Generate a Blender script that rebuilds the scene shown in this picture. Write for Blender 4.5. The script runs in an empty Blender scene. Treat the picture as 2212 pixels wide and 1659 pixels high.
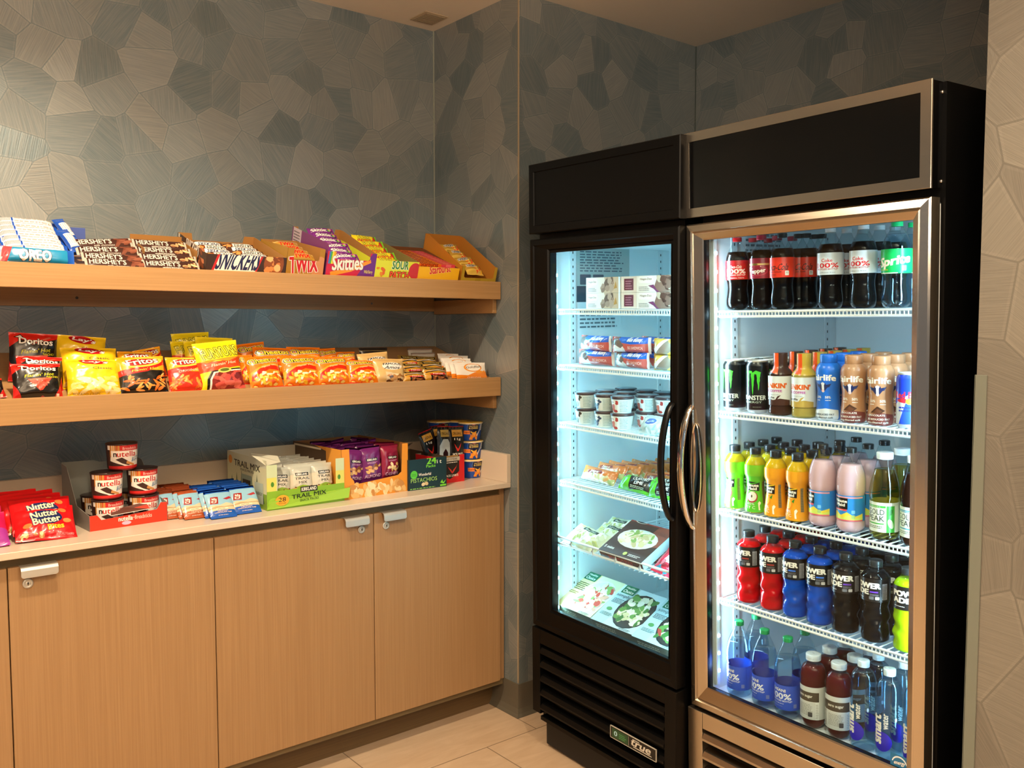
import bpy, math, random
from mathutils import Matrix, Vector, noise
from mathutils.geometry import tessellate_polygon

# ------------------------------------------------------------------ camera, world, lights, exposure
SC = bpy.context.scene
COL = SC.collection
CAMF, CAMP, YAW, PITCH = 1915.93, Vector((-2.1448, -3.1768, 1.5133)), -0.6801, -0.0633
IW, IH = 2212.0, 1659.0
FW = Vector((math.sin(-YAW) * math.cos(PITCH), math.cos(YAW) * math.cos(PITCH), math.sin(PITCH)))
RT = FW.cross(Vector((0, 0, 1))).normalized()
UP = RT.cross(FW)
cam_data = bpy.data.cameras.new('camera')
cam_data.sensor_width = 36.0
cam_data.lens = CAMF / IW * 36.0
cam_data.clip_start = 0.05
cam = bpy.data.objects.new('camera', cam_data)
COL.objects.link(cam)
cam.matrix_world = Matrix((
    (RT.x, UP.x, -FW.x, CAMP.x), (RT.y, UP.y, -FW.y, CAMP.y), (RT.z, UP.z, -FW.z, CAMP.z), (0, 0, 0, 1)))
SC.camera = cam
SC.view_settings.view_transform = 'Standard'
SC.view_settings.look = 'None'
SC.view_settings.gamma = 1
SC.view_settings.use_curve_mapping = False
SC.view_settings.exposure = 0.0
SC.cycles.transparent_max_bounces = 24
SC.cycles.max_bounces = 10
SC.cycles.caustics_refractive = False
SC.cycles.caustics_reflective = False

world = bpy.data.worlds.new('world')
SC.world = world
world.use_nodes = True
world.node_tree.nodes['Background'].inputs[0].default_value = (0.88, 0.92, 1.0, 1)
world.node_tree.nodes['Background'].inputs[1].default_value = 0.22


def light(name, kind, loc, target, power, color, size=0.1, size_y=None, spot=None, blend=0.5):
    d = bpy.data.lights.new(name, kind)
    d.energy = power
    d.color = color
    if kind == 'AREA':
        d.size = size
        if size_y:
            d.shape = 'RECTANGLE'
            d.size_y = size_y
        if spot:
            d.spread = spot
    else:
        d.shadow_soft_size = size
    if kind == 'SPOT':
        d.spot_size = spot
        d.spot_blend = blend
    o = bpy.data.objects.new(name, d)
    COL.objects.link(o)
    v = (Vector(target) - Vector(loc)).normalized()
    o.matrix_world = Matrix.Translation(loc) @ v.to_track_quat('-Z', 'Y').to_matrix().to_4x4()
    return o


WARM = (1.0, 0.79, 0.55)
CEIL = 2.7576
light('downlight_lamp', 'SPOT', (-1.62, -1.28, 2.72), (-1.55, -1.0, 0), 150, WARM, 0.035, spot=2.5, blend=0.7)
light('downlight_lamp', 'SPOT', (-1.30, -2.7, 2.72), (-1.2, -2.5, 0), 95, WARM, 0.04, spot=2.6, blend=0.7)
light('downlight_lamp', 'SPOT', (-3.1, -1.3, 2.72), (-3.0, -1.1, 0), 60, WARM, 0.04, spot=2.6, blend=0.7)
light('downlight_lamp', 'SPOT', (-3.1, -3.0, 2.72), (-3.0, -2.8, 0), 60, WARM, 0.04, spot=2.6, blend=0.7)
light('ceiling_fill', 'AREA', (-2.4, -4.3, 1.9), (-2.3, -4.2, 2.7), 250, (1.0, 0.80, 0.60), 2.0, 1.0)  # unseen fill added behind the camera, aimed up to brighten the ceiling

# ------------------------------------------------------------------ pixel helpers (camera rays onto real planes)


def ray(px, py):
    return FW + RT * ((px - IW / 2) / CAMF) - UP * ((py - IH / 2) / CAMF)


def hit(px, py, axis, val):
    r = ray(px, py)
    return CAMP + r * ((val - CAMP[axis]) / r[axis])


def body(o, yaw, lean, roll):
    R = Matrix.Rotation(yaw, 4, 'Z') @ Matrix.Rotation(lean, 4, 'Y') @ Matrix.Rotation(roll, 4, 'X')
    return Matrix.Translation(o) @ R


M1 = body((-.1318, -.8096, 0), -.0392, -.0276, .0194)     # freezer frame: x into it, -y to its right, z up
M2 = body((-.1115, -1.5101, 0), -.0402, -.0388, .0044)    # refrigerator frame


def hitb(M, px, py, axis, val):
    I = M.inverted()
    c = I @ CAMP
    r = I.to_3x3() @ ray(px, py)
    p = c + r * ((val - c[axis]) / r[axis])
    return Vector((p.x, -p.y, p.z))


# ------------------------------------------------------------------ mesh builder


def lin(h):
    if isinstance(h, str):
        h = h.lstrip('#')
        c = [int(h[i:i + 2], 16) / 255 for i in (0, 2, 4)]
        return tuple((x / 12.92 if x <= 0.04045 else ((x + 0.055) / 1.055) ** 2.4) for x in c) + (1.0,)
    return h


class MB:
    def __init__(s):
        s.v, s.f, s.c, s.m, s.s = [], [], [], [], []

    def add(s, vs, fs, col='#808080', mat=0, smooth=False):
        o = len(s.v)
        s.v.extend([tuple(p) for p in vs])
        c = lin(col) if not isinstance(col, list) else None
        for i, f in enumerate(fs):
            s.f.append(tuple(o + k for k in f))
            s.c.append(c if c else lin(col[i]))
            s.m.append(mat)
            s.s.append(smooth)
        return s

    def box(s, x0, x1, y0, y1, z0, z1, col='#808080', mat=0, M=None, b=0.0):
        x0, x1 = min(x0, x1), max(x0, x1)
        y0, y1 = min(y0, y1), max(y0, y1)
        z0, z1 = min(z0, z1), max(z0, z1)
        if b > 0:
            b = min(b, (x1 - x0) * .45, (y1 - y0) * .45, (z1 - z0) * .45)
            vs = []
            for X, sx in ((x0, 1), (x1, -1)):
                for Y, sy in ((y0, 1), (y1, -1)):
                    for Z, sz in ((z0, 1), (z1, -1)):
                        vs += [(X, Y + sy * b, Z + sz * b), (X + sx * b, Y, Z + sz * b), (X + sx * b, Y + sy * b, Z)]
            def i(a, c, d, k): return ((a * 2 + c) * 2 + d) * 3 + k
            fs = [(i(0,0,0,0), i(0,0,1,0), i(0,1,1,0), i(0,1,0,0)), (i(1,0,0,0), i(1,1,0,0), i(1,1,1,0), i(1,0,1,0)),
                  (i(0,0,0,1), i(1,0,0,1), i(1,0,1,1), i(0,0,1,1)), (i(0,1,0,1), i(0,1,1,1), i(1,1,1,1), i(1,1,0,1)),
                  (i(0,0,0,2), i(0,1,0,2), i(1,1,0,2), i(1,0,0,2)), (i(0,0,1,2), i(1,0,1,2), i(1,1,1,2), i(0,1,1,2))]
            for a in (0, 1):
                for c in (0, 1):
                    fs.append((i(a,c,0,0), i(a,c,1,0), i(a,c,1,1), i(a,c,0,1)))
                    fs.append((i(a,0,c,0), i(a,1,c,0), i(a,1,c,2), i(a,0,c,2)))
                    fs.append((i(0,a,c,1), i(1,a,c,1), i(1,a,c,2), i(0,a,c,2)))
                    for d in (0, 1):
                        fs.append((i(a,c,d,0), i(a,c,d,1), i(a,c,d,2)))
        else:
            vs = [(x, y, z) for x in (x0, x1) for y in (y0, y1) for z in (z0, z1)]
            fs = [(0, 1, 3, 2), (4, 6, 7, 5), (0, 4, 5, 1), (2, 3, 7, 6), (0, 2, 6, 4), (1, 5, 7, 3)]
        if M is not None:
            vs = [M @ Vector(p) for p in vs]
        return s.add(vs, fs, col, mat)

    def lathe(s, prof, n=28, col='#808080', mat=0, M=None, cap0=True, cap1=True, smooth=True, sq=None):
        vs = []
        for r, z in prof:
            for k in range(n):
                a = 2 * math.pi * k / n
                rr = r if sq is None else r * sq(a, z)
                vs.append((rr * math.cos(a), rr * math.sin(a), z))
        fs, cs = [], []
        for j in range(len(prof) - 1):
            for k in range(n):
                fs.append((j * n + k, j * n + (k + 1) % n, (j + 1) * n + (k + 1) % n, (j + 1) * n + k))
                cs.append(col[j] if isinstance(col, list) else col)
        if cap0:
            fs.append(tuple(range(n))[::-1]); cs.append(cs[0])
        if cap1:
            fs.append(tuple((len(prof) - 1) * n + k for k in range(n))); cs.append(cs[-1 if not cap0 else -2])
        if M is not None:
            vs = [M @ Vector(p) for p in vs]
        return s.add(vs, fs, cs, mat, smooth)

    def tube(s, pts, r, col='#808080', n=8, mat=0, r2=None, closed=False, up=(0, 0, 1)):
        pts = [Vector(p) for p in pts]
        r2 = r2 or r
        vs, fs = [], []
        N = len(pts)
        for i, p in enumerate(pts):
            a, b = pts[max(0, i - 1)], pts[min(N - 1, i + 1)]
            if closed:
                a, b = pts[i - 1], pts[(i + 1) % N]
            t = (b - a).normalized()
            u = Vector(up)
            if abs(t.dot(u)) > .95:
                u = Vector((1, 0, 0))
            e1 = t.cross(u).normalized(); e2 = e1.cross(t)
            for k in range(n):
                q = 2 * math.pi * (k + .5) / n
                vs.append(p + e1 * (r * math.cos(q)) + e2 * (r2 * math.sin(q)))
        for i in range(N if closed else N - 1):
            for k in range(n):
                j = (i + 1) % N
                fs.append((i * n + k, i * n + (k + 1) % n, j * n + (k + 1) % n, j * n + k))
        if not closed:
            fs.append(tuple(range(n))); fs.append(tuple((N - 1) * n + k for k in range(n))[::-1])
        return s.add(vs, fs, col, mat, n > 5)

    def rings(s, loops, col, mat=0, close=False):
        """loops: lists of 4 points; consecutive loops are bridged"""
        vs = [p for l in loops for p in l]
        fs, cs = [], []
        n = len(loops[0])
        for j in range(len(loops) - 1):
            for k in range(n):
                fs.append((j * n + k, j * n + (k + 1) % n, (j + 1) * n + (k + 1) % n, (j + 1) * n + k))
                cs.append(col[j] if isinstance(col, list) else col)
        if close:
            fs.append(tuple((len(loops) - 1) * n + k for k in range(n))); cs.append(cs[-1])
        return s.add(vs, fs, cs, mat)

    def build(s, name, mats, parent=None, M=None):
        me = bpy.data.meshes.new(name)
        me.from_pydata(s.v, [], s.f)
        at = me.color_attributes.new('Col', 'FLOAT_COLOR', 'CORNER')
        buf = []
        for f, c in zip(s.f, s.c):
            buf.extend(c * len(f))
        at.data.foreach_set('color', buf)
        me.polygons.foreach_set('material_index', s.m)
        me.polygons.foreach_set('use_smooth', s.s)
        for m in (mats if isinstance(mats, (list, tuple)) else [mats]):
            me.materials.append(m)
        me.update()
        o = bpy.data.objects.new(name, me)
        COL.objects.link(o)
        if parent is not None:
            o.parent = parent
        if M is not None:
            o.matrix_local = M
        return o


def root(name, label, cat, M=None, group=None):
    o = bpy.data.objects.new(name, None)
    o.empty_display_size = .02
    COL.objects.link(o)
    if M is not None:
        o.matrix_world = M
    return tag(o, label, cat, group)


def tag(o, label, cat, group=None, kind=None):
    o['label'] = label
    if cat:
        o['category'] = cat
    if group:
        o['group'] = group
    if kind:
        o['kind'] = kind
    return o


def struct(o, label=None):
    o['kind'] = 'structure'
    if label:
        o['label'] = label
    return o


def dup(r, M, label, group=None):
    c = r.copy(); COL.objects.link(c); c.matrix_world = M; c['label'] = label
    if group:
        c['group'] = group
    for ch in r.children:
        d = ch.copy(); COL.objects.link(d); d.parent = c; d.matrix_local = ch.matrix_local.copy()
        for g in ch.children:
            e = g.copy(); COL.objects.link(e); e.parent = d; e.matrix_local = g.matrix_local.copy()
    return c


# ------------------------------------------------------------------ materials


def newmat(name):
    m = bpy.data.materials.new(name)
    m.use_nodes = True
    nt = m.node_tree
    return m, nt, nt.nodes, nt.links, nt.nodes['Principled BSDF']


def simple(name, col=None, rough=.5, metal=0.0, coat=0.0, spec=.5, noise_amt=0.06, nscale=60, bump=0.0, trans=0.0):
    m, nt, N, L, B = newmat(name)
    B.inputs['Roughness'].default_value = rough
    B.inputs['Metallic'].default_value = metal
    B.inputs['Coat Weight'].default_value = coat
    B.inputs['Coat Roughness'].default_value = .08
    B.inputs['Specular IOR Level'].default_value = spec
    B.inputs['Transmission Weight'].default_value = trans
    nz = N.new('ShaderNodeTexNoise'); nz.inputs['Scale'].default_value = nscale
    tc = N.new('ShaderNodeTexCoord'); L.new(tc.outputs['Object'], nz.inputs['Vector'])
    mx = N.new('ShaderNodeMix'); mx.data_type = 'RGBA'; mx.blend_type = 'MULTIPLY'
    mx.inputs[0].default_value = noise_amt
    L.new(nz.outputs['Color'], mx.inputs[7])
    if col is None:
        a = N.new('ShaderNodeAttribute'); a.attribute_name = 'Col'
        L.new(a.outputs['Color'], mx.inputs[6])
    else:
        mx.inputs[6].default_value = lin(col)
    L.new(mx.outputs[2], B.inputs['Base Color'])
    if bump:
        bp = N.new('ShaderNodeBump'); bp.inputs['Strength'].default_value = bump
        bp.inputs['Distance'].default_value = .002
        L.new(nz.outputs['Fac'], bp.inputs['Height']); L.new(bp.outputs['Normal'], B.inputs['Normal'])
    return m


M_CARTON = simple('printed_carton', rough=.48, noise_amt=.03)
M_FILM = simple('printed_film', rough=.27, noise_amt=.03, coat=.35)
M_PLASTIC = simple('moulded_plastic', rough=.32, noise_amt=.02)
M_LABEL = simple('bottle_label', rough=.3, noise_amt=.02)
M_JUICE = simple('filled_bottle', rough=.14, noise_amt=.0, coat=.0, spec=.06)
M_WHITE = simple('white_enamel', '#e9eef0', rough=.35, noise_amt=.02)
M_BLACK = simple('black_enamel', '#050505', rough=.42, noise_amt=.05, spec=.16)
M_BLACKGLOSS = simple('black_gloss', '#060606', rough=.13, noise_amt=.0)
M_ALU = simple('satin_aluminium', '#c9c5bb', rough=.42, metal=.55, noise_amt=.03)
M_CHROME = simple('chrome', '#e4e0d8', rough=.07, metal=1.0, noise_amt=.0)
M_RUBBER = simple('cove_rubber', '#5f584a', rough=.55, noise_amt=.1)
M_GUARD = simple('corner_guard', '#747a70', rough=.5, noise_amt=.04)
M_PLASTER = simple('ceiling_paint', '#e0d6c6', rough=.9, noise_amt=.05, nscale=30, bump=.05)
M_QUARTZ = simple('quartz', '#d9c9b4', rough=.28, noise_amt=.12, nscale=350)
M_DARKWOOD = simple('dark_recess', '#7a6a4a', rough=.6)


def steel():
    m, nt, N, L, B = newmat('brushed_steel')
    B.inputs['Metallic'].default_value = 1.0
    B.inputs['Base Color'].default_value = lin('#c6bbaa')
    B.inputs['Roughness'].default_value = .24
    B.inputs['Anisotropic'].default_value = .6
    tc = N.new('ShaderNodeTexCoord'); mp = N.new('ShaderNodeMapping')
    mp.inputs['Scale'].default_value = (90, 3, 90)
    nz = N.new('ShaderNodeTexNoise'); nz.inputs['Scale'].default_value = 4
    L.new(tc.outputs['Object'], mp.inputs['Vector']); L.new(mp.outputs[0], nz.inputs['Vector'])
    mr = N.new('ShaderNodeMapRange'); mr.inputs[3].default_value = .21; mr.inputs[4].default_value = .27
    L.new(nz.outputs['Fac'], mr.inputs[0]); L.new(mr.outputs[0], B.inputs['Roughness'])
    return m


M_STEEL = steel()


def wood(name, vertical, c1, c2, rough=.45):
    m, nt, N, L, B = newmat(name)
    tc = N.new('ShaderNodeTexCoord'); mp = N.new('ShaderNodeMapping')
    mp.inputs['Scale'].default_value = (260, 260, 3.0) if vertical else (3.0, 260, 260)
    L.new(tc.outputs['Object'], mp.inputs['Vector'])
    n1 = N.new('ShaderNodeTexNoise'); n1.inputs['Scale'].default_value = 1.0; n1.inputs['Detail'].default_value = 5
    n1.inputs['Distortion'].default_value = .15
    L.new(mp.outputs[0], n1.inputs['Vector'])
    mp2 = N.new('ShaderNodeMapping')
    mp2.inputs['Scale'].default_value = (25, 25, .5) if vertical else (.6, 14, 14)
    L.new(tc.outputs['Object'], mp2.inputs['Vector'])
    n2 = N.new('ShaderNodeTexNoise'); n2.inputs['Scale'].default_value = 1.0
    L.new(mp2.outputs[0], n2.inputs['Vector'])
    ad = N.new('ShaderNodeMath'); ad.operation = 'MULTIPLY_ADD'
    L.new(n2.outputs['Fac'], ad.inputs[0]); ad.inputs[1].default_value = .1
    L.new(n1.outputs['Fac'], ad.inputs[2])
    cr = N.new('ShaderNodeValToRGB')
    cr.color_ramp.elements[0].position = .4; cr.color_ramp.elements[0].color = lin(c1)
    cr.color_ramp.elements[1].position = .8; cr.color_ramp.elements[1].color = lin(c2)
    L.new(ad.outputs[0], cr.inputs[0]); L.new(cr.outputs[0], B.inputs['Base Color'])
    B.inputs['Roughness'].default_value = rough
    bp = N.new('ShaderNodeBump'); bp.inputs['Strength'].default_value = .12; bp.inputs['Distance'].default_value = .001
    L.new(n1.outputs['Fac'], bp.inputs['Height']); L.new(bp.outputs['Normal'], B.inputs['Normal'])
    return m


M_WOODSHADE = wood('oak_laminate_shaded', False, '#5f4a30', '#6f5838')  # same oak, colour darkened for the shade under the cabinet overhang
M_WOODV = wood('oak_laminate_vertical', True, '#a07c55', '#ad8960')
M_WOODH = wood('oak_laminate_horizontal', False, '#a67f50', '#b68d5d')


def wallpaper(name, c_dark, c_light, c_sheen, rough0=.36, rough1=.62, cell=7.2, aniso=.0, bump=.35, metal=.35, seed=0.0, fine=330.0):
    """patchwork of polygon cells, each combed with fine lines in its own direction"""
    m, nt, N, L, B = newmat(name)
    def math_(op, a=None, b=None, c=None):
        n = N.new('ShaderNodeMath'); n.operation = op
        for i, x in enumerate((a, b, c)):
            if x is None:
                continue
            if isinstance(x, (int, float)):
                n.inputs[i].default_value = x
            else:
                L.new(x, n.inputs[i])
        return n.outputs[0]
    tc = N.new('ShaderNodeTexCoord'); sp = N.new('ShaderNodeSeparateXYZ'); L.new(tc.outputs['Object'], sp.inputs[0])
    h = math_('SUBTRACT', sp.outputs[0], sp.outputs[1])
    h = math_('ADD', h, seed)
    cb = N.new('ShaderNodeCombineXYZ'); L.new(h, cb.inputs[0]); L.new(sp.outputs[2], cb.inputs[1])
    vo = N.new('ShaderNodeTexVoronoi'); vo.voronoi_dimensions = '2D'; vo.inputs['Scale'].default_value = cell
    vo.inputs['Randomness'].default_value = .95
    L.new(cb.outputs[0], vo.inputs['Vector'])
    sc = N.new('ShaderNodeSeparateColor'); L.new(vo.outputs['Color'], sc.inputs[0])
    ve = N.new('ShaderNodeTexVoronoi'); ve.voronoi_dimensions = '2D'; ve.feature = 'DISTANCE_TO_EDGE'
    ve.inputs['Scale'].default_value = cell; ve.inputs['Randomness'].default_value = .95
    L.new(cb.outputs[0], ve.inputs['Vector'])
    ang = math_('MULTIPLY', sc.outputs[0], 3.14159)
    ca, sa = math_('COSINE', ang), math_('SINE', ang)
    t = math_('ADD', math_('MULTIPLY', h, ca), math_('MULTIPLY', sp.outputs[2], sa))
    t2 = math_('SUBTRACT', math_('MULTIPLY', sp.outputs[2], ca), math_('MULTIPLY', h, sa))
    cb2 = N.new('ShaderNodeCombineXYZ')
    L.new(math_('MULTIPLY', t, fine), cb2.inputs[0]); L.new(math_('MULTIPLY', t2, 10.0), cb2.inputs[1])
    L.new(math_('MULTIPLY', sc.outputs[1], 30.0), cb2.inputs[2])
    nz = N.new('ShaderNodeTexNoise'); nz.inputs['Scale'].default_value = 1.0; nz.inputs['Detail'].default_value = 2
    L.new(cb2.outputs[0], nz.inputs['Vector'])
    edge = math_('LESS_THAN', ve.outputs['Distance'], .012)
    ln = N.new('ShaderNodeMapRange'); ln.inputs[1].default_value = .35; ln.inputs[2].default_value = .65
    L.new(nz.outputs['Fac'], ln.inputs[0])
    mx = N.new('ShaderNodeMix'); mx.data_type = 'RGBA'
    mx.inputs[6].default_value = lin(c_dark); mx.inputs[7].default_value = lin(c_light)
    f = math_('ADD', math_('MULTIPLY', sc.outputs[2], .55), math_('MULTIPLY', ln.outputs[0], .28))
    band = math_('LESS_THAN', ve.outputs['Distance'], .045)
    f = math_('ADD', f, math_('MULTIPLY', band, .14))
    f = math_('MULTIPLY', f, math_('SUBTRACT', 1.0, math_('MULTIPLY', edge, .75)))
    L.new(f, mx.inputs[0]); L.new(mx.outputs[2], B.inputs['Base Color'])
    B.inputs['Metallic'].default_value = metal
    mr = N.new('ShaderNodeMapRange'); mr.inputs[3].default_value = rough0; mr.inputs[4].default_value = rough1
    L.new(sc.outputs[1], mr.inputs[0]); L.new(mr.outputs[0], B.inputs['Roughness'])
    # each patch is pressed at a slightly different slope, its lines are a fine relief
    hgt = math_('ADD', math_('MULTIPLY', ln.outputs[0], .0004), math_('MULTIPLY', edge, -.0008))
    slope = math_('MULTIPLY', t, math_('MULTIPLY', math_('SUBTRACT', sc.outputs[2], .5), .16))
    hgt = math_('ADD', hgt, slope)
    bp = N.new('ShaderNodeBump'); bp.inputs['Strength'].default_value = bump; bp.inputs['Distance'].default_value = 1.0
    L.new(hgt, bp.inputs['Height']); L.new(bp.outputs['Normal'], B.inputs['Normal'])
    return m


M_WALL = wallpaper('patchwork_wallpaper_slate', '#6d7d82', '#a6a6a0', None, rough0=.33, rough1=.54, metal=.42, cell=8.2)
M_WALLR = wallpaper('patchwork_wallpaper_taupe', '#68645c', '#8d897e', None, fine=620.0, rough0=.5, rough1=.7, cell=5.5, metal=.1, seed=3.0)


def floor_tiles():
    m, nt, N, L, B = newmat('porcelain_tiles')
    def math_(op, a=None, b=None, c=None):
        n = N.new('ShaderNodeMath'); n.operation = op
        for i, x in enumerate((a, b, c)):
            if x is None:
                continue
            if isinstance(x, (int, float)):
                n.inputs[i].default_value = x
            else:
                L.new(x, n.inputs[i])
        return n.outputs[0]
    tc = N.new('ShaderNodeTexCoord'); sp = N.new('ShaderNodeSeparateXYZ'); L.new(tc.outputs['Object'], sp.inputs[0])
    v = math_('DIVIDE', math_('ADD', sp.outputs[1], .696), .34)
    r = math_('FLOOR', v)
    u = math_('DIVIDE', math_('SUBTRACT', math_('ADD', sp.outputs[0], .02), math_('MULTIPLY', r, .235)), .66)
    fu, fv = math_('FRACT', u), math_('FRACT', v)
    du = math_('MULTIPLY', math_('MINIMUM', fu, math_('SUBTRACT', 1.0, fu)), .66)
    dv = math_('MULTIPLY', math_('MINIMUM', fv, math_('SUBTRACT', 1.0, fv)), .34)
    g = math_('LESS_THAN', math_('MINIMUM', du, dv), .0018)
    mp = N.new('ShaderNodeMapping'); mp.inputs['Scale'].default_value = (3, 12, 1)
    L.new(tc.outputs['Object'], mp.inputs['Vector'])
    nz = N.new('ShaderNodeTexNoise'); nz.inputs['Scale'].default_value = 1.6; nz.inputs['Detail'].default_value = 6
    nz.inputs['Distortion'].default_value = 1.2
    L.new(mp.outputs[0], nz.inputs['Vector'])
    cr = N.new('ShaderNodeValToRGB')
    cr.color_ramp.elements[0].position = .3; cr.color_ramp.elements[0].color = lin('#bfa486')
    cr.color_ramp.elements[1].position = .7; cr.color_ramp.elements[1].color = lin('#cdb497')
    L.new(nz.outputs['Fac'], cr.inputs[0])
    mx = N.new('ShaderNodeMix'); mx.data_type = 'RGBA'; mx.inputs[7].default_value = lin('#7d6a52')
    L.new(g, mx.inputs[0]); L.new(cr.outputs[0], mx.inputs[6]); L.new(mx.outputs[2], B.inputs['Base Color'])
    B.inputs['Roughness'].default_value = .42
    bp = N.new('ShaderNodeBump'); bp.inputs['Strength'].default_value = .5; bp.inputs['Distance'].default_value = .001
    bp.invert = True
    L.new(g, bp.inputs['Height']); L.new(bp.outputs['Normal'], B.inputs['Normal'])
    return m


M_FLOOR = floor_tiles()


def clear(name, tint='#f4fbff', rough=0.02, ior=1.45, boost=0.0, bump=0.0):
    """thin clear sheet: see-through with mirror reflections that strengthen at grazing angles"""
    m, nt, N, L, B = newmat(name)
    N.remove(B)
    out = N['Material Output']
    tr = N.new('ShaderNodeBsdfTransparent'); tr.inputs[0].default_value = lin(tint)
    gl = N.new('ShaderNodeBsdfGlossy'); gl.inputs['Roughness'].default_value = rough
    if bump:
        tc = N.new('ShaderNodeTexCoord'); nz = N.new('ShaderNodeTexNoise'); nz.inputs['Scale'].default_value = 260
        nz.inputs['Detail'].default_value = 1
        bp = N.new('ShaderNodeBump'); bp.inputs['Strength'].default_value = bump; bp.inputs['Distance'].default_value = .0012
        L.new(tc.outputs['Object'], nz.inputs['Vector']); L.new(nz.outputs['Fac'], bp.inputs['Height']); L.new(bp.outputs['Normal'], gl.inputs['Normal'])
    f0 = ((ior - 1) / (ior + 1)) ** 2 + boost
    lw = N.new('ShaderNodeLayerWeight'); lw.inputs[0].default_value = .5
    pw = N.new('ShaderNodeMath'); pw.operation = 'POWER'; pw.inputs[1].default_value = 5
    L.new(lw.outputs['Facing'], pw.inputs[0])
    mx = N.new('ShaderNodeMixShader')
    ad = N.new('ShaderNodeMath'); ad.operation = 'MULTIPLY_ADD'; ad.inputs[1].default_value = 1 - f0; ad.inputs[2].default_value = f0; ad.use_clamp = True
    L.new(pw.outputs[0], ad.inputs[0])
    L.new(ad.outputs[0], mx.inputs[0]); L.new(tr.outputs[0], mx.inputs[1]); L.new(gl.outputs[0], mx.inputs[2])
    L.new(mx.outputs[0], out.inputs[0])
    return m


M_GLASS = clear('door_glass', '#f4fcfe', 0.0, 1.26)
M_CLEAR = clear('clear_plastic', '#e6f0f2', 0.05, 1.5, .03)


def emis(name, col, strength):
    m, nt, N, L, B = newmat(name)
    B.inputs['Emission Color'].default_value = lin(col)
    B.inputs['Emission Strength'].default_value = strength
    B.inputs['Base Color'].default_value = (.8, .8, .8, 1)
    return m


# ------------------------------------------------------------------ room shell
def slab(name, x0, x1, y0, y1, z0, z1, mat):
    m = MB(); m.box(x0, x1, y0, y1, z0, z1)
    return struct(m.build(name, mat))


D = .5649; X4 = 1.0174
slab('floor', -5.5, 1.15, -6.5, .12, -.1, 0, M_FLOOR)
slab('ceiling', -5.5, 1.15, -6.5, .12, CEIL, CEIL + .1, M_PLASTER)
slab('wall_back', -5.5, 0.0, 0, .12, 0, CEIL, M_WALL)
m = MB(); m.box(0, X4, -D, .12, 0, CEIL); struct(m.build('wall_corner', M_WALL))
slab('wall_alcove', X4, X4 + .13, -2.6, .12, 0, CEIL, M_WALL)
slab('wall_right', -.12, X4 + .13, -6.5, -2.303, 0, CEIL, M_WALLR)
# pale corner beads
m = MB(); m.box(-.003, .0015, -D - .002, -D + .0025, .13, CEIL, '#a8977c'); struct(m.build('trim_1', M_PLASTIC), 'pale bead on the outer wall corner')
m = MB(); m.box(-.004, 0.0, -.004, 0, 1.0, CEIL, '#9aa093'); struct(m.build('trim_2', M_PLASTIC), 'sealed joint in the inner wall corner')
m = MB(); m.box(X4 - .003, X4, -D - .003, -D, 0, CEIL, '#4f5a54'); struct(m.build('trim_3', M_PLASTIC), 'joint in the alcove corner')
# corner guard on the right wall
m = MB(); m.box(-.1235, -.12, -2.326, -2.300, 0, 1.41, b=.001); m.box(-.1235, -.09, -2.303, -2.2995, 0, 1.41, b=.001)
struct(m.build('trim_4', M_GUARD), 'grey green corner guard on the right wall edge')
# cove baseboard round the outer corner


def cove(x, side):
    return None


m = MB()
prof = [(.003, .125), (.004, .06), (.007, .03), (.014, .012), (.022, .003), (.023, 0)]
A = [(-p, -.4046, z) for p, z in prof]; Bc = [(-p, -D - p, z) for p, z in prof]; Cc = [(.3, -D - p, z) for p, z in prof]
m.add(A + Bc + Cc, [(i, i + 6, i + 7, i + 1) for i in range(5)] + [(i + 6, i + 12, i + 13, i + 7) for i in range(5)], smooth=False)
m.add([(0, -.4046, .125), (0, -D, .125), (.3, -D, .125)] + [A[0], Bc[0], Cc[0]], [(0, 1, 4, 3), (1, 2, 5, 4)])
struct(m.build('baseboard_corner', M_RUBBER))
# ceiling access vent
m = MB(); c = Vector((-.108, -.128, CEIL)); 
vr = root('ceiling_vent', 'small square flush vent in the ceiling near the inner corner', 'vent', Matrix.Translation((-.108, -.128, CEIL)))
m.box(-.055, .055, -.06, .06, -.004, 0, '#b7a489', b=.001); m.build('vent_frame', M_CARTON, vr)
m = MB(); m.box(-.045, .045, -.05, .05, -.006, -.004, '#a8967c')
for i in range(7):
    m.box(-.04, .04, -.045 + i * .0135, -.040 + i * .0135, -.0075, -.006, '#9a896f')
m.build('vent_grille', M_CARTON, vr)

# ------------------------------------------------------------------ base cabinets
CT = .914; CD = .5189; DF = -(CD - .028); DT = .8646; DB = .1254; DW = .5641; XR = -.03


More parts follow.
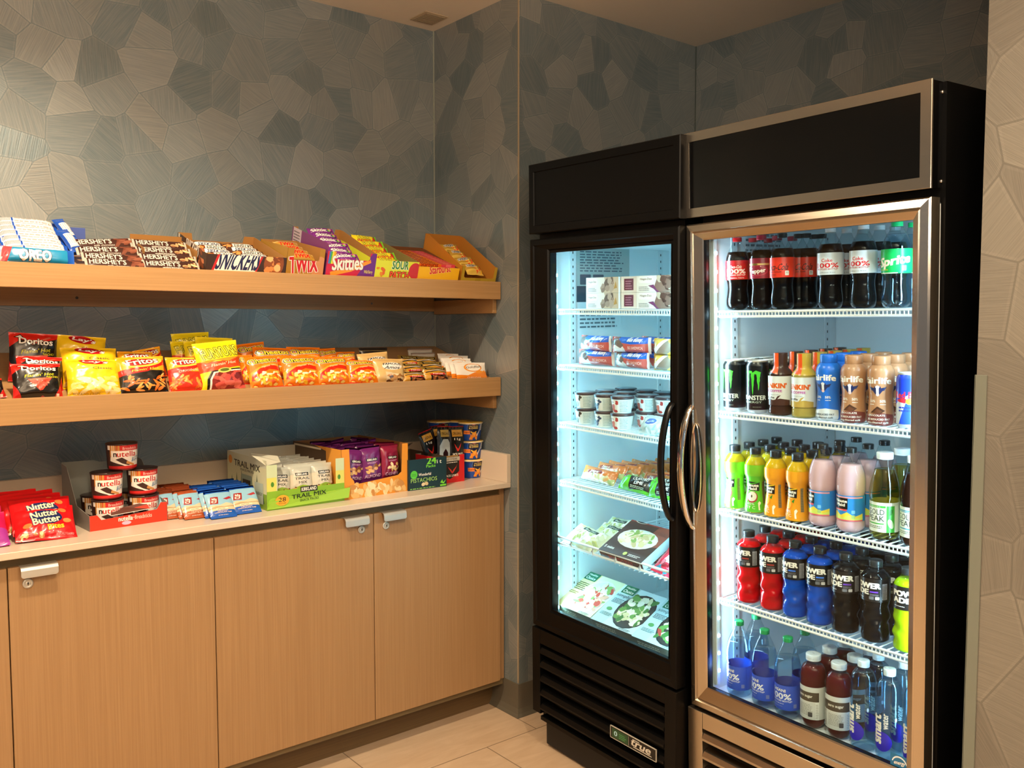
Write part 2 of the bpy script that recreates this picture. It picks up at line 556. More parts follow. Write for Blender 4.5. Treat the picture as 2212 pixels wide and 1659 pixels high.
def cabinet(x1, label, handles, filler):
    """two-door unit whose right edge is x1; handles: side of the pull on (right door, left door)"""
    r = root('base_cabinet', label, 'cabinet', Matrix.Translation((x1 - DW, 0, 0)))
    m = MB()
    x0, xr = -DW, DW + (.026 if filler else 0)
    m.box(x0, xr, DF + .02, -.001, .10, CT - .0205, '#5a4a33')
    m.build('carcass', M_DARKWOOD, r)
    m = MB(); m.box(x0, xr, -.4046, -.39, 0, .10); m.build('toe_kick', M_WOODSHADE, r)
    if filler:
        m = MB(); m.box(DW + .003, DW + .026, DF + .012, DF + .10, .1254, CT - .022); m.build('filler_panel', M_WOODV, r)
    for k, side in ((0, handles[0]), (1, handles[1])):
        a = 0 if k == 0 else -DW
        m = MB(); m.box(a + .0015, a + DW - .0015, DF, DF + .019, DB, DT, b=.0012)
        d = m.build('door', M_WOODV, r)
        cx = a + (.075 if side == 'L' else DW - .075) + (.0 if side == 'L' else 0)
        m = MB()
        w = .046
        pts = [(DF + .012, DT + .0018), (DF - .012, DT + .0018), (DF - .019, DT - .001), (DF - .023, DT - .008), (DF - .024, DT - .022)]
        th = .002
        for i in range(4):
            (ya, za), (yb, zb) = pts[i], pts[i + 1]
            rc = .0
            m.add([(cx - w, ya, za), (cx + w, ya, za), (cx + w, yb, zb), (cx - w, yb, zb),
                   (cx - w, ya + .001, za - th), (cx + w, ya + .001, za - th), (cx + w, yb + th, zb - .0005), (cx - w, yb + th, zb - .0005)],
                  [(0, 1, 2, 3), (7, 6, 5, 4), (0, 3, 7, 4), (1, 5, 6, 2), (2, 6, 7, 3), (0, 4, 5, 1)])
        # rounded lower corners of the lip
        yb, zb = pts[-1]
        m.add([(cx - w, yb, zb), (cx + w, yb, zb), (cx + w - .002, yb, zb - .004), (cx + w - .006, yb, zb - .006), (cx - w + .006, yb, zb - .006), (cx - w + .002, yb, zb - .004),
               (cx - w, yb + th, zb), (cx + w, yb + th, zb), (cx + w - .002, yb + th, zb - .004), (cx + w - .006, yb + th, zb - .006), (cx - w + .006, yb + th, zb - .006), (cx - w + .002, yb + th, zb - .004)],
              [(0, 1, 2, 3, 4, 5), (11, 10, 9, 8, 7, 6)] + [(i, 6 + i, 6 + (i + 1) % 6, (i + 1) % 6) for i in range(6)])
        m.build('door_pull', M_ALU, d)
        lx = a + (.048 if side == 'L' else DW - .05)
        Ml = Matrix.Translation((lx, DF, DT - .048)) @ Matrix.Rotation(math.radians(90), 4, 'X')
        m = MB(); m.lathe([(.0135, 0), (.0135, .004), (.012, .0052), (.0075, .0052), (.0068, .0040), (.0062, .0048)], 24, '#a9a69c', M=Ml)
        m.box(-.001, .001, -.0045, .0045, .0046, .0052, '#141414', mat=1, M=Ml); m.lathe([(.002, .0047), (.002, .0053)], 10, '#141414', mat=1, M=Ml @ Matrix.Translation((0, .001, 0)))
        m.build('lock', [M_ALU, M_BLACK], d)
    return r


cabinet(XR, 'oak laminate cabinet with two doors at the wall corner under the boxed snacks', ('L', 'R'), True)
cabinet(XR - 2 * DW, 'oak laminate cabinet with two doors under the red cookie bags, left of its twin', ('L', 'R'), False)

# countertop with upstands
r = root('countertop', 'cream quartz counter with low upstands along the wall and at its right end', 'countertop', Matrix.Translation((0, 0, 0)))
m = MB(); m.box(-3.0, -.001, -CD, -.001, CT - .02, CT, b=.0015); m.build('worktop_slab', M_QUARTZ, r)
m = MB(); m.box(-3.0, -.021, -.02, -.001, CT, CT + .118, b=.001); m.build('backsplash', M_QUARTZ, r)
m = MB(); m.box(-.021, -.001, -CD, -.001, CT, CT + .1104, b=.001); m.build('side_splash', M_QUARTZ, r)

# ------------------------------------------------------------------ sloped wall shelves
SY = .4606
TILT = math.atan(.30)


def wall_shelf(zt, zb, label, rail_lo, rail_z):
    r = root('wall_shelf', label, 'shelf', Matrix.Translation((0, 0, zb)))
    h = zt - zb
    m = MB(); m.box(-3.0, -.004, -SY, -SY + .019, 0, h, b=.001); m.build('fascia', M_WOODH, r)
    m = MB()
    lift = .025 if zb > 1.5 else .030
    y0, z0, z1 = -SY + .0195, .006 + lift, .006 + lift + .44 * .30
    m.add([(-3.0, y0, z0), (-.004, y0, z0), (-.004, -.002, z1), (-3.0, -.002, z1), (-3.0, y0, z0 + .018), (-.004, y0, z0 + .018), (-.004, -.002, z1 + .018), (-3.0, -.002, z1 + .018)],
          [(3, 2, 1, 0), (4, 5, 6, 7), (0, 1, 5, 4), (2, 3, 7, 6), (1, 2, 6, 5), (0, 4, 7, 3)])
    m.build('shelf_board', M_WOODH, r)
    m = MB(); m.box(-3.0, -.019, -.019, -.001, rail_z - zb, .10); m.build('back_rail', M_WOODH, r)
    m = MB(); m.box(-.019, -.001, -.43, -.019, rail_lo - zb, .004, b=.0008); m.build('side_rail', M_WOODH, r)
    for px in (.321, 1.42):
        m = MB(); m.lathe([(.0045, 0), (.0045, .0015), (.003, .0025)], 12, '#3c3a34' if px > 1 else '#7a7a72', M=Matrix.Translation((-px, -.019, rail_z + .028 - zb)) @ Matrix.Rotation(math.radians(90), 4, 'X'))
        m.build('screw', M_PLASTIC, r)
    return r


wall_shelf(1.691, 1.6232, 'upper oak wall shelf holding candy boxes', 1.570, 1.583)
wall_shelf(1.3208, 1.2487, 'lower oak wall shelf holding chip bags', 1.197, 1.205)

# ------------------------------------------------------------------ refrigerators
def rect(u0, u1, z0, z1, x):
    return [(x, -u0, z0), (x, -u1, z0), (x, -u1, z1), (x, -u0, z1)]


def ins(t, d, x):
    return rect(t[0] + d, t[1] - d, t[2] + d, t[3] - d, x)


def ub(m, x0, x1, u0, u1, z0, z1, col='#808080', mat=0, b=0.0):
    return m.box(x0, x1, -u0, -u1, z0, z1, col, mat, b=b)


M_LED1 = emis('led_cyan', '#8fe6ff', 22)
M_LED2 = emis('led_white', '#c4ecff', 5)
M_SHEET = simple('white_liner', '#dfe6e8', rough=.4, noise_amt=.03, nscale=12)


def fridge(M, rootname, label, cat, W, door, glass, header, kick, H, liner, shelves, led, steel_front, led_col, led_pow, side, bl=0.0, lo=0.0):
    r = root(rootname, label, cat, M)
    u0, u1, lz0, lz1, ld = liner
    # outer body: five slabs round the liner
    m = MB()
    ub(m, .048, .76, bl, u0 - .004, .10, H - .003); ub(m, .048, .76, u1 + .004, side, .10, H - .003)
    ub(m, .048, .76, u0 - .004, u1 + .004, lz1 + .004, H - .003); ub(m, .048, .76, u0 - .004, u1 + .004, .10, lz0 - .004)
    ub(m, ld + .004, .76, u0 - .004, u1 + .004, lz0 - .004, lz1 + .004)
    m.build('cabinet_body', M_BLACK, r)
    m = MB(); ub(m, .050, .74, .012, side - .012, .008, .10, '#080808', b=.004); ub(m, .050, .07, .012, side - .012, .10, .147, '#080808')
    m.build('base_plinth', M_RUBBERB, r)
    # liner (open box)
    t = .003
    m = MB()
    ub(m, .05, ld, u0 - t, u0, lz0, lz1); ub(m, .05, ld, u1, u1 + t, lz0, lz1)
    ub(m, .05, ld, u0, u1, lz1, lz1 + t); ub(m, .05, ld, u0, u1, lz0 - t, lz0); ub(m, ld, ld + t, u0, u1, lz0, lz1)
    m.build('liner', M_SHEET, r)
    # slotted shelf standards on both side walls
    for k, (uu, s) in enumerate(((u0, 1), (u1, -1))):
        for xx in (.155, ld - .05):
            m = MB(); ub(m, xx - .012, xx + .012, uu, uu + s * .004, lz0 + .02, lz1 - .005, '#d5dcde')
            z = lz0 + .05
            while z < lz1 - .02:
                ub(m, xx - .002, xx + .002, uu + s * .0035, uu + s * .0046, z, z + .008, '#2b3034'); z += .0245
            m.build('shelf_standard', M_PLASTIC, r)
    # wire shelves
    for sz, basket in shelves:
        m = MB()
        xf, xb = .072, ld - .03
        a, b = u0 + .012, u1 - .012
        if basket:
            xf = .050
            for z in (sz, sz - .022):
                m.tube([(xf + .03, -a, z), (xf, -(a + .012), z + .004), (xf, -(b - .012), z + .004), (xf + .03, -b, z)], .0042, '#e8eef0', 8)
            for uu in [a + .10, a + .21, a + .32, a + .43]:
                m.tube([(xf + .001, -uu, sz + .004), (xf - .004, -uu, sz - .01), (xf + .001, -uu, sz - .020), (xf + .02, -uu, sz - .022)], .005, '#e8eef0', 8)
        else:
            m.tube([(xf, -a, sz - .003), (xf, -b, sz - .003)], .0036, '#eef3f5', 8)
            m.tube([(xf, -a, sz - .0165), (xf, -b, sz - .0165)], .0036, '#eef3f5', 8)
            n = int((b - a) / .0105)
            for i in range(n):
                uu = a + (b - a) * (i + .5) / n
                m.tube([(xf + .0015, -uu, sz - .001), (xf - .0012, -uu, sz - .006), (xf - .0012, -uu, sz - .0135), (xf + .0015, -uu, sz - .018)], .0016, '#f2f6f7', 5)
        if basket:
            sz_, sz = sz, sz - .024
        n = int((b - a) / .021)
        for i in range(n):
            uu = a + (b - a) * (i + .5) / n
            m.tube([(xf, -uu, sz - .0022), (xb, -uu, sz - .0022)], .0019, '#e6ecee', 5)
        for xx in (xf + .13, xf + .30, xb):
            m.tube([(xx, -a, sz - .006), (xx, -b, sz - .006)], .003, '#e6ecee', 6)
        for uu in (a, b):
            m.tube([(xf, -uu, sz - .004), (xb, -uu, sz - .004)], .003, '#e6ecee', 6)
        sh = m.build('wire_shelf', M_PLASTIC, r)
        for uu, s in ((a, 1), (b, -1)):
            m = MB(); m.add([(.145, -(uu - s * .008), sz - .006), (.175, -(uu - s * .008), sz - .006), (.160, -(uu - s * .008), sz - .026), (.145, -(uu + s * .012), sz - .006), (.175, -(uu + s * .012), sz - .006), (.160, -(uu + s * .004), sz - .02)],
                            [(0, 1, 2), (5, 4, 3), (0, 3, 4, 1), (1, 4, 5, 2), (2, 5, 3, 0)], '#c9d2d5')
            m.build('shelf_clip', M_PLASTIC, sh)
    # LED strips behind the door frame
    for uu, s in ((u0 + .002 + lo, 1), (u1 - .002 - lo, -1)):
        m = MB(); ub(m, .052, .066, uu, uu + s * .014, lz0 + .02, lz1 - .03, '#e8f4f8', b=.002)
        st = m.build('led_strip', M_PLASTIC, r)
        z = lz0 + .06
        led = None
        while z < lz1 - .06:
            if led is None:
                m = MB(); ub(m, .055, .063, uu + s * .014, uu + s * .0175, z, z + .009, '#ffffff'); led = m.build('led', led_col[0], st); zl = z
            else:
                e = led.copy(); COL.objects.link(e); e.parent = st; e.location = (0, 0, z - zl)
            z += .0527
        c = (lz0 + lz1) / 2
        L = light('led_lamp', 'AREA', (0, 0, 0), (0, 0, 1), led_pow, led_col[1], .020, lz1 - lz0 - .12, spot=math.radians(175))
        L.parent = r
        v = Vector((.72, -s * .69, 0)).normalized()
        zax = -v; yax = Vector((0, 0, 1)); xax = yax.cross(zax)
        L.matrix_local = Matrix(((xax.x, yax.x, zax.x, .062), (xax.y, yax.y, zax.y, -(uu + s * .024)), (xax.z, yax.z, zax.z, c), (0, 0, 0, 1)))
    # door
    de = root('door', '', None); de.parent = r
    del de['label']
    fm = M_STEEL if steel_front else M_BLACK
    m = MB()
    if steel_front:
        loops = [ins(door, .003, .044), ins(door, 0, .040), ins(door, 0, .004), ins(door, .004, 0), ins(door, .021, -.004), ins(door, .024, .003), ins(door, .028, .001)]
        m.rings(loops, '#b9a993', 0)
        g = [abs(glass[0] - door[0] - .0), 0]
        m.rings([ins(door, .028, .001), rect(glass[0] - .004, glass[1] + .004, glass[2] - .004, glass[3] + .004, .007), rect(*glass, .009)], '#b9a993', 0)
    else:
        loops = [ins(door, .003, .044), ins(door, 0, .040), ins(door, 0, .004), ins(door, .004, 0), ins(door, .020, -.001), ins(door, .024, .003),
                 rect(glass[0] - .012, glass[1] + .012, glass[2] - .012, glass[3] + .012, .006), rect(glass[0] - .008, glass[1] + .008, glass[2] - .008, glass[3] + .008, .012), rect(*glass, .012)]
        m.rings(loops, '#101010', 0)
    m.build('door_frame', fm, de)
    m = MB()
    m.rings([rect(*glass, .009), rect(*glass, .020), rect(glass[0] - .012, glass[1] + .012, glass[2] - .012, glass[3] + .012, .022), rect(glass[0] - .012, glass[1] + .012, glass[2] - .012, glass[3] + .012, .046), rect(door[0] + .004, door[1] - .004, door[2] + .004, door[3] - .004, .046)], '#0b0c0d')
    m.build('gasket', M_PLASTICB, de)
    m = MB(); m.box(.014, .018, -glass[1] + .0005, -glass[0] - .0005, glass[2] + .0005, glass[3] - .0005); m.build('glass_pane', M_GLASS, de)
    return r, de


M_RUBBERB = simple('black_rubber', '#131313', rough=.6)
M_PLASTICB = simple('black_plastic', '#08090a', rough=.3, noise_amt=.02, spec=.3)

# --- freezer (black)
F1, D1 = fridge(M1, 'freezer', 'black glass-door freezer with frozen food, between the wall corner and the steel-framed refrigerator', 'freezer',
                .686, (.003, .684, .464, 1.813), (.103, .646, .543, 1.765), None, None, 2.063,
                (.045, .655, .468, 1.79, .64), [(1.578, 0), (1.388, 0), (1.189, 0), (.985, 0), (.787, 1)], None, False,
                (M_LED1, (.36, .82, 1.0)), 4.6, .662, lo=.012)
m = MB(); m.rings([rect(0, .686, 1.832, 2.063, .07), rect(0, .686, 1.832, 2.063, .003), ins((0, .686, 1.832, 2.063), .003, 0), ins((0, .686, 1.832, 2.063), .026, 0), ins((0, .686, 1.832, 2.063), .028, .004)], '#0e0e0e', close=True)
m.build('header_panel', M_BLACK, F1)


def louvres(r, u0, u1, zs, h, mat, col):
    m = MB()
    for z in zs:
        pts = [(.004, z), (-.004, z - .006), (-.005, z - .012), (.0, z - h * .55), (.020, z - h * .75), (.020, z - h * .70), (.006, z - h * .45), (.006, z - .01)]
        pts = [(.028, z + .004), (.006, z - .002), (-.002, z - h * .28), (-.001, z - h * .42), (.008, z - h * .52), (.012, z - h * .5), (.007, z - h * .36), (.010, z - .012), (.028, z - .006)]
        vs = [(x, -u0, zz) for x, zz in pts] + [(x, -u1, zz) for x, zz in pts]
        n = len(pts)
        m.add(vs, [(i, (i + 1) % n, n + (i + 1) % n, n + i) for i in range(n)] + [tuple(range(n))[::-1], tuple(range(n, 2 * n))], col)
    return m.build('grille_louvres', mat, r)


m = MB(); ub(m, 0, .05, 0, .0425, .147, .456, '#0f0f0f', b=.001); ub(m, 0, .05, .640, .686, .147, .456, '#0f0f0f', b=.001); ub(m, .001, .05, .0425, .640, .405, .456, '#0f0f0f', b=.001)
ub(m, .002, .05, .0425, .640, .126, .140, '#0f0f0f'); ub(m, .05, .052, .0425, .640, .14, .405, '#050505')
m.build('grille_frame', M_BLACK, F1)
louvres(F1, .044, .639, [.392, .342, .290, .238, .186], .052, M_BLACK, '#121212')

# --- refrigerator (steel)
F2, D2 = fridge(M2, 'refrigerator', 'steel-framed glass-door refrigerator full of bottled and canned drinks, by the taupe wall', 'refrigerator',
                .72, (.011, .718, .405, 1.803), (.069, .674, .473, 1.757), None, None, 2.055,
                (.052, .712, .445, 1.79, .66), [(1.560, 0), (1.275, 0), (.991, 0), (.726, 0)], None, True,
                (M_LED2, (.62, .86, 1.0)), 5.2, .726, .034)
hd = (0, .718, 1.821, 2.054)
m = MB(); m.rings([ins(hd, 0, .006), ins(hd, 0, .001), ins(hd, .001, 0), ins(hd, .0255, 0), ins(hd, .026, .002)], '#b9a993'); 
h_ = m.build('header_frame', M_STEEL, F2)
m = MB(); m.rings([ins(hd, .0255, .003)], '#000000'); ub(m, .003, .07, .001, .717, 1.823, 2.052, '#0a0706'); m.build('header_sign', M_BLACKGLOSS, F2)
for z in (2.03, 1.838):
    m = MB(); m.lathe([(.0045, 0), (.004, .002), (.002, .0032)], 12, '#c8c4ba', M=Matrix.Translation((.045, -.717, z)) @ Matrix.Rotation(math.radians(90), 4, 'X')); m.build('screw', M_CHROME, F2)
m = MB(); ub(m, .0, .05, 0, .0535, .12, .394, b=.001); ub(m, .001, .05, .0545, .665, .345, .394, b=.001); ub(m, 0, .05, .666, .718, .12, .394, b=.001)
m.build('grille_frame', M_STEEL, F2)
m = MB(); ub(m, .05, .052, .0545, .665, .12, .345, '#050505'); m.build('grille_backing', M_BLACK, F2)
louvres(F2, .055, .664, [.332, .277, .222, .167], .054, M_STEEL, '#b9a993')


def handle(de, u, z0, z1, out, mat, w, t, extra):
    m = MB()
    N = 26
    pts = []
    for i in range(N + 1):
        q = i / N
        z = z0 + (z1 - z0) * q
        pts.append((-out * math.sin(math.pi * q) ** .62 - .001, z))
    vs, fs = [], []
    for i, (x, z) in enumerate(pts):
        a, b = pts[max(0, i - 1)], pts[min(N, i + 1)]
        tx, tz = b[0] - a[0], b[1] - a[1]; l = math.hypot(tx, tz); nx, nz = tz / l, -tx / l
        for du, dn in ((-w / 2, -t / 2), (-w / 2 + .002, -t / 2 - .002), (w / 2 - .002, -t / 2 - .002), (w / 2, -t / 2), (w / 2, t / 2), (-w / 2, t / 2)):
            vs.append((x + nx * dn, -(u + du), z + nz * dn))
    for i in range(N):
        for k in range(6):
            fs.append((i * 6 + k, i * 6 + (k + 1) % 6, (i + 1) * 6 + (k + 1) % 6, (i + 1) * 6 + k))
    fs += [tuple(range(6)), tuple(N * 6 + k for k in range(6))[::-1]]
    m.add(vs, fs, '#0a0a0a', 0, True)
    if extra:
        # polished oval grip plate on the frame
        zc, zh = (z0 + z1) / 2, (z1 - z0) / 2 * .72
        ring = [(-.002, -(u + .016 + .018 * math.cos(a)), zc + zh * math.sin(a)) for a in [2 * math.pi * k / 40 for k in range(40)]]
        m.tube(ring, .0022, '#d9d4ca', 6, closed=True, up=(1, 0, 0))
        m.add([(-.001, y, z) for _, y, z in ring], [tuple(range(40))], '#d9d4ca')
    return m.build('handle', mat, de)


handle(D1, .664, .972, 1.310, .046, M_PLASTICB, .020, .008, False)
handle(D2, .026, .938, 1.292, .048, M_CHROME, .020, .006, True)

# ------------------------------------------------------------------ printed artwork as thin coloured facets on a surface
def R(x0, y0, x1, y1, c):
    return ('p', [[(x0, y0), (x1, y0), (x1, y1), (x0, y1)]], c)


def E(cx, cy, rx, ry, c, rot=0, n=18, a0=0, a1=360):
    q = math.radians(rot)
    pts = []
    for k in range(n):
        t = math.radians(a0 + (a1 - a0) * k / (n if a1 - a0 == 360 else n - 1))
        x, y = rx * math.cos(t), ry * math.sin(t)
        pts.append((cx + x * math.cos(q) - y * math.sin(q), cy + x * math.sin(q) + y * math.cos(q)))
    return ('p', [pts], c)


def P(pts, c):
    tris = tessellate_polygon([[Vector((x, y, 0)) for x, y in pts]])
    return ('p', [[pts[i] for i in t] for t in tris], c)


def RR(x0, y0, x1, y1, r, c):
    pts = []
    for cx, cy, a in ((x1 - r, y1 - r, 0), (x0 + r, y1 - r, 90), (x0 + r, y0 + r, 180), (x1 - r, y0 + r, 270)):
        for k in range(4):
            t = math.radians(a + 30 * k)
            pts.append((cx + r * math.cos(t), cy + r * math.sin(t)))
    return ('p', [pts], c)


def BL(seed, x0, y0, x1, y1, n, r, cols, el=.6):
    """heap of irregular pieces (photographed food) in a region"""
    rnd = random.Random(seed)
    out = []
    for i in range(n):
        cx, cy = rnd.uniform(x0, x1), rnd.uniform(y0, y1)
        a, b, q = r * rnd.uniform(.7, 1.3), r * el * rnd.uniform(.6, 1.2), rnd.uniform(0, math.pi)
        c = cols[i % len(cols)]
        pts = []
        for k in range(9):
            t = 2 * math.pi * k / 9
            f = rnd.uniform(.82, 1.12)
            x, y = a * f * math.cos(t), b * f * math.sin(t)
            pts.append((cx + x * math.cos(q) - y * math.sin(q), cy + x * math.sin(q) + y * math.cos(q)))
        out.append(('q', [pts], c))
    return out


def LN(x0, y0, x1, y1, n, c, seed=1, h=.45):
    """lines of small print drawn as broken bars"""
    rnd = random.Random(seed)
    ps = []
    st = (y1 - y0) / n
    for i in range(n):
        x = x0
        e = x1 - rnd.random() * (x1 - x0) * .25
        while x < e:
            w = rnd.uniform(.05, .16) * (x1 - x0)
            ps.append([(x, y0 + i * st), (min(e, x + w), y0 + i * st), (min(e, x + w), y0 + (i + h) * st), (x, y0 + (i + h) * st)])
            x += w + .03 * (x1 - x0)
    return ('p', ps, c)


_gl = {}


def glyphs(s, b):
    k = (s, round(b, 3))
    if k in _gl:
        return _gl[k]
    cu = bpy.data.curves.new('t', 'FONT')
    cu.body = s
    cu.offset = b
    cu.resolution_u = 2
    o = bpy.data.objects.new('t', cu)
    COL.objects.link(o)
    dg = bpy.context.evaluated_depsgraph_get()
    me = o.evaluated_get(dg).to_mesh()
    vs = [(v.co.x, v.co.y) for v in me.vertices]
    ps = [[vs[i] for i in p.vertices] for p in me.polygons]
    o.evaluated_get(dg).to_mesh_clear()
    bpy.data.objects.remove(o)
    bpy.data.curves.remove(cu)
    xs = [v[0] for v in vs]; ys = [v[1] for v in vs]
    _gl[k] = (ps, (min(xs), min(ys), max(xs), max(ys)))
    return _gl[k]


def T(s, cx, cy, w, h, c, sh=0.0, rot=0.0, b=.012, o=0.0, arc=0.0, vert=False):
    b0 = 0.0
    ps, (x0, y0, x1, y1) = glyphs(s, b0)
    sx = max(0.0, b - b0)
    if o:
        sh_ = [(o * math.cos(k * math.pi / 4) * 1.05 + (sx if math.cos(k * math.pi / 4) > 0 else -sx), o * math.sin(k * math.pi / 4) * 1.05) for k in range(8)] + [(0, 0)]
    elif sx > .006:
        sx *= .85
        sh_ = [(-sx, -sx * .6), (sx, sx * .6)] + ([(-sx, sx * .6), (sx, -sx * .6), (0, 0)] if sx > .021 else [])
    else:
        sh_ = [(0, 0)]
    q = math.radians(rot)
    lays = []
    for dx, dy in sh_:
        out = []
        for p in ps:
            r = []
            for x, y in p:
                X = ((x + dx - x0) / (x1 - x0) - .5) * w
                Y = ((y + dy - y0) / (y1 - y0) - .5) * h
                Y += arc * h * (1 - (2 * X / w) ** 2)
                X += sh * Y
                r.append((cx + X * math.cos(q) - Y * math.sin(q), cy + X * math.sin(q) + Y * math.cos(q)))
            out.append(r)
        lays.append(('q', out, c))
    lays[-1] = ('p', lays[-1][1], c)
    return lays


def TO(s, cx, cy, w, h, c, oc, o=.05, **k):
    """lettering with an outline"""
    return [T(s, cx, cy, w, h, oc, o=o, **k), T(s, cx, cy, w, h, c, **k)]


def clip(poly, f, hi):
    """part of a convex polygon where f<=hi and where f>=hi"""
    lo_, up_ = [], []
    n = len(poly)
    v = [f(p) - hi for p in poly]
    for i in range(n):
        p, q, a, b = poly[i], poly[(i + 1) % n], v[i], v[(i + 1) % n]
        if a <= 0:
            lo_.append(p)
        if a >= 0:
            up_.append(p)
        if a * b < 0:
            t = a / (a - b)
            m = (p[0] + (q[0] - p[0]) * t, p[1] + (q[1] - p[1]) * t)
            lo_.append(m); up_.append(m)
    return lo_, up_


def cuts(polys, f, step, off=0.0):
    if not step:
        return polys
    out = []
    for p in polys:
        vals = [(f(q) - off) / step for q in p]
        k0, k1 = math.floor(min(vals) + 1e-6) + 1, math.ceil(max(vals) - 1e-6) - 1
        for k in range(k0, k1 + 1):
            a, p = clip(p, f, k * step + off)
            if len(a) > 2:
                out.append(a)
            if len(p) < 3:
                break
        if len(p) > 2:
            out.append(p)
    return out


def SH(items, dy):
    out = []
    for it in items:
        if isinstance(it, list):
            out.append(SH(it, dy))
        else:
            out.append((it[0], [[(x, y + dy) for x, y in q] for q in it[1]], it[2]))
    return out


def lay(mb, items, surf, HH, du=0, dv=0, diag=False, mat=0, e0=.00025, es=.00005, smooth=True, flip=False, win=None, box=None):
    bx = box or (0, 100, 0, HH)
    if win:
        x0, x1, z = win
        for w in ((0, 100, -1, z), (0, x0, z, HH), (x1, 100, z, HH)):
            lay(mb, items, surf, HH, du, dv, diag, mat, e0, es, smooth, flip, None, w)
        return
    eps = e0
    flat = []

    def fl(its):
        for it in its:
            fl(it) if isinstance(it, list) else flat.append(it)
    fl(items)
    for kind, polys, c in flat:
        ps = []
        for p in polys:
            for f, hi, keep in ((lambda q: q[0], bx[1], 0), (lambda q: q[1], min(HH, bx[3]), 0), (lambda q: q[0], bx[0], 1), (lambda q: q[1], max(0, bx[2]), 1)):
                p = clip(p, f, hi)[keep]
                if len(p) < 3:
                    break
            if len(p) > 2:
                ps.append(p)
        ps = cuts(ps, lambda q: q[0], du)
        ps = cuts(ps, lambda q: q[1], dv)
        if diag:
            ps = cuts(ps, lambda q: q[0] / du - q[1] / dv, 1.0)
        vs, ix, fs = [], {}, []
        for p in ps:
            f = []
            for x, y in p:
                k = (round(x, 3), round(y, 3))
                if k not in ix:
                    ix[k] = len(vs); vs.append(surf(x / 100, y / HH, eps))
                if not f or f[-1] != ix[k]:
                    f.append(ix[k])
            if len(f) > 2 and f[0] == f[-1]:
                f.pop()
            if len(set(f)) > 2 and len(set(f)) == len(f):
                fs.append(tuple(f[::-1]) if flip else tuple(f))
        if fs:
            mb.add(vs, fs, c, mat, smooth)
        eps += es * (.35 if kind == 'q' else 1)


# ------------------------------------------------------------------ generic packages (front faces -Y, origin at the bottom centre)
def pillow(W, H, T_, col, art=(), seed=0, crimp=.010, wr=.0022, horiz=False, pinch=.05, back=None, nu=20, nv=24, pw=2.4, plump=.5):
    """sealed film bag or wrapper; horiz=True puts the crimped ends left and right"""
    mb = MB()
    HH = 100.0 * H / W
    rnd = random.Random(seed)
    ox, oz = rnd.uniform(0, 50), rnd.uniform(0, 50)

    def surf(a, b, eps=0.0, side=-1):
        s, t = a * 2 - 1, b * 2 - 1
        fs, ft = 1 - abs(s) ** pw, 1 - abs(t) ** (pw + 1)
        if horiz:
            c = max(0.0, 1 - crimp * 2 / W); k = min(1.0, abs(s) / c); fs = 1 - k ** (pw + 2); ft = 1 - abs(t) ** pw
        else:
            c = max(0.0, 1 - crimp * 2 / H); k = min(1.0, abs(t) / c); ft = 1 - k ** (pw + 1.5)
        th = T_ / 2 * max(0.0, fs * ft) ** plump
        x, z = s * W / 2, b * H
        if horiz:
            z = (H / 2) * (1 + t * (1 - pinch * (1 - abs(s) ** 2)))
            cr = .0005 * math.sin(z * 2200) if abs(s) > c else 0
        else:
            x *= (1 - pinch * (1 - t * t))
            cr = .0006 * math.sin(x * 1900) if abs(t) > c else 0
        e = .35 + .65 * max(abs(s), abs(t)) ** 2
        n1 = noise.noise(Vector((x * 30 + ox, z * 22 + oz, seed * 1.7)))
        n2 = 1 - abs(noise.noise(Vector((x * 55 + oz, z * 38 - ox, seed * 2.3)))) * 4
        sg = side
        w = wr * e * (n1 * 1.2) + wr * .45 * n2 * (1 if fs * ft > .02 else .3) * sg
        if fs * ft <= .0001:
            w = wr * e * n1 * 1.2
        return (x, sg * (th + eps) + w + cr, z)
    vs, fs = [], []
    for side in (-1, 1):
        o = len(vs)
        for j in range(nv + 1):
            for i in range(nu + 1):
                vs.append(surf(i / nu, j / nv, 0, side))
        for j in range(nv):
            for i in range(nu):
                a, b_, c, d = o + j * (nu + 1) + i, o + j * (nu + 1) + i + 1, o + (j + 1) * (nu + 1) + i + 1, o + (j + 1) * (nu + 1) + i
                fs += [(a, b_, c), (a, c, d)] if side < 0 else [(a, c, b_), (a, d, c)]
    n = len(fs) // 2
    bc = back or col
    mb.add(vs, fs, [col] * n + [bc] * n, 0, True)
    # close the rim
    rim = [(0, j) for j in range(nv + 1)] + [(i, nv) for i in range(1, nu + 1)] + [(nu, j) for j in range(nv - 1, -1, -1)] + [(i, 0) for i in range(nu - 1, 0, -1)]
    N_ = (nu + 1) * (nv + 1)
    rv = [j * (nu + 1) + i for i, j in rim]
    k = len(rv)
    mb.f += [(rv[i], rv[(i + 1) % k], N_ + rv[(i + 1) % k], N_ + rv[i]) for i in range(k)]
    mb.c += [lin(bc)] * k; mb.m += [0] * k; mb.s += [True] * k
    def facet(a, b, e):
        i, j = min(nu - 1, int(a * nu + 1e-7)), min(nv - 1, int(b * nv + 1e-7))
        f, g = a * nu - i, b * nv - j
        p00, p10, p11, p01 = (vs[j * (nu + 1) + i], vs[j * (nu + 1) + i + 1], vs[(j + 1) * (nu + 1) + i + 1], vs[(j + 1) * (nu + 1) + i])
        if f >= g:
            q = [p00[k] + f * (p10[k] - p00[k]) + g * (p11[k] - p10[k]) for k in range(3)]
        else:
            q = [p00[k] + g * (p01[k] - p00[k]) + f * (p11[k] - p01[k]) for k in range(3)]
        return (q[0], q[1] - e, q[2])
    if art:
        lay(mb, art, facet, HH, 100 / nu, HH / nv, True)
    return mb


